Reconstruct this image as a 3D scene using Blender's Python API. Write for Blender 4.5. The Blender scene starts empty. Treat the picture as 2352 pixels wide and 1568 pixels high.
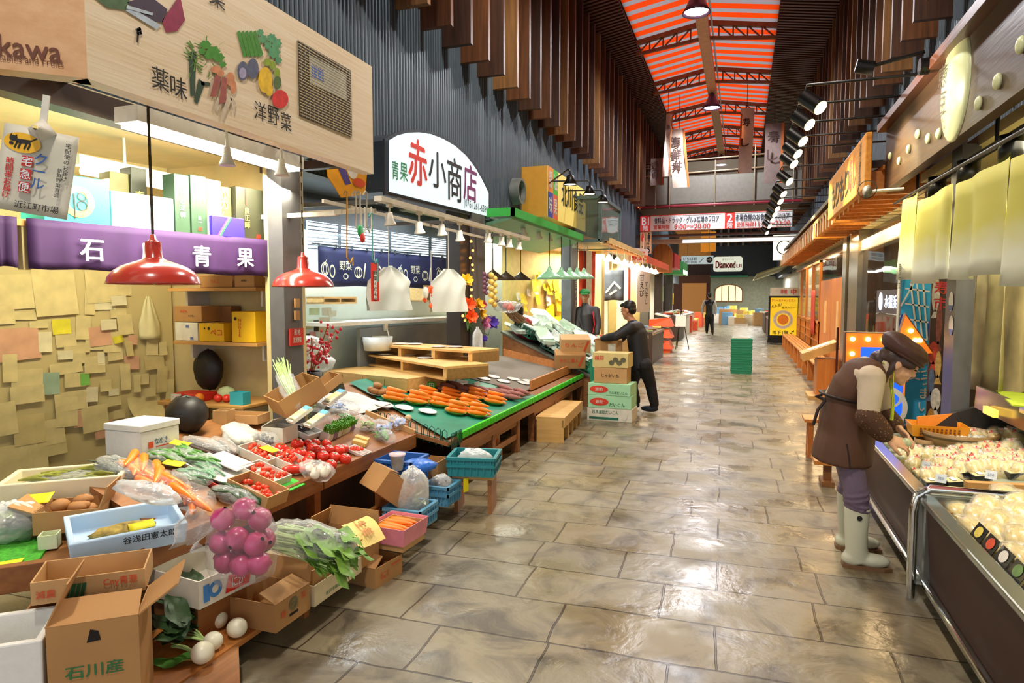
import bpy, math, random
from mathutils import Matrix, Vector, Euler
S = bpy.context.scene
COL = S.collection
rnd = random.Random(7)
R_ = math.radians
# ---------------------------------------------------------------- camera, world, big lights, exposure
FPX = 1500.0; CAMH = 1.58
TH = math.atan(102/FPX); PH = math.atan(529/math.hypot(FPX, 102))
cd = bpy.data.cameras.new('camera'); cam = bpy.data.objects.new('camera', cd); COL.objects.link(cam)
cd.sensor_width = 36; cd.lens = 36*FPX/2352; cd.clip_start = .05; cd.clip_end = 300
cam.location = (0, 0, CAMH); cam.rotation_euler = (math.pi/2-TH, 0, PH)
S.camera = cam
S.view_settings.view_transform = 'Standard'; S.view_settings.look = 'None'
S.view_settings.exposure = 0.5; S.view_settings.gamma = 1; S.view_settings.use_curve_mapping = False
try:
    S.cycles.use_denoising = True; S.cycles.max_bounces = 6; S.cycles.adaptive_threshold = .02; S.cycles.diffuse_bounces = 3; S.cycles.glossy_bounces = 3
    S.cycles.transparent_max_bounces = 12; S.cycles.transmission_bounces = 4; S.cycles.sample_clamp_indirect = 6
    S.cycles.caustics_reflective = False; S.cycles.caustics_refractive = False
except Exception: pass
w = bpy.data.worlds.new('world'); S.world = w; w.use_nodes = True
bg = w.node_tree.nodes['Background']; bg.inputs[0].default_value = (.93, .95, 1, 1); bg.inputs[1].default_value = .9

def lamp(kind, loc, power, color=(1, .93, .8), size=1, size_y=None, rot=(0, 0, 0), spot=90, name='light'):
    d = bpy.data.lights.new(name, kind); d.energy = power; d.color = color
    if kind == 'AREA':
        d.shape = 'RECTANGLE'; d.size = size; d.size_y = size_y or size
    else:
        d.shadow_soft_size = size
    if kind == 'SPOT': d.spot_size = R_(spot); d.spot_blend = .5
    o = bpy.data.objects.new(name, d); o.location = loc; o.rotation_euler = rot; COL.objects.link(o)
    return o
WARM = (1, .82, .55); NEUT = (1, .95, .85); COOL = (.9, .97, 1)
# fluorescent fittings and shop ceiling lights
lamp('AREA', (-2.95, 3.1, 2.36), 44, (1, .95, .74), .25, 1.5, (0, R_(34), R_(8)), name='fluorescent_light')
lamp('AREA', (-3.75, 2.9, 2.3), 18, (1, .9, .6), .2, 1.2, name='fluorescent_light')
lamp('AREA', (-3.7, 6.6, 2.65), 52, (.93, .98, 1), .5, 2.2, name='shop_light')
lamp('AREA', (-4.4, 6.6, 2.25), 55, (.88, .98, 1), .3, 2.4, (0, R_(-20), 0), name='shop_light')
lamp('AREA', (-3.8, 10.2, 2.6), 75, (1, .96, .78), .6, 2.4, name='shop_light')
lamp('AREA', (-3.3, 15.5, 2.55), 200, (1, .86, .6), .8, 4.5, name='shop_light')
lamp('AREA', (-3.3, 22, 2.5), 180, (1, .9, .7), .8, 5, name='shop_light')
lamp('AREA', (-2.6, 33, 2.8), 300, (1, .95, .85), 1.2, 6, name='shop_light')
lamp('AREA', (.8, 40, 2.8), 300, (1, .97, .9), 2, 3, name='shop_light')
lamp('AREA', (1.75, 4.2, 2.5), 32, (1, .93, .68), .5, 2.2, name='shop_light')
lamp('AREA', (2.5, 29, 2.7), 200, (1, .93, .75), 1, 5, name='shop_light')
for i in range(5):
    lamp('AREA', (1.5, 8.6+2.9*i, 2.55), 20, (1, .72, .38), .2, 1.8, name='eave_light')
for y in (13.3, 20, 29):
    lamp('SPOT', (-.95, y, 6.95), 900, (.95, .97, 1), .2, rot=(0, 0, 0), spot=165, name='arcade_light')
for y in (6.65, 0):  # unseen ridge lamps at the same spacing, added to brighten the upper walls
    lamp('SPOT', (-.95, y, 6.95), 620, (1, .94, .82), .22, spot=165, name='arcade_light')
lamp('AREA', (-2.25, 5.7, 2.18), 14, (1, .94, .8), .12, 2.6, name='rail_light')
lamp('SPOT', (.66, 5.6, 3.05), 45, (1, .86, .6), .05, rot=(0, R_(-85), 0), spot=110, name='fascia_light')

# ---------------------------------------------------------------- pixel -> point (camera only used to read the photograph)
_F = Vector((-math.sin(PH)*math.cos(TH), math.cos(PH)*math.cos(TH), -math.sin(TH)))
_R = Vector((math.cos(PH), math.sin(PH), 0)); _U = _R.cross(_F); _C = Vector((0, 0, CAMH))
def ray(x, y): return (x-1176)*_R+(784-y)*_U+FPX*_F
def W(x, y, z=0): d = ray(x, y); return _C+d*((z-CAMH)/d.z)
def WX(x, y, X): d = ray(x, y); return _C+d*(X/d.x)
def WY(x, y, Y): d = ray(x, y); return _C+d*(Y/d.y)
def WP(x, y, p, n): d = ray(x, y); p = Vector(p); n = Vector(n); return _C+d*((p-_C).dot(n)/d.dot(n))
def D(x, y, dist): return _C+ray(x, y)*(dist/FPX)
S1P, S1N = (-2.38, 0, .5), (.3, 0, 1)       # surface of the first stall, rising to the back
S2P, S2N = (-2.13, 0, .48), (.2, 0, 1)      # surface of the second stall
def S1(x, y): return WP(x, y, S1P, S1N)
def S2(x, y): return WP(x, y, S2P, S2N)

# ---------------------------------------------------------------- materials
def lin(h):
    h = h.lstrip('#'); o = []
    for i in (0, 2, 4):
        c = int(h[i:i+2], 16)/255
        o.append(c/12.92 if c <= .04045 else ((c+.055)/1.055)**2.4)
    return (*o, 1)
MATS = {}
def newmat(name):
    m = bpy.data.materials.new(name); m.use_nodes = True
    return m, m.node_tree, m.node_tree.nodes['Principled BSDF']
def mt(name, hexc='#808080', r=.55, metal=0, k=.12, sc=9, bump=0, bsc=40, em=0, emc=None, tr=0, ior=1.45, coat=0, stretch=None, hex2=None, spec=None, sss=0):
    """procedural material: base colour varied by noise, optional bump / emission / transmission"""
    if name in MATS: return MATS[name]
    m, nt, b = newmat(name); N = nt.nodes; L = nt.links
    tc = N.new('ShaderNodeTexCoord'); src = tc.outputs['Object']
    if stretch:
        mp = N.new('ShaderNodeMapping'); mp.inputs['Scale'].default_value = stretch; L.new(src, mp.inputs[0]); src = mp.outputs[0]
    nz = N.new('ShaderNodeTexNoise'); nz.inputs['Scale'].default_value = sc; nz.inputs['Detail'].default_value = 3; L.new(src, nz.inputs['Vector'])
    rp = N.new('ShaderNodeValToRGB'); c = lin(hexc)
    c2 = lin(hex2) if hex2 else tuple(min(1, x*(1+k)) for x in c[:3])+(1,)
    c1 = c if hex2 else tuple(x*(1-k) for x in c[:3])+(1,)
    rp.color_ramp.elements[0].position = .3; rp.color_ramp.elements[1].position = .7
    rp.color_ramp.elements[0].color = c1; rp.color_ramp.elements[1].color = c2
    L.new(nz.outputs[0], rp.inputs[0]); L.new(rp.outputs[0], b.inputs['Base Color'])
    b.inputs['Roughness'].default_value = r; b.inputs['Metallic'].default_value = metal
    if tr: b.inputs['Transmission Weight'].default_value = tr; b.inputs['IOR'].default_value = ior
    if coat: b.inputs['Coat Weight'].default_value = coat; b.inputs['Coat Roughness'].default_value = .1
    if spec is not None: b.inputs['Specular IOR Level'].default_value = spec
    if sss: b.inputs['Subsurface Weight'].default_value = sss; b.inputs['Subsurface Radius'].default_value = (.03, .015, .01); b.inputs['Subsurface Scale'].default_value = .3
    if em: b.inputs['Emission Color'].default_value = lin(emc or hexc); b.inputs['Emission Strength'].default_value = em
    if bump:
        bn = N.new('ShaderNodeTexNoise'); bn.inputs['Scale'].default_value = bsc; bn.inputs['Detail'].default_value = 4; L.new(src, bn.inputs['Vector'])
        bp = N.new('ShaderNodeBump'); bp.inputs['Strength'].default_value = bump; bp.inputs['Distance'].default_value = .01
        L.new(bn.outputs[0], bp.inputs['Height']); L.new(bp.outputs[0], b.inputs['Normal'])
    MATS[name] = m; return m
def wood(name, h1, h2, axis='x', r=.5, sc=3, coat=0):
    s = {'x': (.6, 9, 9), 'y': (9, .6, 9), 'z': (9, 9, .6)}[axis]
    return mt(name, h1, r, sc=sc, stretch=s, hex2=h2, bump=.12, bsc=6, coat=coat)
def film(name, hexc='#f4f7f7', a=.3, r=.12, bsc=22):
    """thin clear plastic: mostly see-through with crinkled gloss"""
    if name in MATS: return MATS[name]
    m, nt, b = newmat(name); N = nt.nodes; L = nt.links; out = N['Material Output']
    tr = N.new('ShaderNodeBsdfTransparent'); mx = N.new('ShaderNodeMixShader'); lw = N.new('ShaderNodeLayerWeight'); lw.inputs[0].default_value = .35
    mr = N.new('ShaderNodeMapRange'); mr.inputs[3].default_value = a*.6; mr.inputs[4].default_value = min(1, a*1.9)
    nz = N.new('ShaderNodeTexNoise'); nz.inputs['Scale'].default_value = bsc; nz.inputs['Detail'].default_value = 2
    tc = N.new('ShaderNodeTexCoord'); L.new(tc.outputs['Object'], nz.inputs['Vector'])
    bp = N.new('ShaderNodeBump'); bp.inputs['Strength'].default_value = .9; bp.inputs['Distance'].default_value = .02
    L.new(nz.outputs[0], bp.inputs['Height']); L.new(bp.outputs[0], b.inputs['Normal']); L.new(bp.outputs[0], lw.inputs['Normal'])
    b.inputs['Base Color'].default_value = lin(hexc); b.inputs['Roughness'].default_value = r; b.inputs['Specular IOR Level'].default_value = 1
    L.new(lw.outputs['Facing'], mr.inputs[0]); L.new(mr.outputs[0], mx.inputs[0])
    L.new(tr.outputs[0], mx.inputs[1]); L.new(b.outputs[0], mx.inputs[2]); L.new(mx.outputs[0], out.inputs[0])
    MATS[name] = m; return m
def emis(name, hexc, e):
    return mt(name, hexc, .4, em=e, k=.03)
def glass(name, hexc='#dfeaea', a=.12):
    return film(name, hexc, a, .03, .6)

# ---------------------------------------------------------------- mesh builder
TXT = {}
def textmesh(s, bold):
    k = (s, bold)
    if k not in TXT:
        c = bpy.data.curves.new('lettering', 'FONT'); c.body = s; c.size = 1; c.offset = bold; c.resolution_u = 2
        o = bpy.data.objects.new('lettering', c); m = o.to_mesh()
        vs = [tuple(v.co[:2]) for v in m.vertices]; fs = [tuple(p.vertices) for p in m.polygons]
        x0 = min(v[0] for v in vs); x1 = max(v[0] for v in vs); y0 = min(v[1] for v in vs); y1 = max(v[1] for v in vs)
        vs = [((x-(x0+x1)/2), (y-(y0+y1)/2)) for x, y in vs]
        TXT[k] = (vs, fs, x1-x0, y1-y0); o.to_mesh_clear(); bpy.data.objects.remove(o); bpy.data.curves.remove(c)
    return TXT[k]
def FA(o, ang=0, lean=0):
    """frame on a surface: x along the surface, y up, z out of it. ang 0 faces the camera end (-Y), 90 faces +X, -90 faces -X; lean 90 lies flat facing up"""
    return Matrix.Translation(o) @ Matrix.Rotation(R_(ang), 4, 'Z') @ Matrix.Rotation(R_(90-lean), 4, 'X')
def RZ(a): return Matrix.Rotation(R_(a), 4, 'Z')
def TR(o, rz=0, ry=0, rx=0, s=1):
    return Matrix.Translation(o) @ RZ(rz) @ Matrix.Rotation(R_(ry), 4, 'Y') @ Matrix.Rotation(R_(rx), 4, 'X') @ Matrix.Scale(s, 4)
class M:
    def __init__(s): s.v = []; s.f = []; s.mi = []; s.sm = []; s.T = Matrix(); s.m = 0; s.smooth = False
    def add(s, vs, fs, sm=None):
        n = len(s.v); T = s.T
        s.v += [tuple(T @ Vector(p)) for p in vs]
        s.f += [tuple(n+i for i in f) for f in fs]
        s.mi += [s.m]*len(fs); s.sm += [s.smooth if sm is None else sm]*len(fs); return s
    def at(s, T): s.T = T; return s
    def mat(s, i): s.m = i; return s
    def bx(s, x0, x1, y0, y1, z0, z1):
        return s.add([(x0, y0, z0), (x1, y0, z0), (x1, y1, z0), (x0, y1, z0), (x0, y0, z1), (x1, y0, z1), (x1, y1, z1), (x0, y1, z1)],
                     [(3, 2, 1, 0), (4, 5, 6, 7), (0, 1, 5, 4), (1, 2, 6, 5), (2, 3, 7, 6), (3, 0, 4, 7)], False)
    def box(s, c, z, rz=0, ry=0, rx=0):
        T = s.T; s.T = T @ TR(c, rz, ry, rx); a, b, h = z[0]/2, z[1]/2, z[2]/2
        s.bx(-a, a, -b, b, -h, h); s.T = T; return s
    def beam(s, p, q, w, h):
        p, q = Vector(p), Vector(q); d = q-p; L = d.length; d.normalize()
        up = Vector((0, 0, 1)) if abs(d.z) < .95 else Vector((0, 1, 0))
        x = d.cross(up).normalized(); u = x.cross(d)
        vs = []
        for t in (p, q):
            for a, b in ((-1, -1), (1, -1), (1, 1), (-1, 1)): vs.append(t+x*(a*w/2)+u*(b*h/2))
        return s.add(vs, [(0, 1, 2, 3), (7, 6, 5, 4), (0, 4, 5, 1), (1, 5, 6, 2), (2, 6, 7, 3), (3, 7, 4, 0)], False)
    def tube(s, pts, r, n=8, cap=True, sy=1):
        pts = [Vector(p) for p in pts]; rs = r if isinstance(r, (list, tuple)) else [r]*len(pts)
        vs = []; px = None
        for i, p in enumerate(pts):
            d = (pts[min(i+1, len(pts)-1)]-pts[max(i-1, 0)])
            d = d.normalized() if d.length else Vector((0, 0, 1))
            if px is None:
                px = d.cross(Vector((0, 0, 1)) if abs(d.z) < .9 else Vector((1, 0, 0))).normalized()
            else:
                px = (px-d*px.dot(d)); px = px.normalized() if px.length > 1e-6 else d.orthogonal().normalized()
            u = d.cross(px)
            rr = rs[i]; ra, rb = rr if isinstance(rr, (tuple, list)) else (rr, rr*sy)
            for k in range(n):
                a = 2*math.pi*k/n; vs.append(p+px*(ra*math.cos(a))+u*(rb*math.sin(a)))
        fs = [(i*n+k, i*n+(k+1) % n, (i+1)*n+(k+1) % n, (i+1)*n+k) for i in range(len(pts)-1) for k in range(n)]
        s.add(vs, fs, True)
        if cap:
            b = len(vs)-n; s.add(vs[:n]+vs[b:], [tuple(range(n-1, -1, -1)), tuple(range(n, 2*n))], False)
        return s
    def cyl(s, p, q, r, r2=None, n=14): return s.tube([p, q], [r, r if r2 is None else r2], n)
    def lathe(s, prof, c=(0, 0, 0), n=20, sx=1, sy=1):
        vs = []; c = Vector(c)
        for r, z in prof:
            for k in range(n):
                a = 2*math.pi*k/n; vs.append((c.x+r*sx*math.cos(a), c.y+r*sy*math.sin(a), c.z+z))
        fs = [(i*n+k, i*n+(k+1) % n, (i+1)*n+(k+1) % n, (i+1)*n+k) for i in range(len(prof)-1) for k in range(n)]
        return s.add(vs, fs, True)
    def ell(s, c, r, n=12, rz=0, ry=0, rx=0, jit=0):
        if not isinstance(r, (tuple, list)): r = (r, r, r)
        T = s.T; s.T = T @ TR(c, rz, ry, rx); m = max(4, n//2); vs = []
        for i in range(m+1):
            t = math.pi*i/m
            for k in range(n):
                a = 2*math.pi*k/n; j = 1+(rnd.uniform(-jit, jit) if jit else 0)
                vs.append((r[0]*math.sin(t)*math.cos(a)*j, r[1]*math.sin(t)*math.sin(a)*j, -r[2]*math.cos(t)*j))
        fs = [(i*n+k, i*n+(k+1) % n, (i+1)*n+(k+1) % n, (i+1)*n+k) for i in range(m) for k in range(n)]
        s.add(vs, fs, True); s.T = T; return s
    def poly(s, pts): return s.add(pts, [tuple(range(len(pts)))], False)
    def prism(s, pts, fr, t):
        """2d outline pts in frame fr (x, y), thickness t along +z"""
        T = s.T; s.T = T @ fr; n = len(pts)
        s.add([(x, y, 0) for x, y in pts]+[(x, y, t) for x, y in pts],
              [tuple(range(n-1, -1, -1)), tuple(range(n, 2*n))]+[(i, (i+1) % n, n+(i+1) % n, n+i) for i in range(n)], False)
        s.T = T; return s
    def plate(s, pts, fr, z=.002):
        T = s.T; s.T = T @ fr; s.add([(x, y, z) for x, y in pts], [tuple(range(len(pts)))], False); s.T = T; return s
    def rect(s, x0, x1, y0, y1, fr, z=.002): return s.plate([(x0, y0), (x1, y0), (x1, y1), (x0, y1)], fr, z)
    def disc(s, x, y, rx, ry, fr, z=.002, n=24, a0=0, a1=360):
        return s.plate([(x+rx*math.cos(R_(a0+(a1-a0)*k/n)), y+ry*math.sin(R_(a0+(a1-a0)*k/n))) for k in range(n if a1-a0 == 360 else n+1)], fr, z)
    def ring(s, x, y, r0, r1, fr, z=.002, n=28, sy=1):
        T = s.T; s.T = T @ fr
        vs = [(x+r*math.cos(2*math.pi*k/n), y+sy*r*math.sin(2*math.pi*k/n), z) for r in (r0, r1) for k in range(n)]
        s.add(vs, [(k, (k+1) % n, n+(k+1) % n, n+k)[::-1] for k in range(n)], False); s.T = T; return s
    def line(s, pts, wd, fr, z=.002):
        for a, b in zip(pts, pts[1:]):
            dx, dy = b[0]-a[0], b[1]-a[1]; l = math.hypot(dx, dy) or 1; nx, ny = -dy/l*wd/2, dx/l*wd/2; ex, ey = dx/l*wd*.3, dy/l*wd*.3
            s.plate([(a[0]-nx-ex, a[1]-ny-ey), (b[0]-nx+ex, b[1]-ny+ey), (b[0]+nx+ex, b[1]+ny+ey), (a[0]+nx-ex, a[1]+ny-ey)], fr, z)
        return s
    def text(s, t, fr, x, y, h, w=None, z=.003, bold=.012, rot=0):
        vs, fs, tw, th = textmesh(t, 0); k = h/.86; kx = (w/tw) if w else k
        if w: k = h/th
        T = s.T; s.T = T @ fr @ Matrix.Translation((x, y, z)) @ RZ(rot)
        for i, (dx, dy) in enumerate(((-1, -.5), (1, -.5), (0, .8)) if bold > .009 else ((0, 0),)): s.add([(a*kx+dx*bold*k, b*k+dy*bold*k, i*.00015) for a, b in vs], fs, False)
        s.T = T; return s
    def vtext(s, t, fr, x, y, h, gap=1.1, w=None, z=.003, bold=.012):
        for i, ch in enumerate(t):
            if ch != ' ': s.text(ch, fr, x, y-i*h*gap, h, w, z, bold)
        return s
    def grid(s, fn, nu, nv, sm=True):
        vs = [fn(i/nu, j/nv) for j in range(nv+1) for i in range(nu+1)]
        return s.add(vs, [(j*(nu+1)+i, j*(nu+1)+i+1, (j+1)*(nu+1)+i+1, (j+1)*(nu+1)+i) for j in range(nv) for i in range(nu)], sm)
    def tray(s, w, d, h, t=.01, z=0, top=None, flare=0):
        """open box: floor and four walls, outer size w x d x h centred on x, y"""
        a, b = w/2, d/2; A, B = a+flare, b+flare
        o = [(-a, -b, z), (a, -b, z), (a, b, z), (-a, b, z), (-A, -B, z+h), (A, -B, z+h), (A, B, z+h), (-A, B, z+h)]
        i = [(-A+t, -B+t, z+h), (A-t, -B+t, z+h), (A-t, B-t, z+h), (-A+t, B-t, z+h), (-a+t, -b+t, z+t), (a-t, -b+t, z+t), (a-t, b-t, z+t), (-a+t, b-t, z+t)]
        fs = [(3, 2, 1, 0), (0, 1, 5, 4), (1, 2, 6, 5), (2, 3, 7, 6), (3, 0, 4, 7)]
        for k in range(4):
            j = (k+1) % 4; fs += [(4+k, 4+j, 8+j, 8+k), (8+k, 8+j, 12+j, 12+k)]
        fs.append((12, 13, 14, 15)); return s.add(o+i, fs, False)
    def build(s, name, mats, parent=None, bev=0, seg=2, T=None, solid=0, sub=0):
        me = bpy.data.meshes.new(name); me.from_pydata(s.v, [], s.f)
        if not isinstance(mats, (list, tuple)): mats = [mats]
        for m in mats: me.materials.append(m)
        if len(mats) > 1: me.polygons.foreach_set('material_index', s.mi)
        me.polygons.foreach_set('use_smooth', s.sm); me.update()
        o = bpy.data.objects.new(name, me); COL.objects.link(o)
        if T is not None: o.matrix_world = T
        if parent is not None:
            o.parent = parent
            o.matrix_parent_inverse = parent.matrix_basis.inverted() if parent.get('_w') else Matrix()
        if solid:
            md = o.modifiers.new('solid', 'SOLIDIFY'); md.thickness = solid; md.offset = 0
        if bev:
            md = o.modifiers.new('bevel', 'BEVEL'); md.width = bev; md.segments = seg; md.limit_method = 'ANGLE'; md.angle_limit = R_(40)
        if sub:
            md = o.modifiers.new('sub', 'SUBSURF'); md.levels = sub; md.render_levels = sub
        return o
def tag(o, label, cat, group=None, kind=None):
    if label: o['label'] = label
    if cat: o['category'] = cat
    if group: o['group'] = group
    if kind: o['kind'] = kind
    return o
def thing(name, label, cat, loc=(0, 0, 0), rz=0, group=None, T=None):
    """Empty that parents parts given in its own local space"""
    o = bpy.data.objects.new(name, None); COL.objects.link(o); o.empty_display_size = .05
    o.matrix_world = T if T is not None else TR(loc, rz)
    return tag(o, label, cat, group)
def wthing(name, label, cat, loc, group=None):
    """Empty at loc whose parts are given in world space"""
    o = thing(name, label, cat, loc, 0, group); o['_w'] = 1; return o
def legs(name, mat_, t, *bs):
    for b_ in bs: M().bx(*b_).build(name, mat_, t)
def struct(o): o['kind'] = 'structure'; return o
KIDS = {}
def dup(src, T, label=None, group=None):
    """copy of a thing with copies of its parts and sub-parts"""
    def rec(o, par):
        c = o.copy(); COL.objects.link(c)
        if par is not None:
            mpi = o.matrix_parent_inverse.copy(); c.parent = par; c.matrix_parent_inverse = mpi
        if o.name not in KIDS: KIDS[o.name] = list(o.children)
        for ch in KIDS[o.name]: rec(ch, c)
        return c
    if src.name not in KIDS: KIDS[src.name] = list(src.children)
    c = src.copy(); COL.objects.link(c); c.matrix_world = T
    for ch in KIDS[src.name]: rec(ch, c)
    if label: c['label'] = label
    if group: c['group'] = group
    return c
# ================================================================ the arcade itself
def floor_mat():
    m, nt, b = newmat('stamped_concrete'); N = nt.nodes; L = nt.links
    tc = N.new('ShaderNodeTexCoord'); mp = N.new('ShaderNodeMapping'); mp.inputs['Rotation'].default_value = (0, 0, R_(-1.5)); L.new(tc.outputs['Object'], mp.inputs[0])
    dn = N.new('ShaderNodeTexNoise'); dn.inputs['Scale'].default_value = 3; L.new(mp.outputs[0], dn.inputs['Vector'])
    ad = N.new('ShaderNodeMixRGB'); ad.blend_type = 'LINEAR_LIGHT'; ad.inputs[0].default_value = .018; L.new(mp.outputs[0], ad.inputs[1]); L.new(dn.outputs['Color'], ad.inputs[2])
    br = N.new('ShaderNodeTexBrick'); br.offset = .37; br.offset_frequency = 2; br.squash = .72; br.squash_frequency = 3
    br.inputs['Scale'].default_value = 1; br.inputs['Brick Width'].default_value = .74; br.inputs['Row Height'].default_value = .4
    br.inputs['Mortar Size'].default_value = .006; br.inputs['Mortar Smooth'].default_value = .35; br.inputs['Bias'].default_value = 0
    br.inputs['Color1'].default_value = lin('#a39880'); br.inputs['Color2'].default_value = lin('#8f897c'); br.inputs['Mortar'].default_value = lin('#54493b')
    L.new(ad.outputs[0], br.inputs['Vector'])
    n1 = N.new('ShaderNodeTexNoise'); n1.inputs['Scale'].default_value = 3.2; n1.inputs['Detail'].default_value = 7; n1.inputs['Roughness'].default_value = .62; n1.inputs['Distortion'].default_value = .9
    L.new(tc.outputs['Object'], n1.inputs['Vector'])
    r1 = N.new('ShaderNodeValToRGB'); r1.color_ramp.elements[0].position = .33; r1.color_ramp.elements[0].color = (.15, .125, .11, 1); r1.color_ramp.elements[1].position = .53; r1.color_ramp.elements[1].color = (1, 1, 1, 1)
    L.new(n1.outputs[0], r1.inputs[0])
    n2 = N.new('ShaderNodeTexNoise'); n2.inputs['Scale'].default_value = 1.1; n2.inputs['Detail'].default_value = 2; L.new(tc.outputs['Object'], n2.inputs['Vector'])
    r2 = N.new('ShaderNodeValToRGB'); r2.color_ramp.elements[0].position = .35; r2.color_ramp.elements[0].color = lin('#d8cdb4'); r2.color_ramp.elements[1].position = .65; r2.color_ramp.elements[1].color = lin('#e6e4d4')
    L.new(n2.outputs[0], r2.inputs[0])
    mx = N.new('ShaderNodeMixRGB'); mx.blend_type = 'MULTIPLY'; mx.inputs[0].default_value = .75; L.new(br.outputs['Color'], mx.inputs[1]); L.new(r1.outputs[0], mx.inputs[2])
    m2 = N.new('ShaderNodeMixRGB'); m2.blend_type = 'MULTIPLY'; m2.inputs[0].default_value = 1; L.new(mx.outputs[0], m2.inputs[1]); L.new(r2.outputs[0], m2.inputs[2])
    L.new(m2.outputs[0], b.inputs['Base Color'])
    # wet film: smooth in patches, rough where it has dried
    n3 = N.new('ShaderNodeTexNoise'); n3.inputs['Scale'].default_value = 2.3; n3.inputs['Detail'].default_value = 5; L.new(tc.outputs['Object'], n3.inputs['Vector'])
    rr = N.new('ShaderNodeMapRange'); rr.inputs[1].default_value = .38; rr.inputs[2].default_value = .62; rr.inputs[3].default_value = .2; rr.inputs[4].default_value = .5
    L.new(n3.outputs[0], rr.inputs[0]); L.new(rr.outputs[0], b.inputs['Roughness'])
    b.inputs['Specular IOR Level'].default_value = .6
    hm = N.new('ShaderNodeMath'); hm.operation = 'MULTIPLY'; hm.inputs[1].default_value = .6; L.new(n1.outputs[0], hm.inputs[0])
    n4 = N.new('ShaderNodeTexNoise'); n4.inputs['Scale'].default_value = 16; n4.inputs['Detail'].default_value = 3; L.new(tc.outputs['Object'], n4.inputs['Vector'])
    h4 = N.new('ShaderNodeMath'); h4.operation = 'MULTIPLY_ADD'; h4.inputs[1].default_value = .22; L.new(n4.outputs[0], h4.inputs[0]); L.new(hm.outputs[0], h4.inputs[2])
    hs = N.new('ShaderNodeMath'); hs.operation = 'SUBTRACT'; L.new(h4.outputs[0], hs.inputs[0]); L.new(br.outputs['Fac'], hs.inputs[1])
    bp = N.new('ShaderNodeBump'); bp.inputs['Strength'].default_value = .6; bp.inputs['Distance'].default_value = .022
    L.new(hs.outputs[0], bp.inputs['Height']); L.new(bp.outputs[0], b.inputs['Normal'])
    return m
struct(M().bx(-9, 9, -7, 62, -.1, 0).build('floor', floor_mat()))
GRAYW = mt('corrugated_gray', '#4c5863', .45, metal=.25, k=.1, sc=3)
DARKW = mt('dark_wall', '#2a2622', .6, k=.2, sc=2)
def corrugated(name, X, y0, y1, z0, z1, d):
    m = M(); p = .06; n = int((y1-y0)/p); pts = []
    for i in range(n):
        y = y0+i*p; pts += [(X, y), (X, y+p*.5), (X+d*.018, y+p*.6), (X+d*.018, y+p*.9)]
    vs = [(x, y, z) for z in (z0, z1) for x, y in pts]; k = len(pts)
    m.add(vs, [(i, i+1, k+i+1, k+i) for i in range(k-1)], False)
    return struct(m.build(name, GRAYW))
corrugated('wall_left_cladding', -3.4, -3, 37, 2.62, 4.7, 1)
corrugated('wall_right_cladding', 1.98, -3, 34, 2.7, 4.75, -1)
struct(M().bx(-3.6, -3.45, -7, 30, 2.62, 8.2).build('wall_left', DARKW))
struct(M().bx(2.05, 2.2, -7, 30, 2.9, 8.2).build('wall_right', DARKW))
# wooden fins standing out from the upper walls
FINS = [wood('fin_brown', '#4a2c18', '#6b4021', 'z'), wood('fin_dark', '#33201a', '#4d2f1d', 'z'), wood('fin_light', '#6a4a2a', '#8d6236', 'z')]
y = 2.2; i = 0
while y < 29.5:
    d = .42
    o = M().bx(-3.44, -3.44+d, y, y+.07, 4.5, 7.25).build('trim_%d' % (100+i), FINS[(0, 1, 2, 0, 1)[i % 5]]); struct(o)
    o = M().bx(2.0-.38, 2.02, y+.3, y+.37, 4.45, 7.25).build('trim_%d' % (300+i), FINS[(1, 0, 1, 2, 0)[i % 5]]); struct(o)
    y += .55 if y < 16 else .62; i += 1
# pitched roof: slatted dark ceilings either side of an orange and grey skylight
def rz(x): return 7.86-.17*abs(x+.95)
SLAT = wood('ceiling_slat', '#3a1d12', '#55291a', 'x', r=.45)
for nm, x0, x1 in (('ceiling_left', -3.5, -2.5), ('ceiling_right', .6, 2.1)):
    m = M(); yy = -6
    while yy < 30.2:
        z0, z1 = rz(x0), rz(x1)
        m.add([(x0, yy, z0-.05), (x1, yy, z1-.05), (x1, yy+.07, z1-.05), (x0, yy+.07, z0-.05), (x0, yy, z0), (x1, yy, z1), (x1, yy+.07, z1), (x0, yy+.07, z0)],
              [(0, 1, 2, 3)[::-1], (0, 1, 5, 4), (2, 3, 7, 6), (1, 2, 6, 5), (3, 0, 4, 7)], False); yy += .15
    struct(m.build(nm, SLAT))
    z0, z1 = rz(x0)+.06, rz(x1)+.06
    struct(M().add([(x0, -6, z0), (x1, -6, z1), (x1, 30.2, z1), (x0, 30.2, z0), (x0, -6, z0+.1), (x1, -6, z1+.1), (x1, 30.2, z1+.1), (x0, 30.2, z0+.1)], [(0, 3, 2, 1), (4, 5, 6, 7), (0, 1, 5, 4), (1, 2, 6, 5), (2, 3, 7, 6), (3, 0, 4, 7)]).build(nm+'_board', mt('ceiling_board', '#1c100c', .7)))
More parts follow.
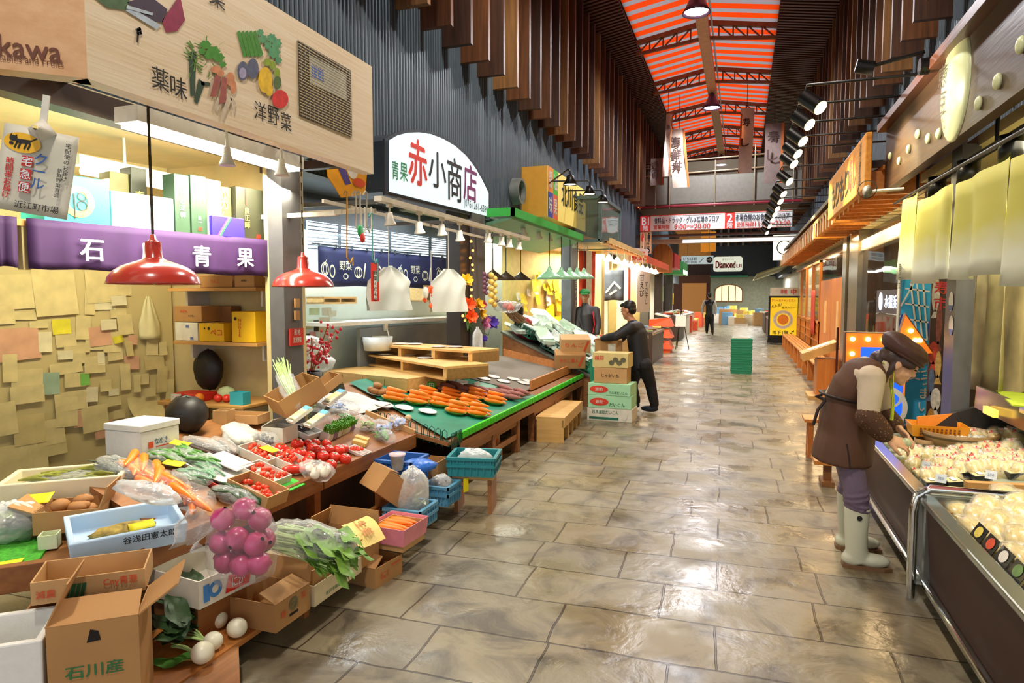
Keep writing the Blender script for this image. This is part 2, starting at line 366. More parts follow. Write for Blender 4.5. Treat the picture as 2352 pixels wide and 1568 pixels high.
def skymat(name, hexc, s):
    m, nt, b = newmat(name); N = nt.nodes; L = nt.links
    t = N.new('ShaderNodeBsdfTranslucent'); mx = N.new('ShaderNodeMixShader'); mx.inputs[0].default_value = s
    nz = N.new('ShaderNodeTexNoise'); nz.inputs['Scale'].default_value = 1.5; rp = N.new('ShaderNodeValToRGB'); c = lin(hexc)
    rp.color_ramp.elements[0].color = tuple(x*.8 for x in c[:3])+(1,); rp.color_ramp.elements[1].color = c
    tc = N.new('ShaderNodeTexCoord'); L.new(tc.outputs['Object'], nz.inputs['Vector']); L.new(nz.outputs[0], rp.inputs[0])
    L.new(rp.outputs[0], t.inputs[0]); L.new(rp.outputs[0], b.inputs['Base Color']); b.inputs['Roughness'].default_value = .3
    L.new(b.outputs[0], mx.inputs[1]); L.new(t.outputs[0], mx.inputs[2]); L.new(mx.outputs[0], N['Material Output'].inputs[0]); return m
SK_O = skymat('orange_skylight', '#ff4a10', .92); SK_G = skymat('grey_skylight', '#b4a9ac', .72)
m = M(); yy = -6; k = 0
while yy < 30.2:
    w_ = .27 if k % 2 == 0 else .2; m.mat(k % 2)
    for a, b_ in ((-2.5, -.95), (-.95, .6)):
        m.add([(a, yy, rz(a)+.08), (b_, yy, rz(b_)+.08), (b_, yy+w_, rz(b_)+.08), (a, yy+w_, rz(a)+.08)], [(0, 1, 2, 3)], False)
    yy += w_; k += 1
struct(m.build('skylight_window_1', [SK_O, SK_G]))
STEEL = mt('truss_steel', '#7a5230', .5, k=.15); BEAMC = mt('ridge_beam_paint', '#dcb588', .5)
for i, y in enumerate([-.5, 3, 6.4, 9.6, 12.8, 16, 19.2, 22.4, 25.6, 28.8]):
    m = M(); zb = .36
    for sg in (-1, 1):
        xe = -.95+sg*1.55
        m.beam((-.95, y, rz(-.95)-.02), (xe, y, rz(xe)-.02), .1, .1); m.beam((-.95, y, rz(-.95)-zb), (xe, y, rz(xe)-zb+.08), .07, .07)
        for j in range(1, 5):
            xa = -.95+sg*1.55*j/5; xb = -.95+sg*1.55*(j+1)/5
            m.beam((xa, y, rz(xa)-.05), (xa, y, rz(xa)-zb+.05), .035, .035); m.beam((xa, y, rz(xa)-.05), (xb, y, rz(xb)-zb+.05), .03, .03)
    tag(m.build('roof_truss', STEEL), 'brown steel roof truss number %d counted from the camera end under the skylight' % (i+1), 'roof truss', 'roof trusses', 'structure')
struct(M().bx(-1.07, -.83, -6, 30, 7.42, 7.62).build('ceiling_ridge_beam', BEAMC))
struct(M().bx(-.8, -.76, -6, 30, 7.66, 7.7).build('trim_1', mt('silver_trim', '#b9c6cc', .3, metal=.6)))
LAMPM = mt('lamp_violet', '#6a4a63', .35, metal=.3); GLOW = emis('lamp_glow', '#f4fbff', 14)
for y, nm in ((13.3, 'largest, nearest'), (20, 'middle'), (28.6, 'farthest')):
    t = wthing('pendant_lamp', 'violet bell-shaped high-bay lamp under the ridge beam, the %s of three' % nm, 'lamp', (-.95, y, 7.42), 'arcade ridge lamps')
    M().lathe([(.04, .42), (.09, .4), (.12, .3), (.2, .12), (.27, 0), (.25, 0), (.18, .12), (.1, .28), (0, .3)], (-.95, y, 6.98), 24).build('shade', LAMPM, t)
    M().lathe([(.22, .03), (.12, .005), (0, 0)], (-.95, y, 6.99), 24).build('diffuser', GLOW, t); M().cyl((-.95, y, 7.38), (-.95, y, 7.44), .03).build('stem', LAMPM, t)
# sprinkler pipe and white bars crossing the slatted ceilings
for i, y in enumerate((6.6, 10.9)):
    struct(M().bx(-3.4, 2.0, y, y+.07, 7.18, 7.26).build('trim_%d' % (5+i), BEAMC))
# gable closing the roof at the far end
struct(M().bx(-3.5, 2.2, 30.1, 30.25, 6.6, 8.6).build('wall_gable', DARKW))
# ---------------------------------------------------------------- foot bridge over the aisle
BRG = mt('bridge_gray', '#6d6a62', .5, k=.1); RED = mt('sign_red', '#d8342a', .5); DRED = mt('dark_red_pipe', '#7d1a2c', .4); WHT = mt('sign_white', '#e3eaec', .45, k=.03)
NAVY = mt('ink_navy', '#27304a', .5); INK = mt('ink_black', '#15130f', .5); REDI = mt('ink_red', '#d02a1e', .5)
t = wthing('foot_bridge', 'grey upper-floor foot bridge with railing crossing over the aisle', 'bridge', (-1, 22, 4.3))
M().bx(-3.4, 2.05, 22, 24, 4.6, 5.45).build('deck', BRG, t); M().bx(-3.4, 2.05, 22.3, 24, 4.5, 4.6).build('soffit', mt('bridge_soffit', '#5c4632', .6), t)
M().cyl((-3.4, 21.95, 4.52), (2.05, 21.95, 4.52), .045).build('pipe', DRED, t)
RAIL = mt('rail_steel', '#b8a88c', .3, metal=.7)
for x in (-3.25, -2.75, -2.3, -.9, .28, 1.4): M().cyl((x, 21.93, 4.45), (x, 21.93, 6.3 if x in (-2.3, .28) else 5.9), .02, n=8).build('post', RAIL, t)
for z in (5.62, 6.02): M().cyl((-3.4, 21.93, z-.1), (2.0, 21.93, z), .025, n=8).build('handrail', RAIL, t)
M().bx(-3.3, 2.0, 21.98, 21.99, 5.45, 5.9).build('glass_panel', glass('rail_glass', '#cdbfa5', .1), t)
M().bx(-3.3, -3.28, 21.8, 21.9, 4.5, 6.9).build('edge_strip', emis('amber_strip', '#d98a33', .5), t)
fr = FA((-.9, 21.75, 3.97), 0)
t = wthing('hanging_sign', 'long white floor-guide sign with red B1 and 2 panels under the foot bridge', 'sign', (-.9, 21.8, 3.8))
M().at(Matrix()).bx(-3.2, 1.38, 21.77, 21.9, 3.72, 4.22).build('panel', [WHT], t)
m = M(); m.rect(-2.3, -1.97, -.26, .26, fr); m.rect(.33, .62, -.26, .26, fr); m.rect(-2.3, 2.28, .235, .255, fr); m.rect(-2.3, 2.28, -.255, -.245, fr); m.build('red_field', RED, t)
m = M(); m.text('B1', fr, -2.135, .08, .24, .22, .005, .02); m.text('階', fr, -2.135, -.15, .16, None, .005); m.text('2', fr, .475, .08, .26, .16, .005, .02); m.text('階', fr, .475, -.15, .16, None, .005); m.build('white_lettering', WHT, t)
m = M(); m.text('食料品・ドラッグ・グルメ広場のフロア', fr, -.85, .08, .2, 2.0); m.text('市場自慢のお食事処のフロア', fr, 1.42, .08, .21, 1.55); m.build('black_lettering', NAVY, t)
m = M(); m.text('営業時間', fr, -1.62, -.13, .14, .5); m.text('9:00〜20:00', fr, -.66, -.13, .15, 1.1); m.text('営業時間', fr, .93, -.13, .14, .5); m.text('11:00〜23:00', fr, 1.72, -.13, .15, 1.0); m.build('red_lettering', REDI, t)
struct(M().bx(-3.4, 2.0, 22.4, 22.55, 3.35, 3.5).build('beam_1', mt('beam_cream', '#9c8a72', .5))); struct(M().bx(-3.4, 2.0, 22.1, 22.2, 3.55, 3.63).build('beam_2', mt('beam_brown', '#57392c', .5)))
tag(M().bx(-1.9, 1.7, 22.36, 22.4, 3.36, 3.46).build('light_strip', emis('cool_strip', '#e8f4ff', .8)), 'thin pale light strip along the beam under the foot bridge', 'light')
# toilets guide hanging from the bridge sign's left end
fr = FA((-3.02, 21.76, 3.36), 0)
t = wthing('guide_sign', 'narrow tan guide sign with toilet figures and arrow below the B1 panel', 'sign', (-3.02, 21.8, 3))
M().bx(-3.2, -2.84, 21.77, 21.84, 3.0, 3.72).build('panel', mt('tan_panel', '#c9a87e', .5), t)
m = M(); m.disc(-.1, .28, .028, .028, fr); m.plate([(-.15, .1), (-.05, .1), (-.07, .24), (-.13, .24)], fr); m.rect(-.12, -.08, .03, .11, fr); m.build('woman_symbol', REDI, t)
m = M(); m.disc(.1, .28, .028, .028, fr); m.rect(.06, .14, .12, .24, fr); m.rect(.075, .095, .02, .12, fr); m.rect(.105, .125, .02, .12, fr); m.rect(-.005, .005, .03, .3, fr)
m.text('2階', fr, .06, -.04, .07); m.text('地下1階', fr, 0, -.14, .07, .26); m.disc(.02, -.27, .13, .1, fr); m.build('lettering', INK, t)
M().line([(.1, -.27), (-.06, -.27)], .03, fr, .004).line([(-.06, -.27), (.02, -.21)], .03, fr, .004).line([(-.06, -.27), (.02, -.33)], .03, fr, .004).build('arrow', WHT, t)
# small amber name plate and cctv camera at the bridge's left end
tag(M().at(FA((-2.95, 21.9, 5.8), 0)).bx(-.35, .3, -.1, .12, 0, .02).build('name_plate', mt('dark_plate', '#3a1a10', .5)), 'dark name plate on the railing at the bridge end beside the wooden fins', 'sign')
M().text('近江町橋', FA((-2.95, 21.87, 5.8), 0), .02, 0, .12, .5).build('lettering', WHT, bpy.data.objects['name_plate'])
# cloth banners hung from the roof behind the bridge
CL = mt('banner_cloth', '#cdbcae', .8, k=.08); CLO = mt('banner_edge', '#c06a34', .8); BR = mt('brush_ink', '#4a3430', .7)
for (px0, px1, y0, y1, yy, txt, bend, lab) in ((1527, 1540, 262, 405, 20.5, '海', .05, 'narrow cloth banner seen nearly edge-on at the skylight edge, leftmost of the hanging banners'),
        (1541, 1577, 298, 430, 21, '海鮮丼', -.09, 'tapering cloth banner with brushed seafood-bowl characters beside the narrow one'),
        (1700, 1728, 250, 396, 19.5, '寿し', .02, 'pale cloth banner with brushed sushi characters against the orange skylight'),
        (1758, 1797, 285, 420, 21, '寿し', .01, 'darker cloth banner with brushed sushi characters against the slatted ceiling'),
        (1495, 1524, 365, 425, 21.5, '近江町', 0, 'short dark cloth banner with crest low beside the amber bridge end')):
    a, b_ = WY(px0, y0, yy), WY(px1, y1, yy); wd, ht = b_.x-a.x, a.z-b_.z; fr = FA(((a.x+b_.x)/2, yy, (a.z+b_.z)/2), 0)
    t = thing('hanging_banner', lab, 'banner', group='cloth banners behind the bridge', T=fr)
    g = lambda u, v: ((u-.5)*wd+bend*(v*2-1), (v-.5)*ht, .03*math.sin(v*7+u*3))
    M().grid(g, 6, 12).build('cloth', CL if 'dark' not in lab else mt('banner_dark', '#7b6a66', .8), t)
    M().grid(lambda u, v: ((.36+.14*u)*wd*(1 if px0 != 1700 else -1)+bend*(v*2-1), (v-.5)*ht, .012+.03*math.sin(v*7+3)), 2, 12).build('edge', CLO, t)
    M().cyl((0, ht/2, 0), (0, min(ht/2+2, 7.75-fr.translation.z), 0), .008, n=5).build('cord', BR, t)
    m = M(); n = len(txt); h = min(wd*.62, ht/n*.6)
    for j, ch in enumerate(txt): m.text(ch, Matrix(), -.08*wd+bend*(.6-j*1.1/n), ht*(.28-.62*j/n), h, h*.9, .045, .03)
    m.build('lettering', BR, t)
# ---------------------------------------------------------------- crossing and the far building
NAVW = mt('far_navy', '#232a35', .6, k=.12)
struct(M().bx(-2.0, 9, 45, 45.3, 2.9, 8).build('wall_far_upper', NAVW)); struct(M().bx(-9, -2.0, 52, 52.3, 0, 8).build('wall_far_left', mt('far_brown', '#4a3020', .6, k=.2)))
struct(M().bx(-2.0, 9, 45.05, 45.25, 0, 2.9).build('wall_far_lower', mt('far_sage', '#8f927c', .6)))
struct(M().bx(-3.7, -3.4, 34, 38, 2.3, 5).build('wall_left_return', GRAYW)); struct(M().bx(-9, 9, 30.2, 60, 6.0, 6.1).build('ceiling_far', DARKW))
struct(M().bx(1.98, 2.2, 34, 46, 2.7, 6).build('wall_right_far', NAVW))
tag(M().bx(-2.0, .3, 44, 45.02, 2.85, 2.95).build('green_awning', mt('awning_green', '#2d7a5c', .6)), 'green awning over the far shop front below the Diamond sign', 'awning')
fr = FA((-.93, 44.95, 3.72), 0)
t = wthing('shop_sign', 'cream rounded Diamond sign on the dark wall at the far end', 'sign', (-.93, 44.9, 3.72))
m = M(); pts = [(.9+.22*math.cos(a), .24+.22*math.sin(a)) for a in [R_(90-15*i) for i in range(7)]]; pts = []
for cx, cy, a0 in ((.72, .3, 90), (.72, -.3, 0), (-.72, -.3, -90), (-.72, .3, 180)):
    pts += [(cx+.18*math.cos(R_(a0-15*i)), cy+.18*math.sin(R_(a0-15*i))) for i in range(7)]
m.prism(pts[::-1], fr, .08).build('panel', mt('sign_cream', '#dfe2cf', .5, em=.5), t)
M().text('Diamond', fr, -.15, -.03, .46, 1.2, .09, .03).text('LII', fr, .68, -.12, .22, .3, .09, .03).build('red_lettering', mt('maroon_ink', '#8c1c24', .5), t)
M().text('ダイヤモンド', fr, 0, .3, .14, .7, .09).build('small_lettering', INK, t)
t = wthing('arched_window', 'arched shop window with wooden mullions under the Diamond sign', 'window', (-.85, 45, 1.2))
pa = [(-.85, -.45), (.85, -.45), (.85, .2)]+[(.85*math.cos(R_(a)), .2+.45*math.sin(R_(a))) for a in range(10, 171, 10)]+[(-.85, .2)]
fr = FA((-.85, 45.03, 1.75), 0); m = M(); m.prism(pa, fr, .03).build('pane', emis('warm_pane', '#e8dcae', .75), t)
m = M(); pb = [(x*.9, y*.9+.02) for x, y in pa]
for i in range(len(pa)): j = (i+1) % len(pa); m.beam(fr @ Vector((*pa[i], .05)), fr @ Vector((*pa[j], .05)), .07, .07)
for x in (-.42, 0, .42): m.beam(fr @ Vector((x, -.45, .05)), fr @ Vector((x, .55, .05)), .05, .05)
m.build('frame', wood('far_wood', '#7a4a28', '#94602f', 'z'), t)
fr = FA((-2.5, 36.5, 2.95), 0)
t = wthing('direction_sign', 'white overhead direction sign with a black round arrow', 'sign', (-2.4, 36.6, 3.7))
c = WY(1605, 597, 36.5); fr = FA(c, 0); M().bx(c.x-.6, c.x-.57, 36.51, 36.54, c.z+.2, 6).bx(c.x+.5, c.x+.53, 36.51, 36.54, c.z+.2, 6).build('hanger', BEAMC, t); m = M(); m.prism([(-.9, -.22), (.75, -.22), (.75, .22), (-.9, .22)], fr, .06).build('panel', mt('sign_cool', '#c9dbe2', .5, em=.35), t)
m = M(); m.disc(.55, 0, .16, .16, fr, .065); m.text('いちば館', fr, -.45, .07, .17, .7, .065); m.text('9:00〜20:00', fr, -.45, -.11, .11, .7, .065); m.line([(.05, -.12), (.15, -.02), (.25, .1)], .03, fr, .065).build('lettering', INK, t)
M().line([(.45, 0), (.64, 0)], .035, fr, .068).line([(.64, 0), (.57, .07)], .035, fr, .068).line([(.64, 0), (.57, -.07)], .035, fr, .068).build('arrow', WHT, t)
c = WY(1627, 556, 40); tag(M().at(FA(c, 0)).bx(-.42, .42, -.55, .6, 0, .06).bx(-.02, .02, .6, 6-c.z, .02, .05).build('orange_banner', mt('orange_lit', '#cf7f22', .6, em=.5)), 'glowing orange cloth sign high up in the far passage', 'banner')
for i in range(9):
    x = -1.9+.45*i; struct(M().bx(x, x+.14, 44.6, 45, 4.9, 6).build('trim_%d' % (20+i), mt('far_fin', '#6b6660', .5) if i % 4 < 3 and i < 5 else FINS[1]))
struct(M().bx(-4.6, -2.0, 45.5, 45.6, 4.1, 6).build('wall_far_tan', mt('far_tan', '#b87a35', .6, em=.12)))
t = wthing('far_doorway', 'brown wooden entrance at the end of the far passage', 'entrance', (-3.2, 49, 0))
M().bx(-5, -1.9, 50, 50.1, 0, 3.2).build('panel', wood('entrance_wood', '#5b3218', '#7d4723', 'z'), t); M().bx(-4.2, -2.5, 49.9, 49.98, .3, 2.6).build('pane', emis('amber_pane', '#a06a30', .5), t)
# ================================================================ first shop on the left: shell, fascia, back wall
CREAM = mt('cream_paint', '#cfbb86', .6, k=.06); CREAM2 = mt('cream_ceiling', '#d9cfa8', .6, k=.05); PWALL = mt('paper_wall', '#d2c088', .7, k=.05, sc=3)
DKBR = mt('dark_brown_beam', '#352318', .5); GRAYP = mt('gray_pillar', '#5b5a5b', .5, k=.1)
FASC = wood('fascia_ply', '#e6d0ac', '#f0e0c4', 'y', r=.5, sc=2); FASC2 = wood('fascia_ply_end', '#cf9f70', '#ddb184', 'x', r=.5, sc=2)
BA = (-4.43, 4.15); BD = (math.sin(R_(11)), math.cos(R_(11)))
def back(t, z): return Vector((BA[0]-BD[0]*t, BA[1]-BD[1]*t, z))       # t metres along the papered wall from its far corner
def vslab(p, q, z0, z1, th):
    """upright slab between plan points p and q, thickness th to the side away from the aisle"""
    p, q = Vector((*p, 0)), Vector((*q, 0)); d = (q-p).normalized(); n = Vector((-d.y, d.x, 0))*th
    return M().add([(*a[:2], z) for z in (z0, z1) for a in (p, q, q+n, p+n)], [(3, 2, 1, 0), (4, 5, 6, 7), (0, 1, 5, 4), (1, 2, 6, 5), (2, 3, 7, 6), (3, 0, 4, 7)], False)
a, b_ = back(4.2, 0), back(0, 0)
struct(vslab(a[:2], b_[:2], 0, 2.62, .08).build('wall_shop_papered', PWALL))
struct(M().bx(-4.55, -3.26, 4.17, 4.25, 0, 2.62).build('wall_shop_end', CREAM))
struct(M().bx(-5.4, -3.35, -.5, 4.25, 2.62, 2.7).build('ceiling_shop', CREAM2))
struct(M().bx(-3.25, -3.13, 1.6, 4.0, 2.5, 2.62).build('beam_3', DKBR))
struct(M().bx(-3.12, -3.0, 3.76, 3.96, 0, 2.62).build('pillar_gray', GRAYP)); struct(M().bx(-3.19, -3.125, 3.8, 4.16, 0, 2.6).build('pillar_cream', CREAM))
WOODO = wood('orange_wood', '#a8642a', '#c27a38', 'z'); WOODS = wood('shelf_wood', '#b98748', '#cf9c58', 'x'); WOODT = wood('trim_wood', '#7d4a24', '#96602f', 'y')
struct(M().bx(-3.29, -3.24, 4.08, 4.16, 0, 1.9).build('post_orange', WOODO))
# fascia boards
t = wthing('shop_fascia', 'long pale wooden shop fascia with printed vegetables above the first greengrocer', 'sign board', (-2.5, 3, 2.45))
XF = -2.5
M().bx(XF-.09, XF, 1.97, 4.13, 2.455, 3.2).build('long_board', FASC, t)
ca = (XF-1.15*math.sin(R_(47)), 1.97-1.15*math.cos(R_(47)))
vslab(ca, (XF, 1.97), 2.455, 3.2, .09).build('end_board', FASC2, t)
fr = FA((XF, 3.05, 2.8), 90)
def q(px, py): p = WX(px, py, XF); return (p.y-3.05, p.z-2.8)
def qp(m, pts, z=.003): m.plate([q(*p) for p in pts][::1], fr, z)
def blob(m, cx, cy, rx, ry, n=14, jag=0, z=.003):
    pts = []
    for k in range(n):
        a = 2*math.pi*k/n; j = 1-jag*(k % 2); pts.append(q(cx+rx*j*math.cos(a), cy+ry*j*math.sin(a)))
    m.plate(pts, fr, z)
pr = lambda n, h: mt('print_'+n, h, .5, k=.18, sc=30)
def part(n, h, fn): m = M(); fn(m); m.build(n, pr(n, h), t)
part('red_leaf', '#94214a', lambda m: qp(m, [(380, 75), (371, 48), (392, 18), (412, -12), (419, 22), (424, 46), (406, 72)]))
part('dark_leaf', '#3d2c46', lambda m: (qp(m, [(290, 6), (340, -12), (384, 22), (372, 52), (352, 50), (325, 32)])))
part('leek_leaf', '#4b6a44', lambda m: qp(m, [(205, -14), (300, -14), (290, 24), (245, 18)]))
part('leek_stalk', '#b9c9d8', lambda m: (qp(m, [(286, 24), (300, 18), (368, 58), (358, 68)], .004), qp(m, [(290, 12), (350, 30), (348, 36), (288, 20)], .005)))
part('herb_dark', '#2f4a35', lambda m: [qp(m, p) for p in ([(432, 120), (450, 118), (446, 220), (436, 221)], [(455, 180), (470, 192), (452, 240), (444, 232)], [(460, 186), (482, 190), (480, 198), (462, 196)])])
def herb(m):
    for i in range(46):
        x, y = 432+rnd.random()*72, 100+rnd.random()*82; a = rnd.uniform(-2.6, -.5); l = rnd.uniform(12, 26); c, s_ = math.cos(a)*l, math.sin(a)*l*.8
        qp(m, [(x-2, y+1), (x+2, y-1), (x+c+1, y+s_), (x+c-1, y+s_+1)], .003+.00004*i)
part('herb_bunch', '#5f8a2c', herb)
part('parsley', '#3f8f1e', lambda m: [blob(m, x, y, r, r*.8, 12, .22, .0052+.0001*i) for i, (x, y, r) in enumerate([(470, 103, 14), (488, 118, 17), (500, 132, 15), (478, 128, 12), (510, 148, 9), (462, 118, 10)])])
part('ginger', '#d88f62', lambda m: [blob(m, x, y, rx, ry, 14, 0, .006+.0001*i) for i, (x, y, rx, ry) in enumerate([(494, 160, 12, 9), (504, 168, 9, 8), (527, 182, 10, 16), (534, 200, 7, 16)])])
part('myoga', '#a5594f', lambda m: [qp(m, p, .0065) for p in ([(492, 172), (506, 178), (494, 222), (480, 222)], [(508, 176), (520, 180), (516, 235), (500, 240)])])
part('shallot', '#cfc0a8', lambda m: [qp(m, p, .006) for p in ([(497, 222), (508, 238), (496, 258), (490, 250)], [(522, 215), (531, 228), (510, 276), (505, 268)], [(526, 218), (540, 236), (536, 266), (530, 240)])])
part('cucumber', '#3e8a1c', lambda m: [qp(m, [(x-4, 74), (x+3, 70), (x+20, 124), (x+15, 131), (x+11, 131)], .003+.0004*i) for i, x in enumerate((547, 556, 565, 574, 583))])
part('celery', '#4f9a66', lambda m: [blob(m, x, y, r, r, 14, .25, .005+.0001*i) for i, (x, y, r) in enumerate([(596, 75, 9), (603, 90, 11), (622, 88, 12), (634, 100, 13), (628, 120, 16), (638, 138, 9), (614, 104, 10)])])
part('eggplant', '#59607c', lambda m: [blob(m, x, y, rx, ry, 16, 0, .006+.0001*i) for i, (x, y, rx, ry) in enumerate([(556, 163, 13, 22), (579, 158, 13, 24)])])
part('eggplant_shine', '#a8a3c6', lambda m: blob(m, 555, 168, 8, 13, 16, 0, .0068))
part('squash', '#f0c218', lambda m: (blob(m, 607, 184, 16, 30, 18, 0, .0065), blob(m, 616, 206, 9, 15, 14, 0, .0066)))
part('green_pepper', '#8fa81e', lambda m: [blob(m, x, y, rx, ry, 14, 0, .007+.0001*i) for i, (x, y, rx, ry) in enumerate([(612, 143, 9, 9), (624, 150, 8, 10), (634, 168, 7, 12)])])
part('dark_pepper', '#4f6a2a', lambda m: blob(m, 635, 190, 9, 15, 14, 0, .0075))
part('red_pepper', '#d92c22', lambda m: (blob(m, 641, 228, 19, 21, 18, 0, .0078)))
m = M(); kx = lambda s_, px, py, h: m.text(s_, fr, *q(px, py), h, h*.95, .004, -.008)
kx('薬', 367, 182, .1); kx('味', 409, 201, .1); kx('洋', 597, 256, .1); kx('野', 627, 266, .1); kx('菜', 656, 280, .1); kx('菜', 497, -8, .11)
m.line([q(312, 70), q(320, 66), q(322, 76), q(316, 78)], .012, fr, .004); m.line([q(316, 68), q(314, 96)], .01, fr, .004); m.build('lettering', INK, t)
fr2 = FA((XF, 1.97, 2.8), 43); BRN = mt('brown_ink', '#6b3b25', .5)
def q2(px, py): p = WP(px, py, (XF, 1.97, 0), (math.sin(R_(43)), -math.cos(R_(43)), 0)); p = fr2.inverted() @ p; return p.x, p.y
m = M(); xe, yb = q2(141, 122); kw = xe-q2(0, 108)[0]; wi = kw*1.72; m.text('Ishikawa', fr2, xe-wi/2, q2(70, 112)[1], .08, wi, .004, .012); xe, yb = q2(146, 147); kw = (xe-q2(0, 130)[0])*1.33; m.text('Vegetables and Fruits', fr2, xe-kw/2, q2(75, 141)[1], .036, kw, .004, .0); m.build('brown_lettering', BRN, t)
# mesh window in the fascia
g = [q(683, 92), q(804, 145), q(804, 318), q(684, 265)]
m = M(); x0, x1 = g[0][0], g[1][0]; y0, y1 = g[3][1], g[0][1]; m.at(fr).bx(x0, x1, y0, y1, .001, .006); gr = m.build('vent_grille', mt('vent_dark', '#4b4230', .5), t)
m = M(); n = 26
for i in range(n):
    yy = y0+(y1-y0)*(i+.5)/n; m.line([(x0, yy+.004), (x1, yy-.004)], .004, fr, .009)
for i in range(14):
    xx = x0+(x1-x0)*(i+.5)/14; m.line([(xx, y0), (xx, y1)], .002, fr, .0095)
m.build('wire_mesh', mt('vent_wire', '#d8c795', .4, metal=.4), gr)
m = M(); m.at(fr).bx(x0+.1, x1-.06, y0+.22, y1-.05, .006, .008); m.build('white_unit', mt('vent_unit', '#aeb0a8', .5), gr); m = M(); m.at(fr).bx(x0+.12, x0+.24, y1-.17, y1-.1, .0082, .0088); m.build('blue_label', mt('blue_label', '#3a62b0', .5), gr)
# fluorescent fittings
LG = emis('tube_glow', '#fff6dc', 9); WPL = mt('white_plastic', '#dcd9cc', .4)
p0, p1 = WX(290, 292, -2.98), WX(676, 388, -2.98)
t = wthing('fluorescent_fitting', 'wide white fluorescent fitting hanging behind the vegetable fascia', 'ceiling light', (-2.98, 3.1, 2.5))
M().bx(-3.06, -2.9, p0.y, p1.y, 2.47, 2.55).build('housing', WPL, t); M().bx(-3.05, -2.91, p0.y+.03, p1.y-.03, 2.45, 2.468).build('diffuser', LG, t)
for yy in (p0.y+.2, p1.y-.2): M().cyl((-2.98, yy, 2.55), (-2.98, yy, 2.7), .012).build('hanger', DKBR, t)
p0, p1 = WX(188, 392, -3.85), WX(332, 412, -3.85)
t = wthing('fluorescent_tube', 'single bare fluorescent tube deeper inside above the cyan box', 'ceiling light', (-3.85, 3, 2.55))
M().bx(-3.9, -3.8, p0.y-.05, p1.y+.6, p0.z+.03, p0.z+.09).build('housing', WPL, t); M().cyl((-3.85, p0.y, p0.z), (-3.85, p1.y+.5, p0.z), .022).build('tube', LG, t); M().cyl((-3.85, p0.y+.3, p0.z+.09), (-3.85, p0.y+.3, 2.63), .01).build('hanger', WPL, t)
struct(M().bx(-2.72, -2.68, 2.2, 4.08, 2.6, 2.62).build('bracket_bar', DKBR)); struct(M().bx(-3.4, -2.6, 2.3, 2.36, 2.62, 2.7).bx(-3.4, -2.6, 3.6, 3.66, 2.62, 2.7).bx(-3.4, -2.6, 4.02, 4.08, 2.5, 2.56).build('bracket_beam', DKBR))
# small white spot lamps under the fascia
for px, py, lab in ((522, 368, 'white clip spot lamp in front of the fluorescent fitting, between the two red lamps'), (647, 392, 'white clip spot lamp at the fluorescent fitting end above the second red lamp')):
    c = WX(px, py, -2.7); t = wthing('spot_lamp', lab, 'lamp', (c.x, c.y, 2.5), 'white clip spot lamps')
    M().cyl((c.x, c.y, c.z+.05), (c.x, c.y, 2.62), .008).build('stem', WPL, t); M().lathe([(.018, .07), (.022, .03), (.042, -.02), (.045, -.03), (.03, -.025), (0, -.02)], c, 16).build('shade', WPL, t)
# high shelf with the purple curtain on its edge
SA = D(60, 500, 3.31); SB = D(628, 550, 4.64); sd = (SB-SA); sd.z = 0; sl = sd.length; sd.normalize(); sa = math.degrees(math.atan2(sd.y, sd.x))
sn = Vector((sd.y, -sd.x, 0))                                        # toward the aisle
def onshelf(u, back_, z=0): p = SA+sd*(u*sl)-sn*back_; return Vector((p.x, p.y, 1.985+z))
t = wthing('high_shelf', 'long high wooden shelf over the papered wall carrying boxes', 'shelf', onshelf(.5, .2))
p, q_ = onshelf(-.5, .012), onshelf(1, .012); vslab(p[:2], q_[:2], 1.94, 1.975, .55).build('board', WOODS, t)
for u in (0, .985):
    p = onshelf(u, .04); M().bx(p.x-.02, p.x+.02, p.y-.02, p.y+.02, 1.72, 1.94).build('post', CREAM, t)
PUR = mt('purple_cloth', '#3d1c50', .75, k=.15, sc=5)
def curtain(name, lab, cat, o, ang, wd, ht, mat_, amp=.012, fq=9, grp=None, cols=28):
    t = thing(name, lab, cat, T=FA(o, ang), group=grp)
    M().grid(lambda u, v: (u*wd, -v*ht*(1+.015*math.sin(u*fq*3)), amp*(.4+v)*math.sin(u*fq*6.28+.8*math.sin(u*5))), cols, 6).build('cloth', mat_, t, solid=.002); return t
t = curtain('shop_curtain', 'purple shop curtain with white characters along the high shelf edge', 'curtain', SA+Vector((0, 0, .0)), sa, sl, .255, PUR)
m = M()
for s_, px, py in (('石', 207, 575), ('川', 340, 583), ('青', 459, 588), ('果', 559, 592)):
    p = WP(px, py, SA, sn); p = FA(SA, sa).inverted() @ p; m.text(s_, Matrix(), p.x, p.y, .115 if px < 400 else .12, None, .022, .02)
m.build('lettering', WHT, t)
curtain('shop_curtain', 'plain purple curtain end left of the cream post', 'curtain', SA-sd*.5+Vector((0, 0, .0)), sa, .46, .25, PUR)
# boxes on the shelf
def solidbox(name, lab, cat, T, w, d, h, mat_, deco=None, grp=None, lid=None):
    t = thing(name, lab, cat, T=T, group=grp); M().bx(-w/2, w/2, -d/2, d/2, 0, h).build('body', mat_, t, bev=.004)
    if lid: M().bx(-w/2-.006, w/2+.006, -d/2-.006, d/2+.006, h-.045, h+.008).build('lid', lid, t, bev=.004)
    if deco:
        for nm, mm, fn in deco: m = M(); fn(m, FA((0, -d/2-.002, h/2), 0), FA((w/2+.002, 0, h/2), 90), FA((-w/2-.002, 0, h/2), -90)); m.build(nm, mm, t)
    return t
CYAN = mt('cyan_box', '#2fc3c6', .5); SKY = mt('white_blue_print', '#bccfda', .5, hex2='#6fa6c0', sc=14); SAKE = mt('sake_green', '#2f4a34', .5); OLIV = mt('sake_olive', '#6d6430', .5); DKG = mt('dark_green_box', '#343525', .5); VIO = mt('violet_box', '#3a2cc0', .45)
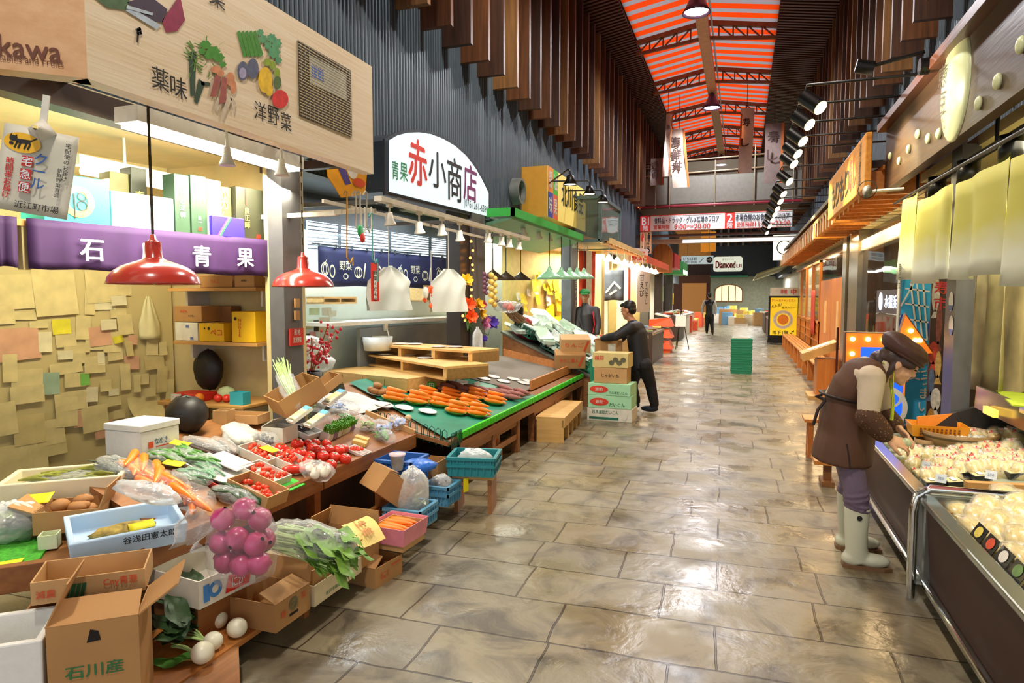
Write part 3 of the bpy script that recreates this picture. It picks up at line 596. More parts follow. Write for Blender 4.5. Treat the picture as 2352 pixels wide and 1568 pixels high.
GOLD = mt('gold_ink', '#d7b765', .4, metal=.3); PNK = mt('pink_ink', '#e04a9a', .5); GRN = mt('green_ink', '#34b34a', .5)
fA = sa-90
def su(px): p = WP(px, 540, SA, sn)-SA; return p.dot(sd)/sl
def shelfbox(name, lab, px0, px1, py0, d, mat_, bk=.03, deco=None, **k):
    u0, u1 = su(px0), su(px1); w = (u1-u0)*sl; p = onshelf((u0+u1)/2, bk+d/2); top = WP((px0+px1)/2, py0, onshelf(.5, bk), sn).z
    return solidbox(name, lab, 'box', TR((p.x, p.y, 1.976), sa), w, d, max(.05, top-1.976), mat_, deco, 'boxes on the high shelf')
shelfbox('gift_box', 'bright cyan gift box with a gold crescent mark on the high shelf', 110, 262, 405, .25, CYAN, deco=[('crescent', GOLD, lambda m, a, b, c: (m.ring(0, -.01, .05, .085, a))), ('ink_mark', INK, lambda m, a, b, c: (m.ring(.02, -.03, .022, .028, a), m.ring(.02, .02, .018, .024, a), m.line([(-.02, -.1), (-.02, .03)], .008, a)))])
shelfbox('carton', 'white and blue printed carton beside the cyan box', 266, 408, 448, .3, SKY)
shelfbox('sake_box', 'olive sake box behind the white and blue carton', 328, 372, 408, .12, OLIV, bk=.32)
shelfbox('sake_box', 'tall dark green sake box with brown frame behind the lamp chain', 372, 408, 398, .12, DKG, bk=.3, deco=[('characters', GOLD, lambda m, a, b, c: m.text('寿', a, 0, .03, .06))])
shelfbox('sake_box', 'green sake box with one white column of characters', 411, 445, 402, .12, SAKE, deco=[('characters', WHT, lambda m, a, b, c: m.vtext('江戸心正師', a, 0, .1, .032, 1.3))])
shelfbox('sake_box', 'green sake box with a red seal beside the first green one', 448, 484, 405, .12, SAKE, deco=[('characters', WHT, lambda m, a, b, c: m.vtext('良一', a, 0, -.08, .022, 1.2)), ('seal', REDI, lambda m, a, b, c: m.text('品質', a, 0, -.15, .025, .03))])
shelfbox('sake_box', 'pale cream box between green sake boxes', 486, 517, 415, .12, CREAM2)
shelfbox('sake_box', 'olive box with gold brush characters behind the violet box', 518, 556, 432, .16, OLIV, bk=.1, deco=[('characters', GOLD, lambda m, a, b, c: m.vtext('かのん', a, 0, .12, .07, 1.05))])
shelfbox('sake_box', 'dark box with red and gold columns at the shelf end', 558, 620, 435, .16, DKG, bk=.06, deco=[('characters', GOLD, lambda m, a, b, c: m.vtext('良正師', a, -.03, .02, .04, 1.2)), ('seal', REDI, lambda m, a, b, c: (m.rect(-.04, -.03, .06, .17, a), m.text('品質', a, .06, -.15, .03, .035)))])
shelfbox('gift_box', 'low violet box with pink and green stripe at the shelf edge', 488, 562, 498, .09, VIO, bk=.0, deco=[('pink_stripe', PNK, lambda m, a, b, c: m.line([(-.08, -.06), (.0, .06)], .012, a)), ('green_stripe', GRN, lambda m, a, b, c: m.line([(-.065, -.06), (.015, .06)], .012, a))])
# red enamel pendant lamps
REDE = mt('red_enamel', '#b5392d', .22, coat=.6, k=.05); CHN = mt('chain_dark', '#4a4034', .4, metal=.7)
def redlamp(c, dia, lab, top):
    t = wthing('pendant_lamp', lab, 'lamp', (c.x, c.y, c.z), 'red enamel pendant lamps'); r = dia/2
    M().lathe([(.034, .2), (.04, .125), (.055, .115), (r*.45, .103), (r*.68, .085), (r*.85, .06), (r*.95, .032), (r*.985, .008), (r, 0), (r*.96, .004), (r*.8, .05), (.04, .1)], c, 36).build('shade', REDE, t)
    M().lathe([(0, .235), (.012, .23), (.014, .21), (.03, .2)], c, 12).build('cap', REDE, t)
    M().ell(c+Vector((0, 0, .03)), .03).build('bulb', mt('bulb_white', '#e8e4d6', .3), t)
    m = M(); z = c.z+.235; i = 0
    while z < top:
        m.box((c.x, c.y, z+.025), (.004 if i % 2 else .014, .014 if i % 2 else .004, .05)); z += .045; i += 1
    m.build('chain', CHN, t); return t
redlamp(D(355, 653, 3.08), .405, 'larger red enamel pendant lamp in front of the purple curtain', 2.47)
redlamp(D(697, 659, 4.38), .405, 'red enamel pendant lamp in front of the gray pillar', 2.52)
# pinned papers
PAPS = [mt('note_cream', '#dccb92', .8), mt('note_pale', '#dccb92', .8), mt('note_tan', '#d2bf84', .8), mt('note_pink', '#dba988', .8), mt('note_white', '#e6dcb4', .8), mt('note_yellow', '#e8dc3c', .8), mt('note_green', '#7fc158', .8), mt('note_blue', '#9db59a', .8)]
wn = Vector((BD[1], -BD[0], 0)); wang = 79
NOTES = [(30, 670, 88, 80, 0), (125, 665, 78, 118, 1), (232, 655, 60, 80, 1), (275, 665, 45, 26, 1), (205, 695, 20, 55, 0), (240, 700, 40, 22, 4), (270, 712, 32, 34, 1), (140, 750, 34, 34, 5), (190, 752, 28, 55, 0), (150, 780, 38, 32, 0), (12, 720, 30, 48, 1),
 (55, 725, 42, 18, 1), (88, 745, 34, 16, 1), (40, 790, 78, 74, 3), (102, 785, 24, 46, 4), (175, 800, 48, 22, 1), (215, 790, 34, 26, 1), (228, 772, 42, 44, 3), (255, 785, 34, 48, 0), (285, 745, 30, 46, 1), (148, 815, 28, 20, 4), (180, 822, 24, 24, 1), (150, 845, 60, 26, 0), (208, 835, 26, 34, 1),
 (230, 822, 14, 30, 4), (262, 812, 30, 30, 0), (300, 832, 30, 32, 3), (20, 845, 26, 64, 1), (60, 870, 56, 46, 0), (115, 880, 30, 50, 7), (170, 872, 40, 32, 1), (192, 870, 18, 28, 6), (215, 845, 40, 22, 0), (240, 885, 22, 26, 1), (285, 865, 20, 60, 1), (325, 870, 24, 24, 1), (208, 905, 22, 34, 4),
 (258, 900, 20, 16, 4), (160, 920, 60, 44, 0), (248, 925, 30, 18, 1), (60, 905, 60, 40, 0), (150, 945, 40, 68, 1), (180, 960, 24, 40, 3), (215, 960, 50, 60, 1), (64, 985, 56, 68, 2), (112, 992, 52, 58, 0), (235, 985, 36, 40, 3), (260, 920, 24, 20, 1), (270, 950, 24, 20, 1), (75, 1045, 48, 66, 1), (125, 1030, 40, 26, 1),
 (12, 960, 34, 76, 0), (30, 1065, 60, 90, 1), (350, 830, 40, 34, 2), (368, 870, 22, 60, 2), (385, 900, 18, 60, 0), (345, 795, 24, 40, 1), (370, 800, 16, 30, 0), (300, 780, 18, 22, 3), (245, 745, 30, 24, 4), (268, 690, 30, 22, 4), (310, 880, 14, 40, 0), (340, 900, 22, 20, 1), (292, 800, 14, 34, 2)]
for i, (px, py, w, h, c) in enumerate(NOTES):
    p = WP(px, py, (*BA, 0), wn); d = (p-_C).dot(_F); sx = d/FPX/.88; sy = d/FPX
    if p.z > 2.0: continue
    lf = rnd.uniform(-4, 4); W_, H_ = w*sx, h*sy; cu = rnd.uniform(.002, .014)*min(1, H_*3)
    m = M().grid(lambda u, v: ((u-.5)*W_, (.5-v)*H_, .006+.0004*i+cu*v*v), 2, 4)
    o = m.build('pinned_note', PAPS[c], T=FA(p, wang) @ RZ(lf))
    big = w*h > 2600; nm = ['cream', 'pale cream', 'tan', 'salmon pink', 'off-white', 'bright yellow', 'light green', 'grey-green'][c]
    side = 'left part of' if px < 140 else ('middle of' if px < 260 else 'far end of'); lev = 'upper' if py < 760 else ('middle' if py < 880 else 'lower')
    tag(o, '%s %s note pinned in the %s %s the papered shop wall' % ('large' if big else 'small', nm, lev, side), 'paper note', 'pinned paper notes')
p = WP(330, 940, (*BA, 0), wn); o = M().grid(lambda u, v: ((u-.5)*.26+v*v*.05, (.5-v)*.22, .01+.17*v**3), 4, 10).build('wall_calendar', PAPS[1], T=FA(p, wang)); tag(o, 'large curling cream paper sheet hanging above the white foam box', 'paper sheet')
p = WP(268, 778, (*BA, 0), wn); tag(M().grid(lambda u, v: ((u-.5)*.075, (.5-v)*.055, .02+.03*math.sin(u*3.1)), 6, 3).build('sticky_note', PAPS[5], T=FA(p, wang) @ RZ(15)), 'curled bright yellow note on the papered wall beside the hanging bag', 'paper note')
# carrier bag hanging on the wall
BAGM = mt('bag_cream', '#e2d8a4', .45, k=.06, bump=.2, bsc=12)
p = WP(335, 680, (*BA, 0), wn)+wn*.02
def hbag(v): return .012+.1*min(1, v*3)**.8
m = M().grid(lambda u, v: ((u-.5)*2*(.012+.075*min(1, v*1.6+.05*math.sin(v*9)))+.012*v, -v*.34, .035*math.sin(u*3.14)*(.3+v)+.01*math.sin(u*14)*(1-v)), 12, 10)
tag(m.build('carrier_bag', BAGM, T=FA(p, wang), solid=.002), 'cream plastic carrier bag hanging on the papered wall', 'bag')
# alcove shelves and desk at the end of the wall
KRAFT = mt('kraft_card', '#b0834f', .75, k=.08, sc=5); KRAFT2 = mt('kraft_light', '#c39a66', .75, k=.07); KDK = mt('kraft_dark', '#8f6236', .75); YEL = mt('yellow_box', '#e9b615', .5, k=.06); PWHT = mt('white_card', '#dcd8c8', .6)
def endshelf(py, x0, x1, lab, d=.34):
    p = WY((x0+x1)/2, py, 3.83); a, b_ = WY(x0, py, 3.83), WY(x1, py, 3.83)
    t = wthing('wall_shelf', lab, 'shelf', (p.x, 3.8, p.z)); M().bx(a.x, -3.3, 3.83, 4.17, p.z-.025, p.z).build('board', WOODS, t)
    for x in (a.x+.05, -3.36): M().bx(x, x+.02, 3.95, 4.17, p.z-.14, p.z-.025).build('bracket', WPL, t)
    return p.z
z1 = endshelf(660, 385, 625, 'upper plank shelf in the alcove under the purple curtain'); z2 = endshelf(786, 398, 640, 'lower plank shelf in the alcove carrying yellow boxes')
def ebox(px0, px1, py0, z, mat_, name, lab, d=.24, yy=3.86, deco=None):
    a, b_ = WY(px0, 700, yy), WY(px1, 700, yy); h = max(.06, WY((px0+px1)/2, py0, yy).z-z)
    return solidbox(name, lab, 'box', TR(((a.x+b_.x)/2, yy+d/2, z+.002)), b_.x-a.x, d, h, mat_, deco)
txt = lambda s_, mm, h=.03, x=0, y=0, w=None: ('lettering', mm, lambda m, a, b, c: m.text(s_, a, x, y, h, w))
ebox(460, 535, 632, z1, KRAFT, 'carton', 'brown carton on the upper alcove shelf with red print', deco=[txt('りんご', REDI, .025)])
ebox(540, 585, 630, z1, KRAFT2, 'carton', 'tan carton at the pillar end of the upper alcove shelf', deco=[txt('AMD', INK, .02)])
ebox(400, 452, 741, z2, PWHT, 'carton', 'white carton with blue squares under the brown carton', deco=[('blue_square', mt('label_blue', '#5b6fae', .5), lambda m, a, b, c: (m.rect(.0, .03, .03, .05, a), m.rect(.04, .07, -.06, -.04, a)))])
zc = WY(425, 740, 3.86).z+.003
ebox(398, 462, 703, zc, KRAFT, 'carton', 'brown carton with red mark stacked on the white carton', .2, deco=[txt('みかん', REDI, .022, -.03, .02), ('code', INK, lambda m, a, b, c: m.text('A M D.', a, .04, -.015, .016))])
ebox(464, 530, 703, z2, KDK, 'carton', 'darker brown carton behind the small yellow box', .1, yy=4.05)
ebox(455, 512, 743, z2, YEL, 'carton', 'smaller yellow carton with red characters on the lower alcove shelf', .2, yy=3.83, deco=[txt('ペコ', REDI, .05, .05, 0), ('round_mark', INK, lambda m, a, b, c: (m.disc(-.02, .03, .012, .012, a), m.disc(-.06, .03, .008, .008, a)))])
ebox(531, 585, 716, z2, YEL, 'carton', 'larger yellow carton at the pillar end of the lower alcove shelf', .26, yy=3.84, deco=[('lettering', REDI, lambda m, a, b, c: m.vtext('NUDLR', a, -.03, .05, .028, 1.0)), ('round_mark', INK, lambda m, a, b, c: m.disc(-.07, .06, .012, .012, a))])
t = wthing('packing_desk', 'small wooden packing desk in the alcove beside the papered wall', 'desk', (-3.7, 3.95, 0))
M().bx(-4.15, -3.35, 3.72, 4.15, .77, .8).build('desk_top', WOODS, t, bev=.008)
for x, y in ((-4.1, 3.76), (-3.42, 3.76), (-4.1, 4.12), (-3.42, 4.12)): M().bx(x, x+.04, y-.02, y+.02, 0, .77).build('leg', WOODT, t)
BLK = mt('black_soft', '#1b1614', .5, k=.2); TEAL = mt('teal_plastic', '#3aa8b4', .4)
dp = lambda px, py, y=3.7: WY(px, py, y)
m = M(); m.grid(lambda u, v: ((u-.5)*(.3-.05*v), .03*math.sin(u*3.14), v*.3*(1-.15*abs(u-.4))), 8, 6).grid(lambda u, v: ((u-.5)*(.3-.05*v), .12-.03*math.sin(u*3.14), v*.3*(1-.15*abs(u-.4))), 8, 6)
tag(M().ell((0, 0, .15), (.14, .07, .16), 16, jit=.05).build('shoulder_bag', BLK, T=TR((-3.95, 4.03, .8+.06))), 'dark soft shoulder bag standing on the packing desk', 'bag')
solidbox('shoe_box', 'flat red and white box under the dark bag on the desk', 'box', TR((-3.92, 3.86, .801)), .27, .2, .055, mt('box_red', '#d2281c', .5), [('white_end', WPL, lambda m, a, b, c: m.rect(-.13, -.03, -.027, .027, a))])
TOM = mt('tomato_red', '#d8301c', .28, coat=.3, k=.1); ORG = mt('mikan_orange', '#f08a1c', .5); CABB = mt('cabbage', '#c9d7a2', .5, k=.2)
for i, x in enumerate((-3.66, -3.6, -3.54)): tag(M().ell((0, 0, .03), (.033, .033, .029), 14).build('tomato', TOM, T=TR((x, 3.82+.02*i, .8))), 'red tomato on the packing desk in the alcove', 'tomato', 'tomatoes on the desk')
tag(M().ell((0, 0, .033), .034, 14).build('mandarin', ORG, T=TR((-3.8, 3.78, .8))), 'orange mandarin on the packing desk edge', 'fruit')
tag(M().ell((0, 0, .05), (.07, .06, .05), 14, jit=.1).build('cabbage_half', CABB, T=TR((-3.7, 3.95, .8))), 'wrapped pale cabbage beside tomatoes on the desk', 'cabbage')
m = M(); m.tray(.12, .08, .09, .006); tag(m.build('scoop_bin', TEAL, T=TR((-3.44, 3.8, .801))), 'teal plastic bin at the pillar end of the desk', 'bin')
# delivery-service flag at the left edge
fr = FA(D(84, 395, 2.55), 35) @ RZ(-9)
t = thing('delivery_flag', 'white hanging delivery-service sign with yellow oval cat mark at the left edge', 'sign', T=fr)
M().grid(lambda u, v: ((u-.5)*.25, (.5-v)*.33, .008*math.sin(u*5+v*2)), 8, 8).build('sheet', mt('flag_white', '#d6d3c0', .5), t, solid=.002)
I4 = Matrix(); M().disc(-.055, .1, .062, .038, I4, .011).build('yellow_oval', mt('oval_yellow', '#f0b818', .5), t)
m = M(); z = .013; m.plate([(-.075, .095), (-.03, .1), (-.025, .115), (-.072, .113)], I4, z); m.disc(-.085, .112, .014, .012, I4, z, 12); m.plate([(-.097, .12), (-.09, .119), (-.094, .13)], I4, z); m.plate([(-.08, .12), (-.074, .118), (-.075, .13)], I4, z)
for x in (-.072, -.06, -.04, -.028): m.line([(x, .1), (x-.006, .078)], .006, I4, z)
m.line([(-.026, .112), (-.008, .126)], .005, I4, z); m.disc(-.09, .092, .008, .006, I4, z, 10); m.build('cat_mark', INK, t)
M().vtext('クール', I4, .012, .05, .045, 1.05, None, .012).build('blue_lettering', mt('ink_blue', '#2a5da8', .5), t)
m = M()
for i, y in enumerate((.035, -.015, -.065)): m.rect(-.05, -.012, y-.022, y+.018, I4, .011)
m.build('red_squares', REDI, t); M().vtext('宅急便', I4, -.031, .033, .034, 1.47, None, .014).build('white_lettering', WHT, t)
M().vtext('時間帯お届け', I4, -.087, .025, .024, 1.1, None, .012, .02).build('red_lettering', REDI, t)
M().vtext('宅配便のお届け', I4, .1, .12, .018, 1.2, None, .014).vtext('新鮮野菜直送', I4, .082, .02, .016, 1.2, None, .014).text('近江町市場', I4, .02, -.135, .028, .15, .012).build('black_lettering', INK, t)
M().bx(-.012, .012, .165, .3, -.004, .004).build('hanging_strap', WPL, t); M().lathe([(.05, 0), (.02, .05), (.012, .06)], (0, .16, 0), 4).build('clip', WPL, t)
# ================================================================ first stall: tables and produce
DECK = wood('deck_wood', '#8a5a30', '#a26c3c', 'y'); STYR = mt('styrofoam', '#e6e6df', .75, k=.03, sc=30, bump=.08, bsc=150); STYB = mt('styrofoam_blue', '#b9d4ec', .7, k=.03, bump=.06, bsc=150); STYC = mt('styrofoam_warm', '#ddd2ae', .75, k=.04, bump=.08, bsc=150)
CLR = film('clear_film', '#f4f7f7', .24); CLT = film('clear_thin', '#f4f7f7', .12, .1, 16); CLR2 = film('cloudy_film', '#eef2f0', .5, .2, 16); PKF = film('pink_film', '#f08fae', .62, .2, 14)
TI = 16.7
def wtag(o, label, cat, group=None): return tag(o, label, cat, group)
# decks
t = wthing('produce_stall', 'long slanted wooden produce stall with brown front trim', 'stall', (-2.9, 3.2, 0))
def deck(m, pts, zf, th=.03):
    n = len(pts); m.add([(x, y, zf(x)-th) for x, y in pts]+[(x, y, zf(x)) for x, y in pts], [tuple(range(n-1, -1, -1)), tuple(range(n, 2*n))]+[(i, (i+1) % n, n+(i+1) % n, n+i) for i in range(n)], False)
z1f = lambda x: .5+.3*(-2.38-x)-.004
m = M(); deck(m, [(-2.42, 2.2), (-2.42, 4.5), (-2.97, 4.5), (-2.97, 3.7), (-3.3, 3.5), (-3.3, 2.75), (-3.05, 2.6), (-3.0, 2.25)], z1f); m.build('slanted_top', DECK, t)
m = M(); deck(m, [(-3.6, 1.0), (-2.42, 2.0), (-2.42, 2.2), (-3.3, 2.2), (-3.9, 1.5)], lambda x: .49); m.build('corner_top', DECK, t)
m = M(); m.bx(-2.42, -2.375, 2.06, 3.3, .41, .515).bx(-2.42, -2.375, 3.31, 4.5, .41, .515).build('front_trim', WOODT, t, bev=.004)
m = M(); m.beam((-3.55, .92, .46), (-2.395, 2.06, .46), .045, .11); m.build('corner_trim', WOODT, t, bev=.004)
m = M(); m.box((-2.62, 4.51, .56), (.46, .02, .1), 0, TI).build('end_board', KRAFT2, t)
for x, y in ((-2.45, 2.25), (-2.45, 3.3), (-2.45, 4.42), (-2.93, 4.4)): M().bx(x-.03, x+.03, y-.03, y+.03, 0, .42).build('leg', WOODT, t)
M().bx(-2.6, -2.57, 2.2, 4.4, .02, .4).build('back_panel', mt('stall_shadow_board', '#4a3020', .7), t)  # dark brown board behind the stall legs
t = wthing('low_bench', 'low orange wooden plank bench along the front of the first stall', 'bench', (-2.1, 2.3, 0))
M().bx(-2.4, -1.985, 1.75, 4.1, .095, .12).build('plank', wood('plank_orange', '#a9672c', '#c07d3c', 'y'), t)
for y in (1.95, 2.6, 3.3, 4.0):
    for x in (-2.36, -2.04): M().bx(x, x+.04, y, y+.04, 0, .095).build('leg', WOODT, t)
t = wthing('low_bench', 'low wooden plank holding the bottom-left cartons at the stall corner', 'bench', (-2.3, 1.5, 0))
M().box((-2.25, 1.62, .1), (1.1, .36, .025), 43).build('plank', DECK, t)
for u in (-.45, .0, .45): p = Vector((-2.25, 1.62, .045))+Vector((math.cos(R_(43)), math.sin(R_(43)), 0))*u; M().box(p, (.05, .3, .085), 43).build('leg', WOODT, t)
# ---- carton builders
def carton(lab, T, w, d, h, mat_=KRAFT, flaps='', th=.006, deco=None, name='carton', grp=None, inner=None, fl=.11):
    """open carton; flaps: letters l r f b with folded-out angle in degrees, e.g. 'l40 r70'"""
    t = thing(name, lab, 'carton' if 'tray' not in name else 'tray', T=T, group=grp); M().tray(w, d, h, th).build('body', mat_ if inner is None else [mat_, inner], t)
    for f_ in flaps.split():
        s_, a = f_[0], R_(float(f_[1:])); L = fl; c, sn_ = L*math.cos(a), L*math.sin(a); m = M()
        # a: 0 = flat outwards, 90 = upright, 180 = folded in, negative = hanging down
        if s_ == 'l': m.add([(-w/2, -d/2, h), (-w/2, d/2, h), (-w/2-c, d/2-.01, h+sn_), (-w/2-c, -d/2+.01, h+sn_)], [(0, 1, 2, 3)], False)
        if s_ == 'r': m.add([(w/2, -d/2, h), (w/2, d/2, h), (w/2+c, d/2-.01, h+sn_), (w/2+c, -d/2+.01, h+sn_)], [(0, 1, 2, 3)], False)
        if s_ == 'f': m.add([(-w/2, -d/2, h), (w/2, -d/2, h), (w/2-.01, -d/2-c, h+sn_), (-w/2+.01, -d/2-c, h+sn_)], [(0, 1, 2, 3)], False)
        if s_ == 'b': m.add([(-w/2, d/2, h), (w/2, d/2, h), (w/2-.01, d/2+c, h+sn_), (-w/2+.01, d/2+c, h+sn_)], [(0, 1, 2, 3)], False)
        m.build('flap', mat_, t, solid=.005)
    for nm, mm, fn in deco or (): m = M(); fn(m, FA((0, -d/2-.001, h/2), 0), FA((w/2+.001, 0, h/2), 90), FA((-w/2-.001, 0, h/2), -90)); m.build(nm, mm, t)
    return t
def foam(lab, T, w, d, h, mat_=STYR, th=.025, deco=None, grp=None):
    t = thing('foam_tray', lab, 'tray', T=T, group=grp); M().tray(w, d, h, th, flare=.008).build('body', mat_, t, bev=.006)
    for nm, mm, fn in deco or (): m = M(); fn(m, FA((0, -d/2-.006, h/2), 0, 4), FA((w/2+.006, 0, h/2), 90, 4), None); m.build(nm, mm, t)
    return t
def cor(p, rz, w, d, hx=-1, hy=1):
    """centre of a box whose near corner is p; box extends hx*w along x and hy*d along y in its own turned frame"""
    v = RZ(rz) @ Vector((hx*w/2, hy*d/2, 0)); return Vector(p)+v
GRNI = mt('ink_green', '#2f6b3e', .5); REDO = mt('ink_orange', '#d9522a', .5)
# ---- vegetables
CARM = mt('carrot_orange', '#ff8420', .4, k=.08, stretch=(2, 40, 40), sc=3); GRLF = mt('leaf_green', '#4f8a34', .5, k=.3, sc=12); DKLF = mt('leaf_dark', '#2d4a24', .5, k=.3, sc=12); LTST = mt('stalk_light', '#a9c77a', .45, k=.2); YGR = mt('leaf_yellowgreen', '#9ab84a', .5, k=.25, sc=14)
TURN = mt('turnip_white', '#ece9cf', .35, k=.04); PTUR = mt('turnip_pink', '#9c1c50', .3, hex2='#cc4a84', sc=6); POT = mt('potato_brown', '#a8743f', .7, k=.2, sc=16); SPOT = mt('sweet_potato', '#9a6058', .6, k=.15, sc=12); BEAN = mt('bean_green', '#8c8f34', .5, k=.3, sc=20); AUB = mt('aubergine', '#2d2233', .25, coat=.4); GARL = mt('garlic_white', '#ece4d0', .6, k=.06)
def proto(m): me = m.build('proto', MATS['carrot_orange']); d = me.data; bpy.data.objects.remove(me); return d
def put(data, name, lab, cat, T, mat_, grp=None):
    o = bpy.data.objects.new(name, data); COL.objects.link(o); o.matrix_world = T
    if not data.get('_m'): data.materials.clear(); data.materials.append(mat_); data['_m'] = 1
    return tag(o, lab, cat, grp)
CARROT = proto(M().tube([(0, 0, 0), (.006, 0, 0), (.02, 0, 0), (.07, .001, 0), (.13, 0, 0), (.17, -.003, 0), (.185, -.004, 0)], [.006, .017, .022, .0205, .016, .009, .003], 12))
TURNIP = proto(M().lathe([(.002, -.05), (.012, -.043), (.03, -.034), (.042, -.012), (.043, .01), (.032, .034), (.012, .042), (.008, .05)], n=20))
POTATO = proto(M().ell((0, 0, 0), (.045, .034, .028), 14, jit=.03)); SWEET = proto(M().tube([(-.1, .01, 0), (-.085, .006, 0), (-.04, 0, 0), (.02, 0, .002), (.07, .006, 0), (.1, .014, 0)], [.003, .014, .027, .028, .016, .003], 12))
def leaf(m, p, yaw, pitch, L, w, droop=.3):
    T = m.T; m.T = T @ Matrix.Translation(p) @ RZ(yaw) @ Matrix.Rotation(R_(-pitch), 4, 'Y')
    ph = rnd.random()*6
    m.grid(lambda u, v: (L*u, (v-.5)*w*(math.sin(math.pi*min(1, .08+u*.95))**.7)+.0, -droop*L*u*u+.012*math.sin(u*9+ph)*abs(v-.5)*2), 7, 4); m.T = T
def stalk(m, p, yaw, pitch, L, r, bend=-.15):
    d = Vector((math.cos(R_(yaw))*math.cos(R_(pitch)), math.sin(R_(yaw))*math.cos(R_(pitch)), math.sin(R_(pitch)))); p = Vector(p)
    m.tube([p, p+d*L*.5+Vector((0, 0, -.02*L)), p+d*L+Vector((0, 0, bend*L))], [r, r*.9, r*.5], 6)
def tomato(T, s_, lab, grp):
    t = thing('tomato', lab, 'tomato', T=T @ Matrix.Scale(s_, 4), group=grp); M().lathe([(.0, -.032), (.018, -.03), (.034, -.016), (.038, .002), (.033, .02), (.018, .031), (.006, .029), (0, .027)], n=18).build('fruit', TOM, t)
    m = M()
    for k in range(5): m.T = Matrix.Translation((0, 0, .03)) @ RZ(72*k); m.add([(0, -.003, 0), (.02, 0, .004), (0, .003, 0)], [(0, 1, 2)], False)
    m.build('calyx', GRLF, t); return t
def crumple(m, c, r, jit=.1, n=18, rz=0): m.ell(c, r, n, rz=rz, jit=jit)
def pbag(lab, T, r, fill, fillmat, filmmat=None, grp=None, jit=.12, name='vegetable_bag'):
    """clear bag with a filling part"""
    t = thing(name, lab, 'bag', T=T, group=grp); m = M(); fill(m); m.build('filling', fillmat, t); m = M(); crumple(m, (0, 0, r[2]*.8), r, jit); m.build('film', filmmat or CLR, t); return t
def beans(n, L, r, sp):
    def f(m):
        for i in range(n):
            x, y, z = rnd.uniform(-sp[0], sp[0]), rnd.uniform(-sp[1], sp[1]), rnd.uniform(.005, sp[2]); a = rnd.uniform(-.5, .5); c, s_ = math.cos(a)*L/2, math.sin(a)*L/2
            m.tube([(x-c, y-s_, z), (x, y, z+.006), (x+c, y+s_, z)], [r*.4, r, r*.4], 6)
    return f
def leaves(n, L, w, sp, up=(5, 40)):
    def f(m):
        for i in range(n): leaf(m, (rnd.uniform(-sp[0], sp[0]), rnd.uniform(-sp[1], sp[1]), rnd.uniform(.01, sp[2])), rnd.uniform(-40, 40), rnd.uniform(*up), L*rnd.uniform(.7, 1.2), w)
    return f
def balls(n, r, sp, jit=0):
    def f(m):
        for i in range(n): m.ell((rnd.uniform(-sp[0], sp[0]), rnd.uniform(-sp[1], sp[1]), r+rnd.uniform(0, sp[2])), r*rnd.uniform(.85, 1.1), 10, jit=jit)
    return f
def s1(px, py, rz=0, lift=0): p = S1(px, py); p.z += lift; return TR(p, rz, 0) @ Matrix.Rotation(R_(TI), 4, 'Y') if rz == 0 else Matrix.Translation(p) @ Matrix.Rotation(R_(TI), 4, 'Y') @ RZ(rz)
# ---- back row of the stall
p = S1(330, 1052)
t = thing('foam_box', 'lidded white styrofoam box with red and blue print at the back of the stall', 'box', T=TR((p.x-.15, p.y+.13, p.z-.01), 0, 0, 0, .86))
M().bx(-.155, .155, -.15, .15, 0, .17).build('body', STYR, t, bev=.006); M().bx(-.16, .16, -.155, .155, .172, .215).build('lid', STYR, t, bev=.006)
f9 = FA((.156, 0, .09), 90); M().rect(-.1, -.06, -.03, .01, f9).build('red_mark', REDO, t); M().text('なめき', f9, .0, .005, .04, .1).build('blue_lettering', mt('ink_blue2', '#24506b', .5), t); M().line([(-.04, -.03), (.06, -.03)], .008, f9).build('red_line', REDO, t)
p = W(130, 1150, .6)
t = foam('cream foam tray of green beans at the left of the stall', TR((p.x-.05, p.y+.1, .6), 40), .5, .3, .11, STYC)
pbag('heap of yellow-green broad bean pods in the cream foam tray', TR((p.x-.03, p.y+.1, .66), 40), (.2, .1, .03), beans(50, .13, .011, (.15, .08, .05)), BEAN, name='bean_heap')
p = W(150, 1213, .53)
t = carton('small kraft carton of brown mushrooms in front of the cream foam tray', TR((p.x, p.y+.05, .53), 35), .26, .22, .1, KRAFT, 'r70 l20', fl=.1)
for i in range(7): put(POTATO, 'mushroom', 'round brown mushroom in the small kraft carton beside the blue tray', 'mushroom', TR((p.x+rnd.uniform(-.07, .07), p.y+.05+rnd.uniform(-.05, .05), .595+.02*(i % 3)), i*50), POT, 'mushrooms in the small carton')
YCARD = mt('yellow_card', '#f2e21c', .6)
def card(lab, T, w=.1, h=.07, mat_=YCARD, name='price_card'): return tag(M().grid(lambda u, v: ((u-.5)*w, (v-.5)*h, .006*u*u), 4, 2).build(name, mat_, T=T, solid=.0015), lab, 'card', 'price cards' if name == 'price_card' else None)
card('yellow price card leaning between the cream foam tray and the mushroom carton', TR((p.x-.16, p.y-.0, .65), 35, 0, 20), .1, .08)
p = W(290, 1270, .5)-_R*.13
t = foam('pale blue foam tray with black characters overhanging the stall corner', TR((p.x+.02, p.y+.13, .515), 57, 0, 6), .42, .3, .095, STYB, .022, [('lettering', INK, lambda m, a, b, c: m.text('谷浅田憲太郎', a, .07, .018, .03, .2))])
tag(M().ell((0, 0, .01), (.13, .07, .025), 16, jit=.15).build('mushroom_heap', mt('heap_tan', '#a38b3e', .7, k=.4, sc=40), T=TR((p.x+.0, p.y+.14, .545), 57)), 'low heap of yellow-tan produce at the bottom of the pale blue tray', 'produce heap', kind='stuff')
card('yellow price card lying inside the pale blue foam tray', TR((p.x+.08, p.y+.16, .575), 57, 0, 10))
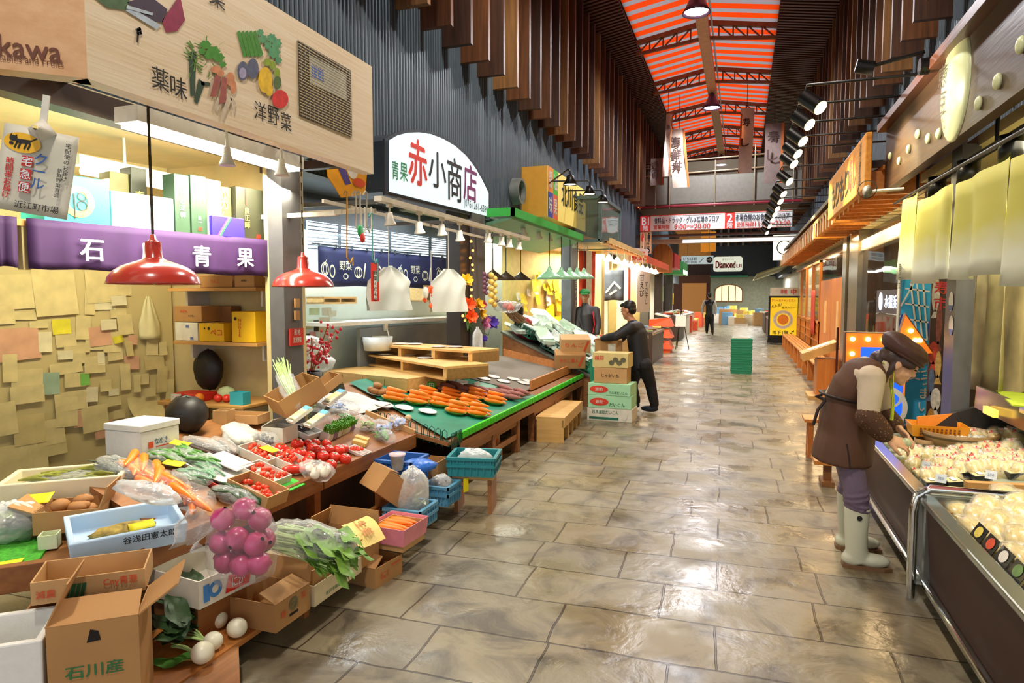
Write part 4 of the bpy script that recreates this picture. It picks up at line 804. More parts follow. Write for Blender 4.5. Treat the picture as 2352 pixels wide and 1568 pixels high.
m = M().box((0, 0, .006), (.6, .34, .012)); o = tag(m.build('grass_mat', mt('turf_green', '#3f9a22', .9, k=.35, sc=60, bump=.6, bsc=90), T=TR((-3.02, 1.72, .49), 43)), 'bright green artificial grass mat at the left stall corner', 'mat')
card('yellow price card on the green mat at the left edge', TR(W(15, 1297, .505), 43), .1, .09)
pbag('clear bag of leafy greens on the green mat at the left edge', TR(W(25, 1235, .505), 30), (.13, .11, .09), leaves(14, .13, .06, (.06, .05, .07)), DKLF, CLR2)
pbag('clear bag of pale greens behind the mushroom carton at the left edge', TR(W(5, 1180, .55), 30), (.12, .1, .06), leaves(12, .12, .05, (.06, .05, .05)), YGR, CLR2)
t = thing('cup', 'pale green cup carton under the mushroom carton', 'carton', T=TR(W(115, 1255, .5), 40)); M().tray(.07, .07, .06, .004).build('body', mt('pale_green_card', '#d5dcb4', .6), t)
# thin beans, green bags
pbag('clear bag of thin grey-green beans beside the lidded foam box', s1(265, 1085), (.12, .09, .04), beans(40, .13, .006, (.07, .06, .05)), mt('bean_dark', '#59604a', .5), CLR)
for (px, py, rz, lab, mm) in ((380, 1062, 20, 'clear bag of green pea pods below the lidded foam box', GRLF), (425, 1055, -10, 'clear bag of green pea pods next to the dark burdock bags', GRLF), (460, 1068, 30, 'clear bag of green pea pods by the white tray of flats', GRLF),
        (440, 1105, 15, 'blue-tagged clear bag of green pods above the carrots', mt('pod_blue', '#6f9a7a', .5, k=.2)), (475, 1095, -15, 'blue-tagged clear bag of green pods next to the white lid', mt('pod_blue', '#6f9a7a', .5)), (530, 1145, 10, 'blue-tagged clear bag of dark greens by the kraft cherry-tomato carton', DKLF), (560, 1150, -20, 'clear bag of dark greens at the trim above the pink turnips', DKLF)):
    t = pbag(lab, s1(px, py, rz+.1), (.105, .08, .035), beans(34, .1, .011, (.065, .05, .055)), mm)
    if 'blue' in lab: M().box((.03, -.02, .05), (.035, .025, .004), 20).build('blue_tag', mt('tag_blue', '#3f8fd0', .5), t)
card('yellow price card standing among green pod bags by the foam box', s1(415, 1038, 20.1, .05)); card('yellow price card among the pods above the bagged carrots', s1(400, 1085, 20.1, .05))
# bagged carrots running to the stall edge
for i in range(20):
    u = (i//3)/6.5; px = 300+u*165+rnd.uniform(-14, 14); py = 1092+u*88+rnd.uniform(-10, 10)
    put(CARROT, 'carrot', 'orange carrot in the row of bags between green pods and clear plastic', 'carrot', s1(px, py, -25+rnd.uniform(-30, 30)+.1, .03+.024*(i % 3)) @ Matrix.Translation((-.09, 0, 0)), CARM, 'bagged carrots on the first stall')
for i, (px, py) in enumerate(((325, 1100), (385, 1130), (440, 1160))): tag(M().ell((0, 0, .04), (.14, .1, .05), 16, jit=.1).build('carrot_bag', CLT, T=s1(px, py, -30)), 'clear plastic bag around carrots, %s of the three on the first stall' % ('farthest from the trim', 'middle', 'nearest the trim')[i], 'bag', 'carrot bags')
t = thing('plastic_bag', 'empty clear plastic bag spilling over the stall corner beside the blue tray', 'bag', T=Matrix.Translation(D(440, 1215, 2.72)))
def sheet(a, b_, f1=9, f2=7, am=.02): return lambda u, v: ((u-.5)*a+am*math.sin(v*f1+u*4), am*1.6*math.sin(u*f2+v*5)+am*math.sin(u*17+v*11), (.5-v)*b_)
m = M(); m.grid(sheet(.17, .16), 14, 14); m.build('film', CLR2, t)
tag(M().ell((0, 0, 0), (.13, .08, .04), 18, jit=.14).build('plastic_bag', CLR2, T=TR(D(340, 1130, 2.8), 40, 20)), 'crumpled clear plastic over the back of the pale blue tray', 'bag')
# burdock, daikon, grapes, white box
def burdock(m):
    for i in range(7): m.tube([(-.1, (i-3)*.014, .012+.01*(i % 2)), (.1, (i-3)*.014, .014+.01*(i % 2))], .009, 7)
pbag('clear bag of dark brown burdock sticks behind the green pods', s1(465, 1030, 10.1), (.13, .07, .035), burdock, mt('burdock', '#4a332c', .5, k=.25)); pbag('clear bag of dark sticks next to the white-wrapped bag', s1(510, 1035, -20.1), (.12, .08, .035), burdock, mt('burdock2', '#5c4a44', .5, k=.25))
def daikon(m):
    for i in range(3): m.tube([(-.1, (i-1)*.04, .03), (.08, (i-1)*.04, .03), (.1, (i-1)*.04, .03)], [.018, .022, .008], 10)
pbag('clear bag of white roots at the back of the stall', s1(548, 1010, -25.1), (.15, .11, .05), daikon, TURN, CLR2)
pbag('bag of small dark grapes beside the white carton', s1(610, 1018), (.09, .07, .04), balls(36, .011, (.055, .045, .03)), AUB)
pbag('bag of small dark grapes in front of the kraft bag', s1(575, 1008), (.07, .06, .035), balls(24, .011, (.04, .035, .03)), AUB)
p = S1(624, 1010); carton('plain white square carton at the back of the first stall', TR((p.x, p.y+.08, p.z-.02)), .17, .15, .1, PWHT, 'l150', fl=.1)
p = S1(688, 1002); foam('white foam tray of aubergines at the back of the stall', TR((p.x, p.y+.06, p.z), 0, TI), .16, .16, .045, STYR, .012)
for i in range(10): tag(M().ell((0, 0, .02), (.026, .019, .017), 12).build('aubergine', AUB, T=TR((p.x+rnd.uniform(-.05, .05), p.y+.06+rnd.uniform(-.05, .05), p.z+.018+.012*(i % 2)), i*37)), 'small dark aubergine in the white foam tray behind the tomatoes', 'aubergine', 'aubergines in the foam tray')
for (px, py, w, d, h, lab, nm) in ((515, 968, .1, .1, .09, 'small kraft carton at the back beside the clear root bag', 'carton'), (560, 965, .3, .16, .06, 'open kraft carton behind the root bag', 'carton')):
    p = S1(px, py); carton(lab, TR((p.x, p.y, p.z-.01), 10), w, d, h, KRAFT2)
tag(M().ell((0, 0, .09), (.13, .11, .12), 14, jit=.08).build('bin_bag', BLK, T=TR(S1(430, 985))), 'black bin bag on the stall beside the lidded foam box', 'bag')
# white flats and tomatoes
p = S1(485, 1085); foam('shallow white foam flat left of the cherry tomatoes', TR((p.x, p.y+.03, p.z), 0, TI), .3, .2, .03, STYR, .012)
tag(M().bx(-.11, .11, -.08, .08, 0, .006).build('flat_cover', STYR, T=TR((p.x+.02, p.y+.12, p.z+.036), 5, TI)), 'flat white foam cover lying across the shallow flats', 'cover')
CHER = mt('cherry_tomato', '#e2401f', .25, coat=.3)
def punnet(lab, px, py, w, d, mat_, n, r, cat_lab, h=.05, rz=0, card_=False):
    p = S1(px, py); T = Matrix.Translation(p) @ Matrix.Rotation(R_(TI), 4, 'Y') @ RZ(rz); t = carton(lab, T, w, d, h, mat_)
    for i in range(n):
        a = (rnd.uniform(-w/2+r+.008, w/2-r-.008), rnd.uniform(-d/2+r+.008, d/2-r-.008), r+.008+rnd.uniform(0, .03)); me = CH
        put(me, 'cherry_tomato', cat_lab, 'tomato', T @ Matrix.Translation(a) @ Matrix.Scale(r/.015, 4), CHER, cat_lab)
    if card_: card('yellow price card lying in the ' + lab, T @ Matrix.Translation((.03, .02, h+.01)))
    return t
CH = proto(M().ell((0, 0, 0), (.015, .015, .014), 12))
punnet('white carton of cherry tomatoes farthest from the trim', 600, 1050, .24, .18, PWHT, 24, .015, 'cherry tomato in the white carton under the yellow card', card_=True)
punnet('white carton of cherry tomatoes beside the large tomatoes', 665, 1068, .22, .16, PWHT, 30, .014, 'cherry tomato in the white carton touching the large tomatoes')
punnet('white carton of red peppers and tomatoes above the kraft carton', 607, 1098, .24, .16, PWHT, 22, .016, 'small red tomato in the white carton above the kraft carton')
t = punnet('kraft carton of cherry tomatoes at the front trim', 588, 1140, .27, .17, KRAFT2, 26, .015, 'cherry tomato in the kraft carton at the front trim', .075); M().rect(.06, .1, -.02, .02, FA((0, -.087, .037), 0)).build('green_label', GRNI, t)
p = S1(505, 1110); carton('shallow red-lined carton under a white card by the blue-tagged bags', TR(p, 0, TI), .18, .14, .03, mt('red_card', '#b5382c', .6)); tag(M().bx(-.08, .08, -.06, .06, 0, .003).build('paper_card', PWHT, T=TR(p+Vector((.0, .0, .04)), 10, TI)), 'white card lying over the red-lined carton', 'card')
p = S1(660, 1118); tag(M().box((0, 0, .004), (.09, .2, .008)).build('grass_mat', mt('mat_green', '#3fb834', .7, k=.2, sc=40), T=TR(p, 0, TI)), 'small bright green mat on the trim under the red peppers', 'mat')
tag(M().ell((0, 0, .03), (.075, .03, .026), 14).build('red_pepper', TOM, T=s1(672, 1088, 60)), 'long red pepper beside the garlic bag', 'pepper')
TP = [(645, 1030, 1.15), (683, 1018, 1.1), (666, 1038, 1), (690, 1040, 1.1), (718, 1028, 1.1), (735, 1034, 1.1), (712, 1046, .95), (707, 1056, .9), (742, 1046, 1.05), (755, 1032, 1.05), (768, 1048, 1), (778, 1032, 1.1), (793, 1052, 1.05), (760, 1066, 1), (725, 1015, .85), (708, 1016, .8), (750, 1016, .85), (790, 1028, .9)]
for i, (px, py, k) in enumerate(TP): tomato(s1(px, py+14, 0, .034) @ RZ(i*40), k, 'large red tomato in the loose heap behind the garlic bag', 'large tomatoes on the first stall')
def garlic(m):
    for x, y in ((0, 0), (.05, .01), (.02, .05), (-.04, .03), (.06, .06), (.0, -.04)): m.lathe([(0, -.03), (.024, -.018), (.029, 0), (.018, .02), (.006, .03), (.004, .045)], (x, y, .035), 12)
pbag('clear bag of white garlic bulbs at the front trim by the tomatoes', s1(722, 1095, 30), (.11, .1, .055), garlic, GARL, CLR)
p = S1(822, 1040); foam('small white tray of red berries right of the tomatoes', TR(p, 0, TI), .13, .1, .025, STYR, .006)
for i in range(12): put(CH, 'cherry_tomato', 'tiny tomato in the wrapped white tray right of the large tomatoes', 'tomato', TR((p.x+rnd.uniform(-.045, .045), p.y+rnd.uniform(-.03, .03), p.z+.03), 0) @ Matrix.Scale(.8, 4), CHER, 'tomatoes in the small white tray')
# sprouts, packets
p = S1(775, 1000)
t = thing('sprout_row', 'row of printed cartons topped with bright green sprouts at the stall end', 'carton', T=TR((p.x, p.y+.02, p.z), 8, TI))
for i in range(6): M().bx(-.05, .02, -.2+.068*i, -.2+.068*i+.062, 0, .055).build('sprout_carton', (PWHT, mt('pack_violet', '#8a7290', .5), PWHT, mt('pack_beige', '#cfc5a0', .5))[i % 4], t)
m = M()
for i in range(420): x, y = rnd.uniform(-.05, .03), rnd.uniform(-.2, .21); m.tube([(x, y, .05), (x+rnd.uniform(-.01, .01), y+rnd.uniform(-.01, .01), .085+rnd.uniform(0, .015))], [.0015, .004], 4)
m.build('sprouts', mt('sprout_green', '#5fa51e', .5, k=.3, sc=40), t)
for i, (px, py, w, d, h, mm, lab) in enumerate(((830, 1012, .1, .07, .03, 'pack_tofu', 'yellow-labelled pack of fried tofu at the stall end, upper of two'), (825, 1022, .1, .07, .03, 'pack_tofu', 'yellow-labelled pack of fried tofu at the stall end, lower of two'))):
    p = S1(px, py); solidbox('tofu_pack', lab, 'pack', TR(p+Vector((0, 0, .002 if i else .0)), 20, TI), w, d, h, mt('pack_tofu', '#dcb25a', .4, k=.2, sc=20))
BLU = mt('print_blue', '#5f7fc4', .5, hex2='#c5cfe4', sc=30); PAN = mt('pack_yellow', '#e4d86a', .5, hex2='#d7e3d0', sc=20)
for i, (px, py, r, mm, lab) in enumerate(((775, 960, (.1, .09, .06), GRLF, 'clear bag of leafy greens behind the sprout row'), (830, 975, (.1, .08, .06), YGR, 'clear bag of herbs right of the sprout row'), (870, 985, (.09, .08, .06), BLU, 'blue printed clear bag near the stall end'), (905, 972, (.09, .07, .055), BLU, 'blue printed clear bag at the corner of the stall end'), (885, 1005, (.08, .06, .05), GRLF, 'crinkled clear bag of greens at the end board'), (790, 935, (.12, .09, .05), BLU, 'clear bag with violet print under the slanted cartons'), (715, 930, (.1, .1, .06), YGR, 'clear bag of shoots leaning on the slanted carton'))):
    pbag(lab, s1(px, py+10, i*40), r, leaves(8, .1, .04, (.04, .04, .05)), mm, CLR)
for px, py, lab in ((920, 962, 'wrapped pair of buns at the corner of the end board, left one'), (935, 955, 'wrapped pair of buns at the corner of the end board, right one')): tag(M().ell((0, 0, .03), (.03, .03, .035), 12).build('onion', mt('onion_tan', '#d8b488', .4), T=s1(px, py+14)), lab.replace('wrapped pair of buns', 'small tan onion'), 'onion')
# slanted cartons holding flat packs at the far back corner
for px, py, dd, rz, rx, w, d, h, mm, lab in ((690, 925, 4.35, 20, 28, .34, .3, .13, KRAFT, 'tilted kraft carton of long greens at the back corner of the stall'), (735, 905, 4.55, 25, 35, .2, .34, .06, KRAFT2, 'tilted kraft flat of yellow flower packs behind the gray pillar foot')):
    p = D(px, py, dd); t = carton(lab, TR(p, -35, 0, rx), w, d, h, mm)
def greens(m):
    for i in range(26): stalk(m, (rnd.uniform(-.02, .02), rnd.uniform(-.1, -.05), .02+rnd.random()*.04), 90+rnd.uniform(-14, 14), rnd.uniform(0, 14), .3, .006, .02)
t = pbag('long clear bag of spring greens standing in the tilted carton', TR(D(665, 905, 4.3), 60, 0, 38), (.07, .2, .05), greens, LTST, CLR)
for i, (px, py, dd, lab) in enumerate(((715, 895, 4.4, 'flat pack of yellow edible flowers at the top of the tilted flats'), (770, 915, 4.35, 'flat pack of yellow flowers in the middle of the tilted flats'), (690, 955, 4.1, 'flat pack of yellow pickles lowest in front of the tilted carton'), (730, 965, 4.05, 'flat pack with pale blue label in front of the tilted carton'))):
    t = thing('flat_pack', lab, 'pack', T=TR(D(px, py, dd), -30, 0, 30)); M().tray(.1, .15, .02, .004).build('tray', WPL, t); M().box((0, 0, .015), (.085, .1, .012)).build('filling', PAN, t); M().box((0, .06, .022), (.09, .03, .002)).build('blue_label', mt('label_cyan', '#6fb8dc', .5), t)
# ---- lower tier in front of the stall
p = D(205, 1500, 2.18)
t = carton('large kraft carton with hand hole and brushed characters at the bottom left', TR((p.x-.09, p.y+.12, .12), 40), .27, .25, .37, KRAFT, 'l115 r35 f168', fl=.15, deco=[('lettering', GRNI, lambda m, a, b, c: m.text('石川産', a, 0, .02, .045, .17, .002, .02))])
M().plate([(-.02, .0), (.022, .004), (.016, .036), (-.008, .045)], FA((.0, -.1255, .3), 0), .001).build('hand_hole', mt('hole_dark', '#1a120a', .9), t)
p = D(205, 1352, 2.42)
carton('shallow kraft tray with green and orange print lying above the large carton', TR((p.x-.03, p.y+.05, p.z-.015), 40, 0, 4), .36, .18, .085, KRAFT2, deco=[('orange_lettering', REDO, lambda m, a, b, c: (m.text('Cny青葱', a, .1, .01, .035, .11), m.text('減農', a, -.135, -.005, .03, .06))), ('green_bars', GRNI, lambda m, a, b, c: [m.plate([(-.08+.016*i, -.03), (-.067+.016*i, -.03), (-.055+.016*i, .02), (-.068+.016*i, .02)], a) for i in range(4)])])
p = W(205, 1370, .3)
carton('dark kraft carton hidden beneath the printed shallow tray', TR((-2.45, 1.85, .12), 40), .38, .24, .28, KDK)
p = D(40, 1500, 2.1); foam('white foam box cut by the bottom left corner of the view', TR((p.x-.21, p.y+.06, .12), 40), .34, .26, .33, STYR, .025)
# white printed box with pink turnips in a bag
p = W(458, 1398, .28)
t = carton('white carton with blue and red print holding the bag of pink turnips', TR(cor((p.x, p.y, .275), -6, .32, .3), -6), .32, .3, .12, PWHT, deco=[('red_panel', REDI, lambda m, a, b, c: m.plate([(-.02, -.045), (.11, -.045), (.13, .03), (.0, .03)], b)), ('blue_mark', mt('mark_blue', '#3f7fc0', .5), lambda m, a, b, c: (m.rect(-.13, -.1, -.04, .035, b), m.ring(-.07, 0, .018, .035, b)))])
M().text('にが', FA((.1605, 0, .06), 90), .05, -.006, .045, .07, .004).build('white_lettering', WHT, t)
t = thing('step_block', 'brown wooden step block under the white printed carton', 'block', T=TR((-2.27, 2.22, .12), -6)); M().bx(-.14, .14, -.12, .14, 0, .155).build('body', WOODT, t)
bc = D(557, 1245, 2.72)
for i, (dx, dz, dy) in enumerate(((-.1, .12, 0), (-.04, .15, .06), (-.11, .0, .0), (-.09, -.1, 0), (.0, .03, -.03), (.085, .0, -.02), (.1, -.1, -.02), (.02, -.1, -.03), (-.03, -.05, .05), (.05, .1, .05), (.04, -.02, .08))):
    o = M().lathe([(.001, -.062), (.02, -.056), (.05, -.03), (.058, 0), (.048, .032), (.02, .05), (.01, .062)], n=18).build('turnip', PTUR, T=TR(bc+_R*(dx*.8)+Vector((0, 0, dz*.82))+Vector((0, dy, 0)), i*70, 20+i*47 % 100, 0, .86)); tag(o, 'pink turnip inside the large tied clear bag', 'turnip', 'pink turnips in the clear bag')
t = thing('turnip_bag', 'large clear plastic bag of pink turnips standing in the white carton', 'bag', T=Matrix.Translation(bc)); m = M(); m.lathe([(.05, -.155), (.12, -.14), (.143, -.07), (.14, .03), (.11, .11), (.06, .15), (.02, .17), (.04, .2)], n=26)
m.v = [(x*(1+rnd.uniform(-.06, .06)), y*(1+rnd.uniform(-.06, .06)), z) for x, y, z in m.v]; m.build('film', CLT, t)
# turnips on the plank
for i, (px, py) in enumerate(((500, 1442), (545, 1462), (490, 1492), (466, 1522))):
    p = W(px, py, .12); k = (.96, .95, .88, 1.0)[i]
    t = thing('turnip', 'white turnip on the low plank, %s' % ('uppermost beside the white carton', 'set apart next to the kraft carton', 'third, half hidden by the lowest one', 'lowest of the four')[i], 'turnip', T=TR((p.x, p.y, .12+.043*k)), group='white turnips')
    M().ell((0, 0, 0), (.045*k, .045*k, .043*k), 22).build('root', TURN, t)
    if i != 1:
        m = M()
        for j in range(5): stalk(m, (-.03, -.01, .0), 180+rnd.uniform(-25, 25), rnd.uniform(5, 25), .12, .005)
        m.build('stalks', LTST, t); m = M()
        for j in range(8): leaf(m, (-.11, rnd.uniform(-.05, .05), .02+.01*j), 170+rnd.uniform(-50, 50), rnd.uniform(-10, 55), .17, .08)
        m.build('leaves', DKLF, t)
m = M(); leaf(m, (0, 0, .01), -25, 5, .2, .08, .1); tag(m.build('fallen_leaf', GRLF, T=TR(W(345, 1530, .125), 60)), 'single broad green leaf lying on the plank beside the large carton', 'leaf')
# row of cartons to the right along the bench edge
c = W(633, 1455, .12)
carton('kraft carton with round mark and folded flaps next to the turnips', TR(cor((-1.88, c.y, .121), 0, .27, .24)), .27, .24, .125, KRAFT, 'r160 b70 l100', fl=.1, deco=[('round_mark', mt('ink_grey_green', '#6b6a44', .5), lambda m, a, b, c: (m.ring(0, .02, .018, .03, b), m.disc(0, .02, .012, .012, b))), ('orange_square', REDO, lambda m, a, b, c: (m.text('野', b, -.07, .0, .03), m.text('菜', b, .07, .03, .03))), ('handle_slot', mt('hole_dark', '#1a120a', .9), lambda m, a, b, c: m.rect(-.03, .03, -.03, -.018, b))])
carton('pale carton holding the bagged greens beside the round-mark carton', TR(cor((-1.87, 2.51, .121), 0, .28, .25)), .28, .25, .1, mt('pale_card', '#cbbd97', .7), 'l60', deco=[('small_lettering', GRNI, lambda m, a, b, c: m.text('金沢市農協', b, .02, -.02, .018, .12))])
carton('kraft carton nested inside the pale carton under the greens', TR((-2.0, 2.62, .15)), .2, .16, .13, KRAFT)
tg = thing('greens_bag', 'large clear bag of celery-like greens lying across the pale carton', 'bag', T=TR(D(730, 1255, 3.0), 8, 6))
m = M()
for i in range(40): stalk(m, (-.2+rnd.uniform(-.03, .03), rnd.uniform(-.06, .06), rnd.uniform(-.03, .06)), rnd.uniform(-10, 10), rnd.uniform(-4, 4), .3, .006, -.02)
m.build('stalks', LTST, tg); m = M()
for i in range(42): leaf(m, (.02+rnd.uniform(-.1, .1), rnd.uniform(-.08, .08), rnd.uniform(-.04, .08)), rnd.uniform(-25, 25), rnd.uniform(-25, 20), rnd.uniform(.1, .17), .07)
m.build('leaves', mt('leaf_fresh', '#6f9a3a', .5, k=.3, sc=14), tg); m = M(); m.ell((-.06, 0, .02), (.23, .11, .085), 20, jit=.1); m.build('film', CLR, tg)
carton('pale carton end beyond the bagged greens', TR(cor((-1.88, 2.79, .121), 0, .25, .14)), .25, .14, .08, mt('pale_card', '#cbbd97', .7))
c = W(870, 1278, .12)
carton('kraft carton of ginger with a yellow sheet behind the bagged greens', TR(cor((-1.9, 3.14, .121), 0, .34, .2, -1, -1)), .34, .2, .16, KRAFT, 'b80 l110', fl=.1)
for i in range(6): put(POTATO, 'ginger_root', 'knobbly tan ginger root in the kraft carton with the yellow sheet', 'ginger', TR((-2.12+rnd.uniform(-.1, .1), 3.05+rnd.uniform(-.04, .04), .24), i*60), POT, 'ginger roots in the carton')
t = tag(M().grid(lambda u, v: ((u-.5)*.2, (v-.5)*.16, .02*math.sin(u*4)+.02*v*v), 6, 5).build('yellow_sheet', mt('paper_yellow', '#e8cf7a', .6), T=TR((-1.93, 3.03, .295), -25, 20)), 'yellow handwritten sheet lying on the ginger carton corner', 'paper')
M().text('生姜', I4, 0, 0, .06, None, .03).build('lettering', mt('ink_faint', '#c07a3a', .6), t)
carton('kraft carton standing on the floor below the pink-lined carton', TR(cor((-1.84, 3.0, 0), -8, .24, .24), -8), .24, .24, .11, KRAFT, 'f150', fl=.09, deco=[('orange_print', REDO, lambda m, a, b, c: (m.text('まこと', b, -.04, 0, .04, .07), m.line([(.02, .03), (.1, .03)], .008, b)))])
t = carton('kraft carton lined with pink plastic and filled with carrots', TR(cor((-1.78, 3.2, .135), -3, .22, .24), -3), .22, .24, .12, KRAFT2)
m = M(); m.tray(.235, .255, .1, .004, .035, flare=.012); m.build('pink_liner', mt('pink_liner', '#ea8fa0', .3, k=.1, bump=.4, bsc=14), t)
for i in range(9): put(CARROT, 'carrot', 'orange carrot in the pink-lined carton on the floor', 'carrot', TR((-1.99+rnd.uniform(0, .03), 3.23+.023*i, .235+.012*(i % 2)), rnd.uniform(-6, 6)), CARM, 'carrots in the pink-lined carton')
# tilted open carton, crates
t = carton('open kraft carton leaning back under the stall trim', TR((-2.18, 3.62, .3), -35, 0, -40), .26, .22, .16, KRAFT, 'f165 b165', fl=.07)
CB1 = mt('crate_blue', '#2f66b4', .45, k=.05); CB2 = mt('crate_light_blue', '#5b9cc0', .45, k=.05); CTL = mt('crate_teal', '#1f7f86', .45, k=.05); CGR = mt('crate_green', '#1f8f6a', .45, k=.05); CDG = mt('crate_dark_green', '#14503c', .5, k=.05)
def crate(lab, T, w, d, h, mat_, name='crate', grp=None, ribs=7):
    t = thing(name, lab, 'crate', T=T, group=grp); m = M(); m.tray(w, d, h, .012)
    for i in range(ribs):
        x = -w/2+w*(i+.5)/ribs; m.bx(x-.004, x+.004, -d/2-.008, -d/2, .02, h-.02); m.bx(x-.004, x+.004, d/2, d/2+.008, .02, h-.02)
        y = -d/2+d*(i+.5)/ribs; m.bx(w/2, w/2+.008, y-.004, y+.004, .02, h-.02); m.bx(-w/2-.008, -w/2, y-.004, y+.004, .02, h-.02)
    m.build('body', mat_, t); m = M()
    for a in (h-.012, h*.55): m.bx(-w/2-.012, w/2+.012, -d/2-.012, -d/2-.001, a-.008, a+.012).bx(-w/2-.012, w/2+.012, d/2+.001, d/2+.012, a-.008, a+.012).bx(w/2+.001, w/2+.012, -d/2-.012, d/2+.012, a-.008, a+.012).bx(-w/2-.012, -w/2-.001, -d/2-.012, d/2+.012, a-.008, a+.012)
    m.build('rim', mat_, t); return t
crate('dark blue plastic crate of onions under the stall end', TR((-2.24, 4.02, .29), 0), .28, .26, .17, CB1)
t = thing('step_block', 'low wooden box carrying the dark blue crate', 'block', T=TR((-2.24, 4.02, .121))); M().bx(-.14, .14, -.13, .13, 0, .168).build('body', WOODT, t)
for i in range(6): tag(M().ell((0, 0, 0), .033, 12).build('onion', mt('onion_violet', '#8d6f7c', .35, k=.2), T=TR((-2.27+.06*(i % 3)+rnd.uniform(-.01, .01), 4.0+.06*(i//3), .345+.03*(i % 2)))), 'mauve onion in the dark blue crate', 'onion', 'onions in the blue crate')
crate('light blue crate holding a tall clear bag beside the pink carton', TR((-1.99, 3.68, .121), 0), .26, .24, .13, CB2)
pbag('tall crinkled clear bag standing in the light blue crate', TR((-1.98, 3.7, .14)), (.11, .11, .19), leaves(8, .12, .05, (.04, .04, .12), (20, 80)), mt('leaf_pale', '#b9c4a8', .5), CLR2)
tag(M().bx(-.006, .006, -.08, .08, 0, .2).build('card_divider', KRAFT, T=TR((-2.06, 3.9, .121), -30)), 'upright kraft board between the two light blue crates', 'board')
crate('small light blue crate with a yellow tag at the bench end', TR((-2.0, 4.16, .121), 0), .2, .22, .14, CB2)
pbag('clear bag of dark produce in the small light blue crate', TR((-2.0, 4.16, .19)), (.08, .09, .07), balls(14, .02, (.05, .05, .06)), mt('produce_dark', '#6d6260', .5, k=.3), CLR2)
tag(M().grid(lambda u, v: ((u-.5)*.045, 0, -.1*v), 2, 4).build('yellow_tag', YCARD, T=TR((-1.86, 4.28, .27), 60)), 'yellow tag hanging at the small light blue crate', 'tag')
t = carton('kraft carton behind the tall clear bag under the stall end', TR((-2.16, 4.32, .121)), .2, .18, .26, KRAFT)
t = thing('plastic_tub', 'tall clear plastic tub with a pink-white lid under the stall end', 'tub', T=TR(D(913, 1078, 4.4))); M().lathe([(.035, 0), (.05, .1), (.052, .1)], n=16).build('tub', CLR2, t); M().lathe([(0, .112), (.056, .11), (.056, .1)], n=16).build('lid', mt('lid_pink', '#d9c4cc', .4), t); M().lathe([(.03, .01), (.04, .07), (0, .07)], n=12).build('filling', mt('pickle_grey', '#7d6f66', .6, k=.3), t)
tag(M().ell((0, 0, 0), (.13, .09, .05), 14, jit=.12).build('blue_bag', mt('blue_plastic', '#2f6fd0', .3, bump=.3), T=TR(D(960, 1070, 4.5), 30)), 'crumpled bright blue plastic bag under the stall end', 'bag')
# ================================================================ second shop: arched sign, green stall, wooden steps
class PL:
    """upright plane X = const (or any plan direction) read through the photograph's pixels"""
    def __init__(s, o, ang):
        s.o = Vector(o); s.ang = ang; s.fr = FA(s.o, ang); s.inv = s.fr.inverted(); a = R_(ang); s.n = Vector((math.sin(a), -math.cos(a), 0))
    def w(s, px, py): return WP(px, py, s.o, s.n)
    def __call__(s, px, py): p = s.inv @ s.w(px, py); return p.x, p.y
    def t(s, m, txt, px0, py0, px1, py1, z=.003, bold=.012):
        xm, ym = (px0+px1)/2, (py0+py1)/2; c = s(xm, ym); w_ = s(px1, ym)[0]-s(px0, ym)[0]; h = s(xm, py0)[1]-s(xm, py1)[1]
        m.text(txt, s.fr, c[0], c[1], h, w_, z, bold); return m
    def p(s, m, pts, z=.003): m.plate([s(*q) for q in pts], s.fr, z); return m
    def r(s, m, px0, py0, px1, py1, z=.003):
        xm, ym = (px0+px1)/2, (py0+py1)/2; h = (s(xm, py0)[1]-s(xm, py1)[1])/2; c = s(xm, ym); x0, x1 = s(px0, ym)[0], s(px1, ym)[0]
        m.rect(x0, x1, c[1]-h, c[1]+h, s.fr, z); return m
DKN = mt('sign_navy', '#232b35', .5); SGN = mt('sign_backlit', '#d4e8f0', .4, em=.42, emc='#d8eaf2', k=.03); PURI = mt('ink_purple', '#7d2a6b', .5); GRI2 = mt('ink_green2', '#2a8a58', .5)
A = PL((-2.95, 5, 2.6), 90)
t = wthing('shop_sign', 'arched white backlit sign with coloured characters of the second greengrocer', 'sign', (-3, 5, 2.3))
ap = [(893, 440), (893, 322), (912, 311), (935, 305), (962, 304), (990, 308), (1018, 319), (1045, 335), (1070, 357), (1092, 386), (1108, 414), (1122, 443), (1122, 497)]
p2 = [A(*q) for q in ap]; m = M(); m.at(Matrix.Translation((-.5, 0, 0))).prism(p2[::-1], A.fr, .47); m.build('box', DKN, t)
bo = [A(*q) for q in ((886, 448), (886, 318), (912, 304), (935, 298), (962, 297), (992, 302), (1022, 313), (1050, 329), (1075, 352), (1098, 382), (1113, 412), (1127, 444), (1127, 505))]
m = M(); m.at(Matrix.Translation((-.03, 0, 0))).prism(bo[::-1], A.fr, .02); m.build('rim', DKN, t)
m = M(); A.p(m, ap[::-1], .002); m.build('face', SGN, t)
m = M(); A.t(m, '赤', 938, 322, 980, 425, .006, .02); m.build('red_character', mt('ink_red2', '#e23a28', .5), t)
m = M(); A.t(m, '小', 984, 350, 1024, 432, .006, .012); A.t(m, '商', 1027, 364, 1060, 462, .006, .012); A.t(m, '(076) 261-6395', 1066, 465, 1121, 487, .006, .0); m.build('black_lettering', INK, t)
m = M(); A.t(m, '青', 899, 370, 914, 412, .006); A.t(m, '果', 918, 375, 935, 416, .006); m.build('green_lettering', GRI2, t)
m = M(); A.t(m, '店', 1064, 380, 1094, 462, .006, .016); m.build('purple_character', PURI, t)
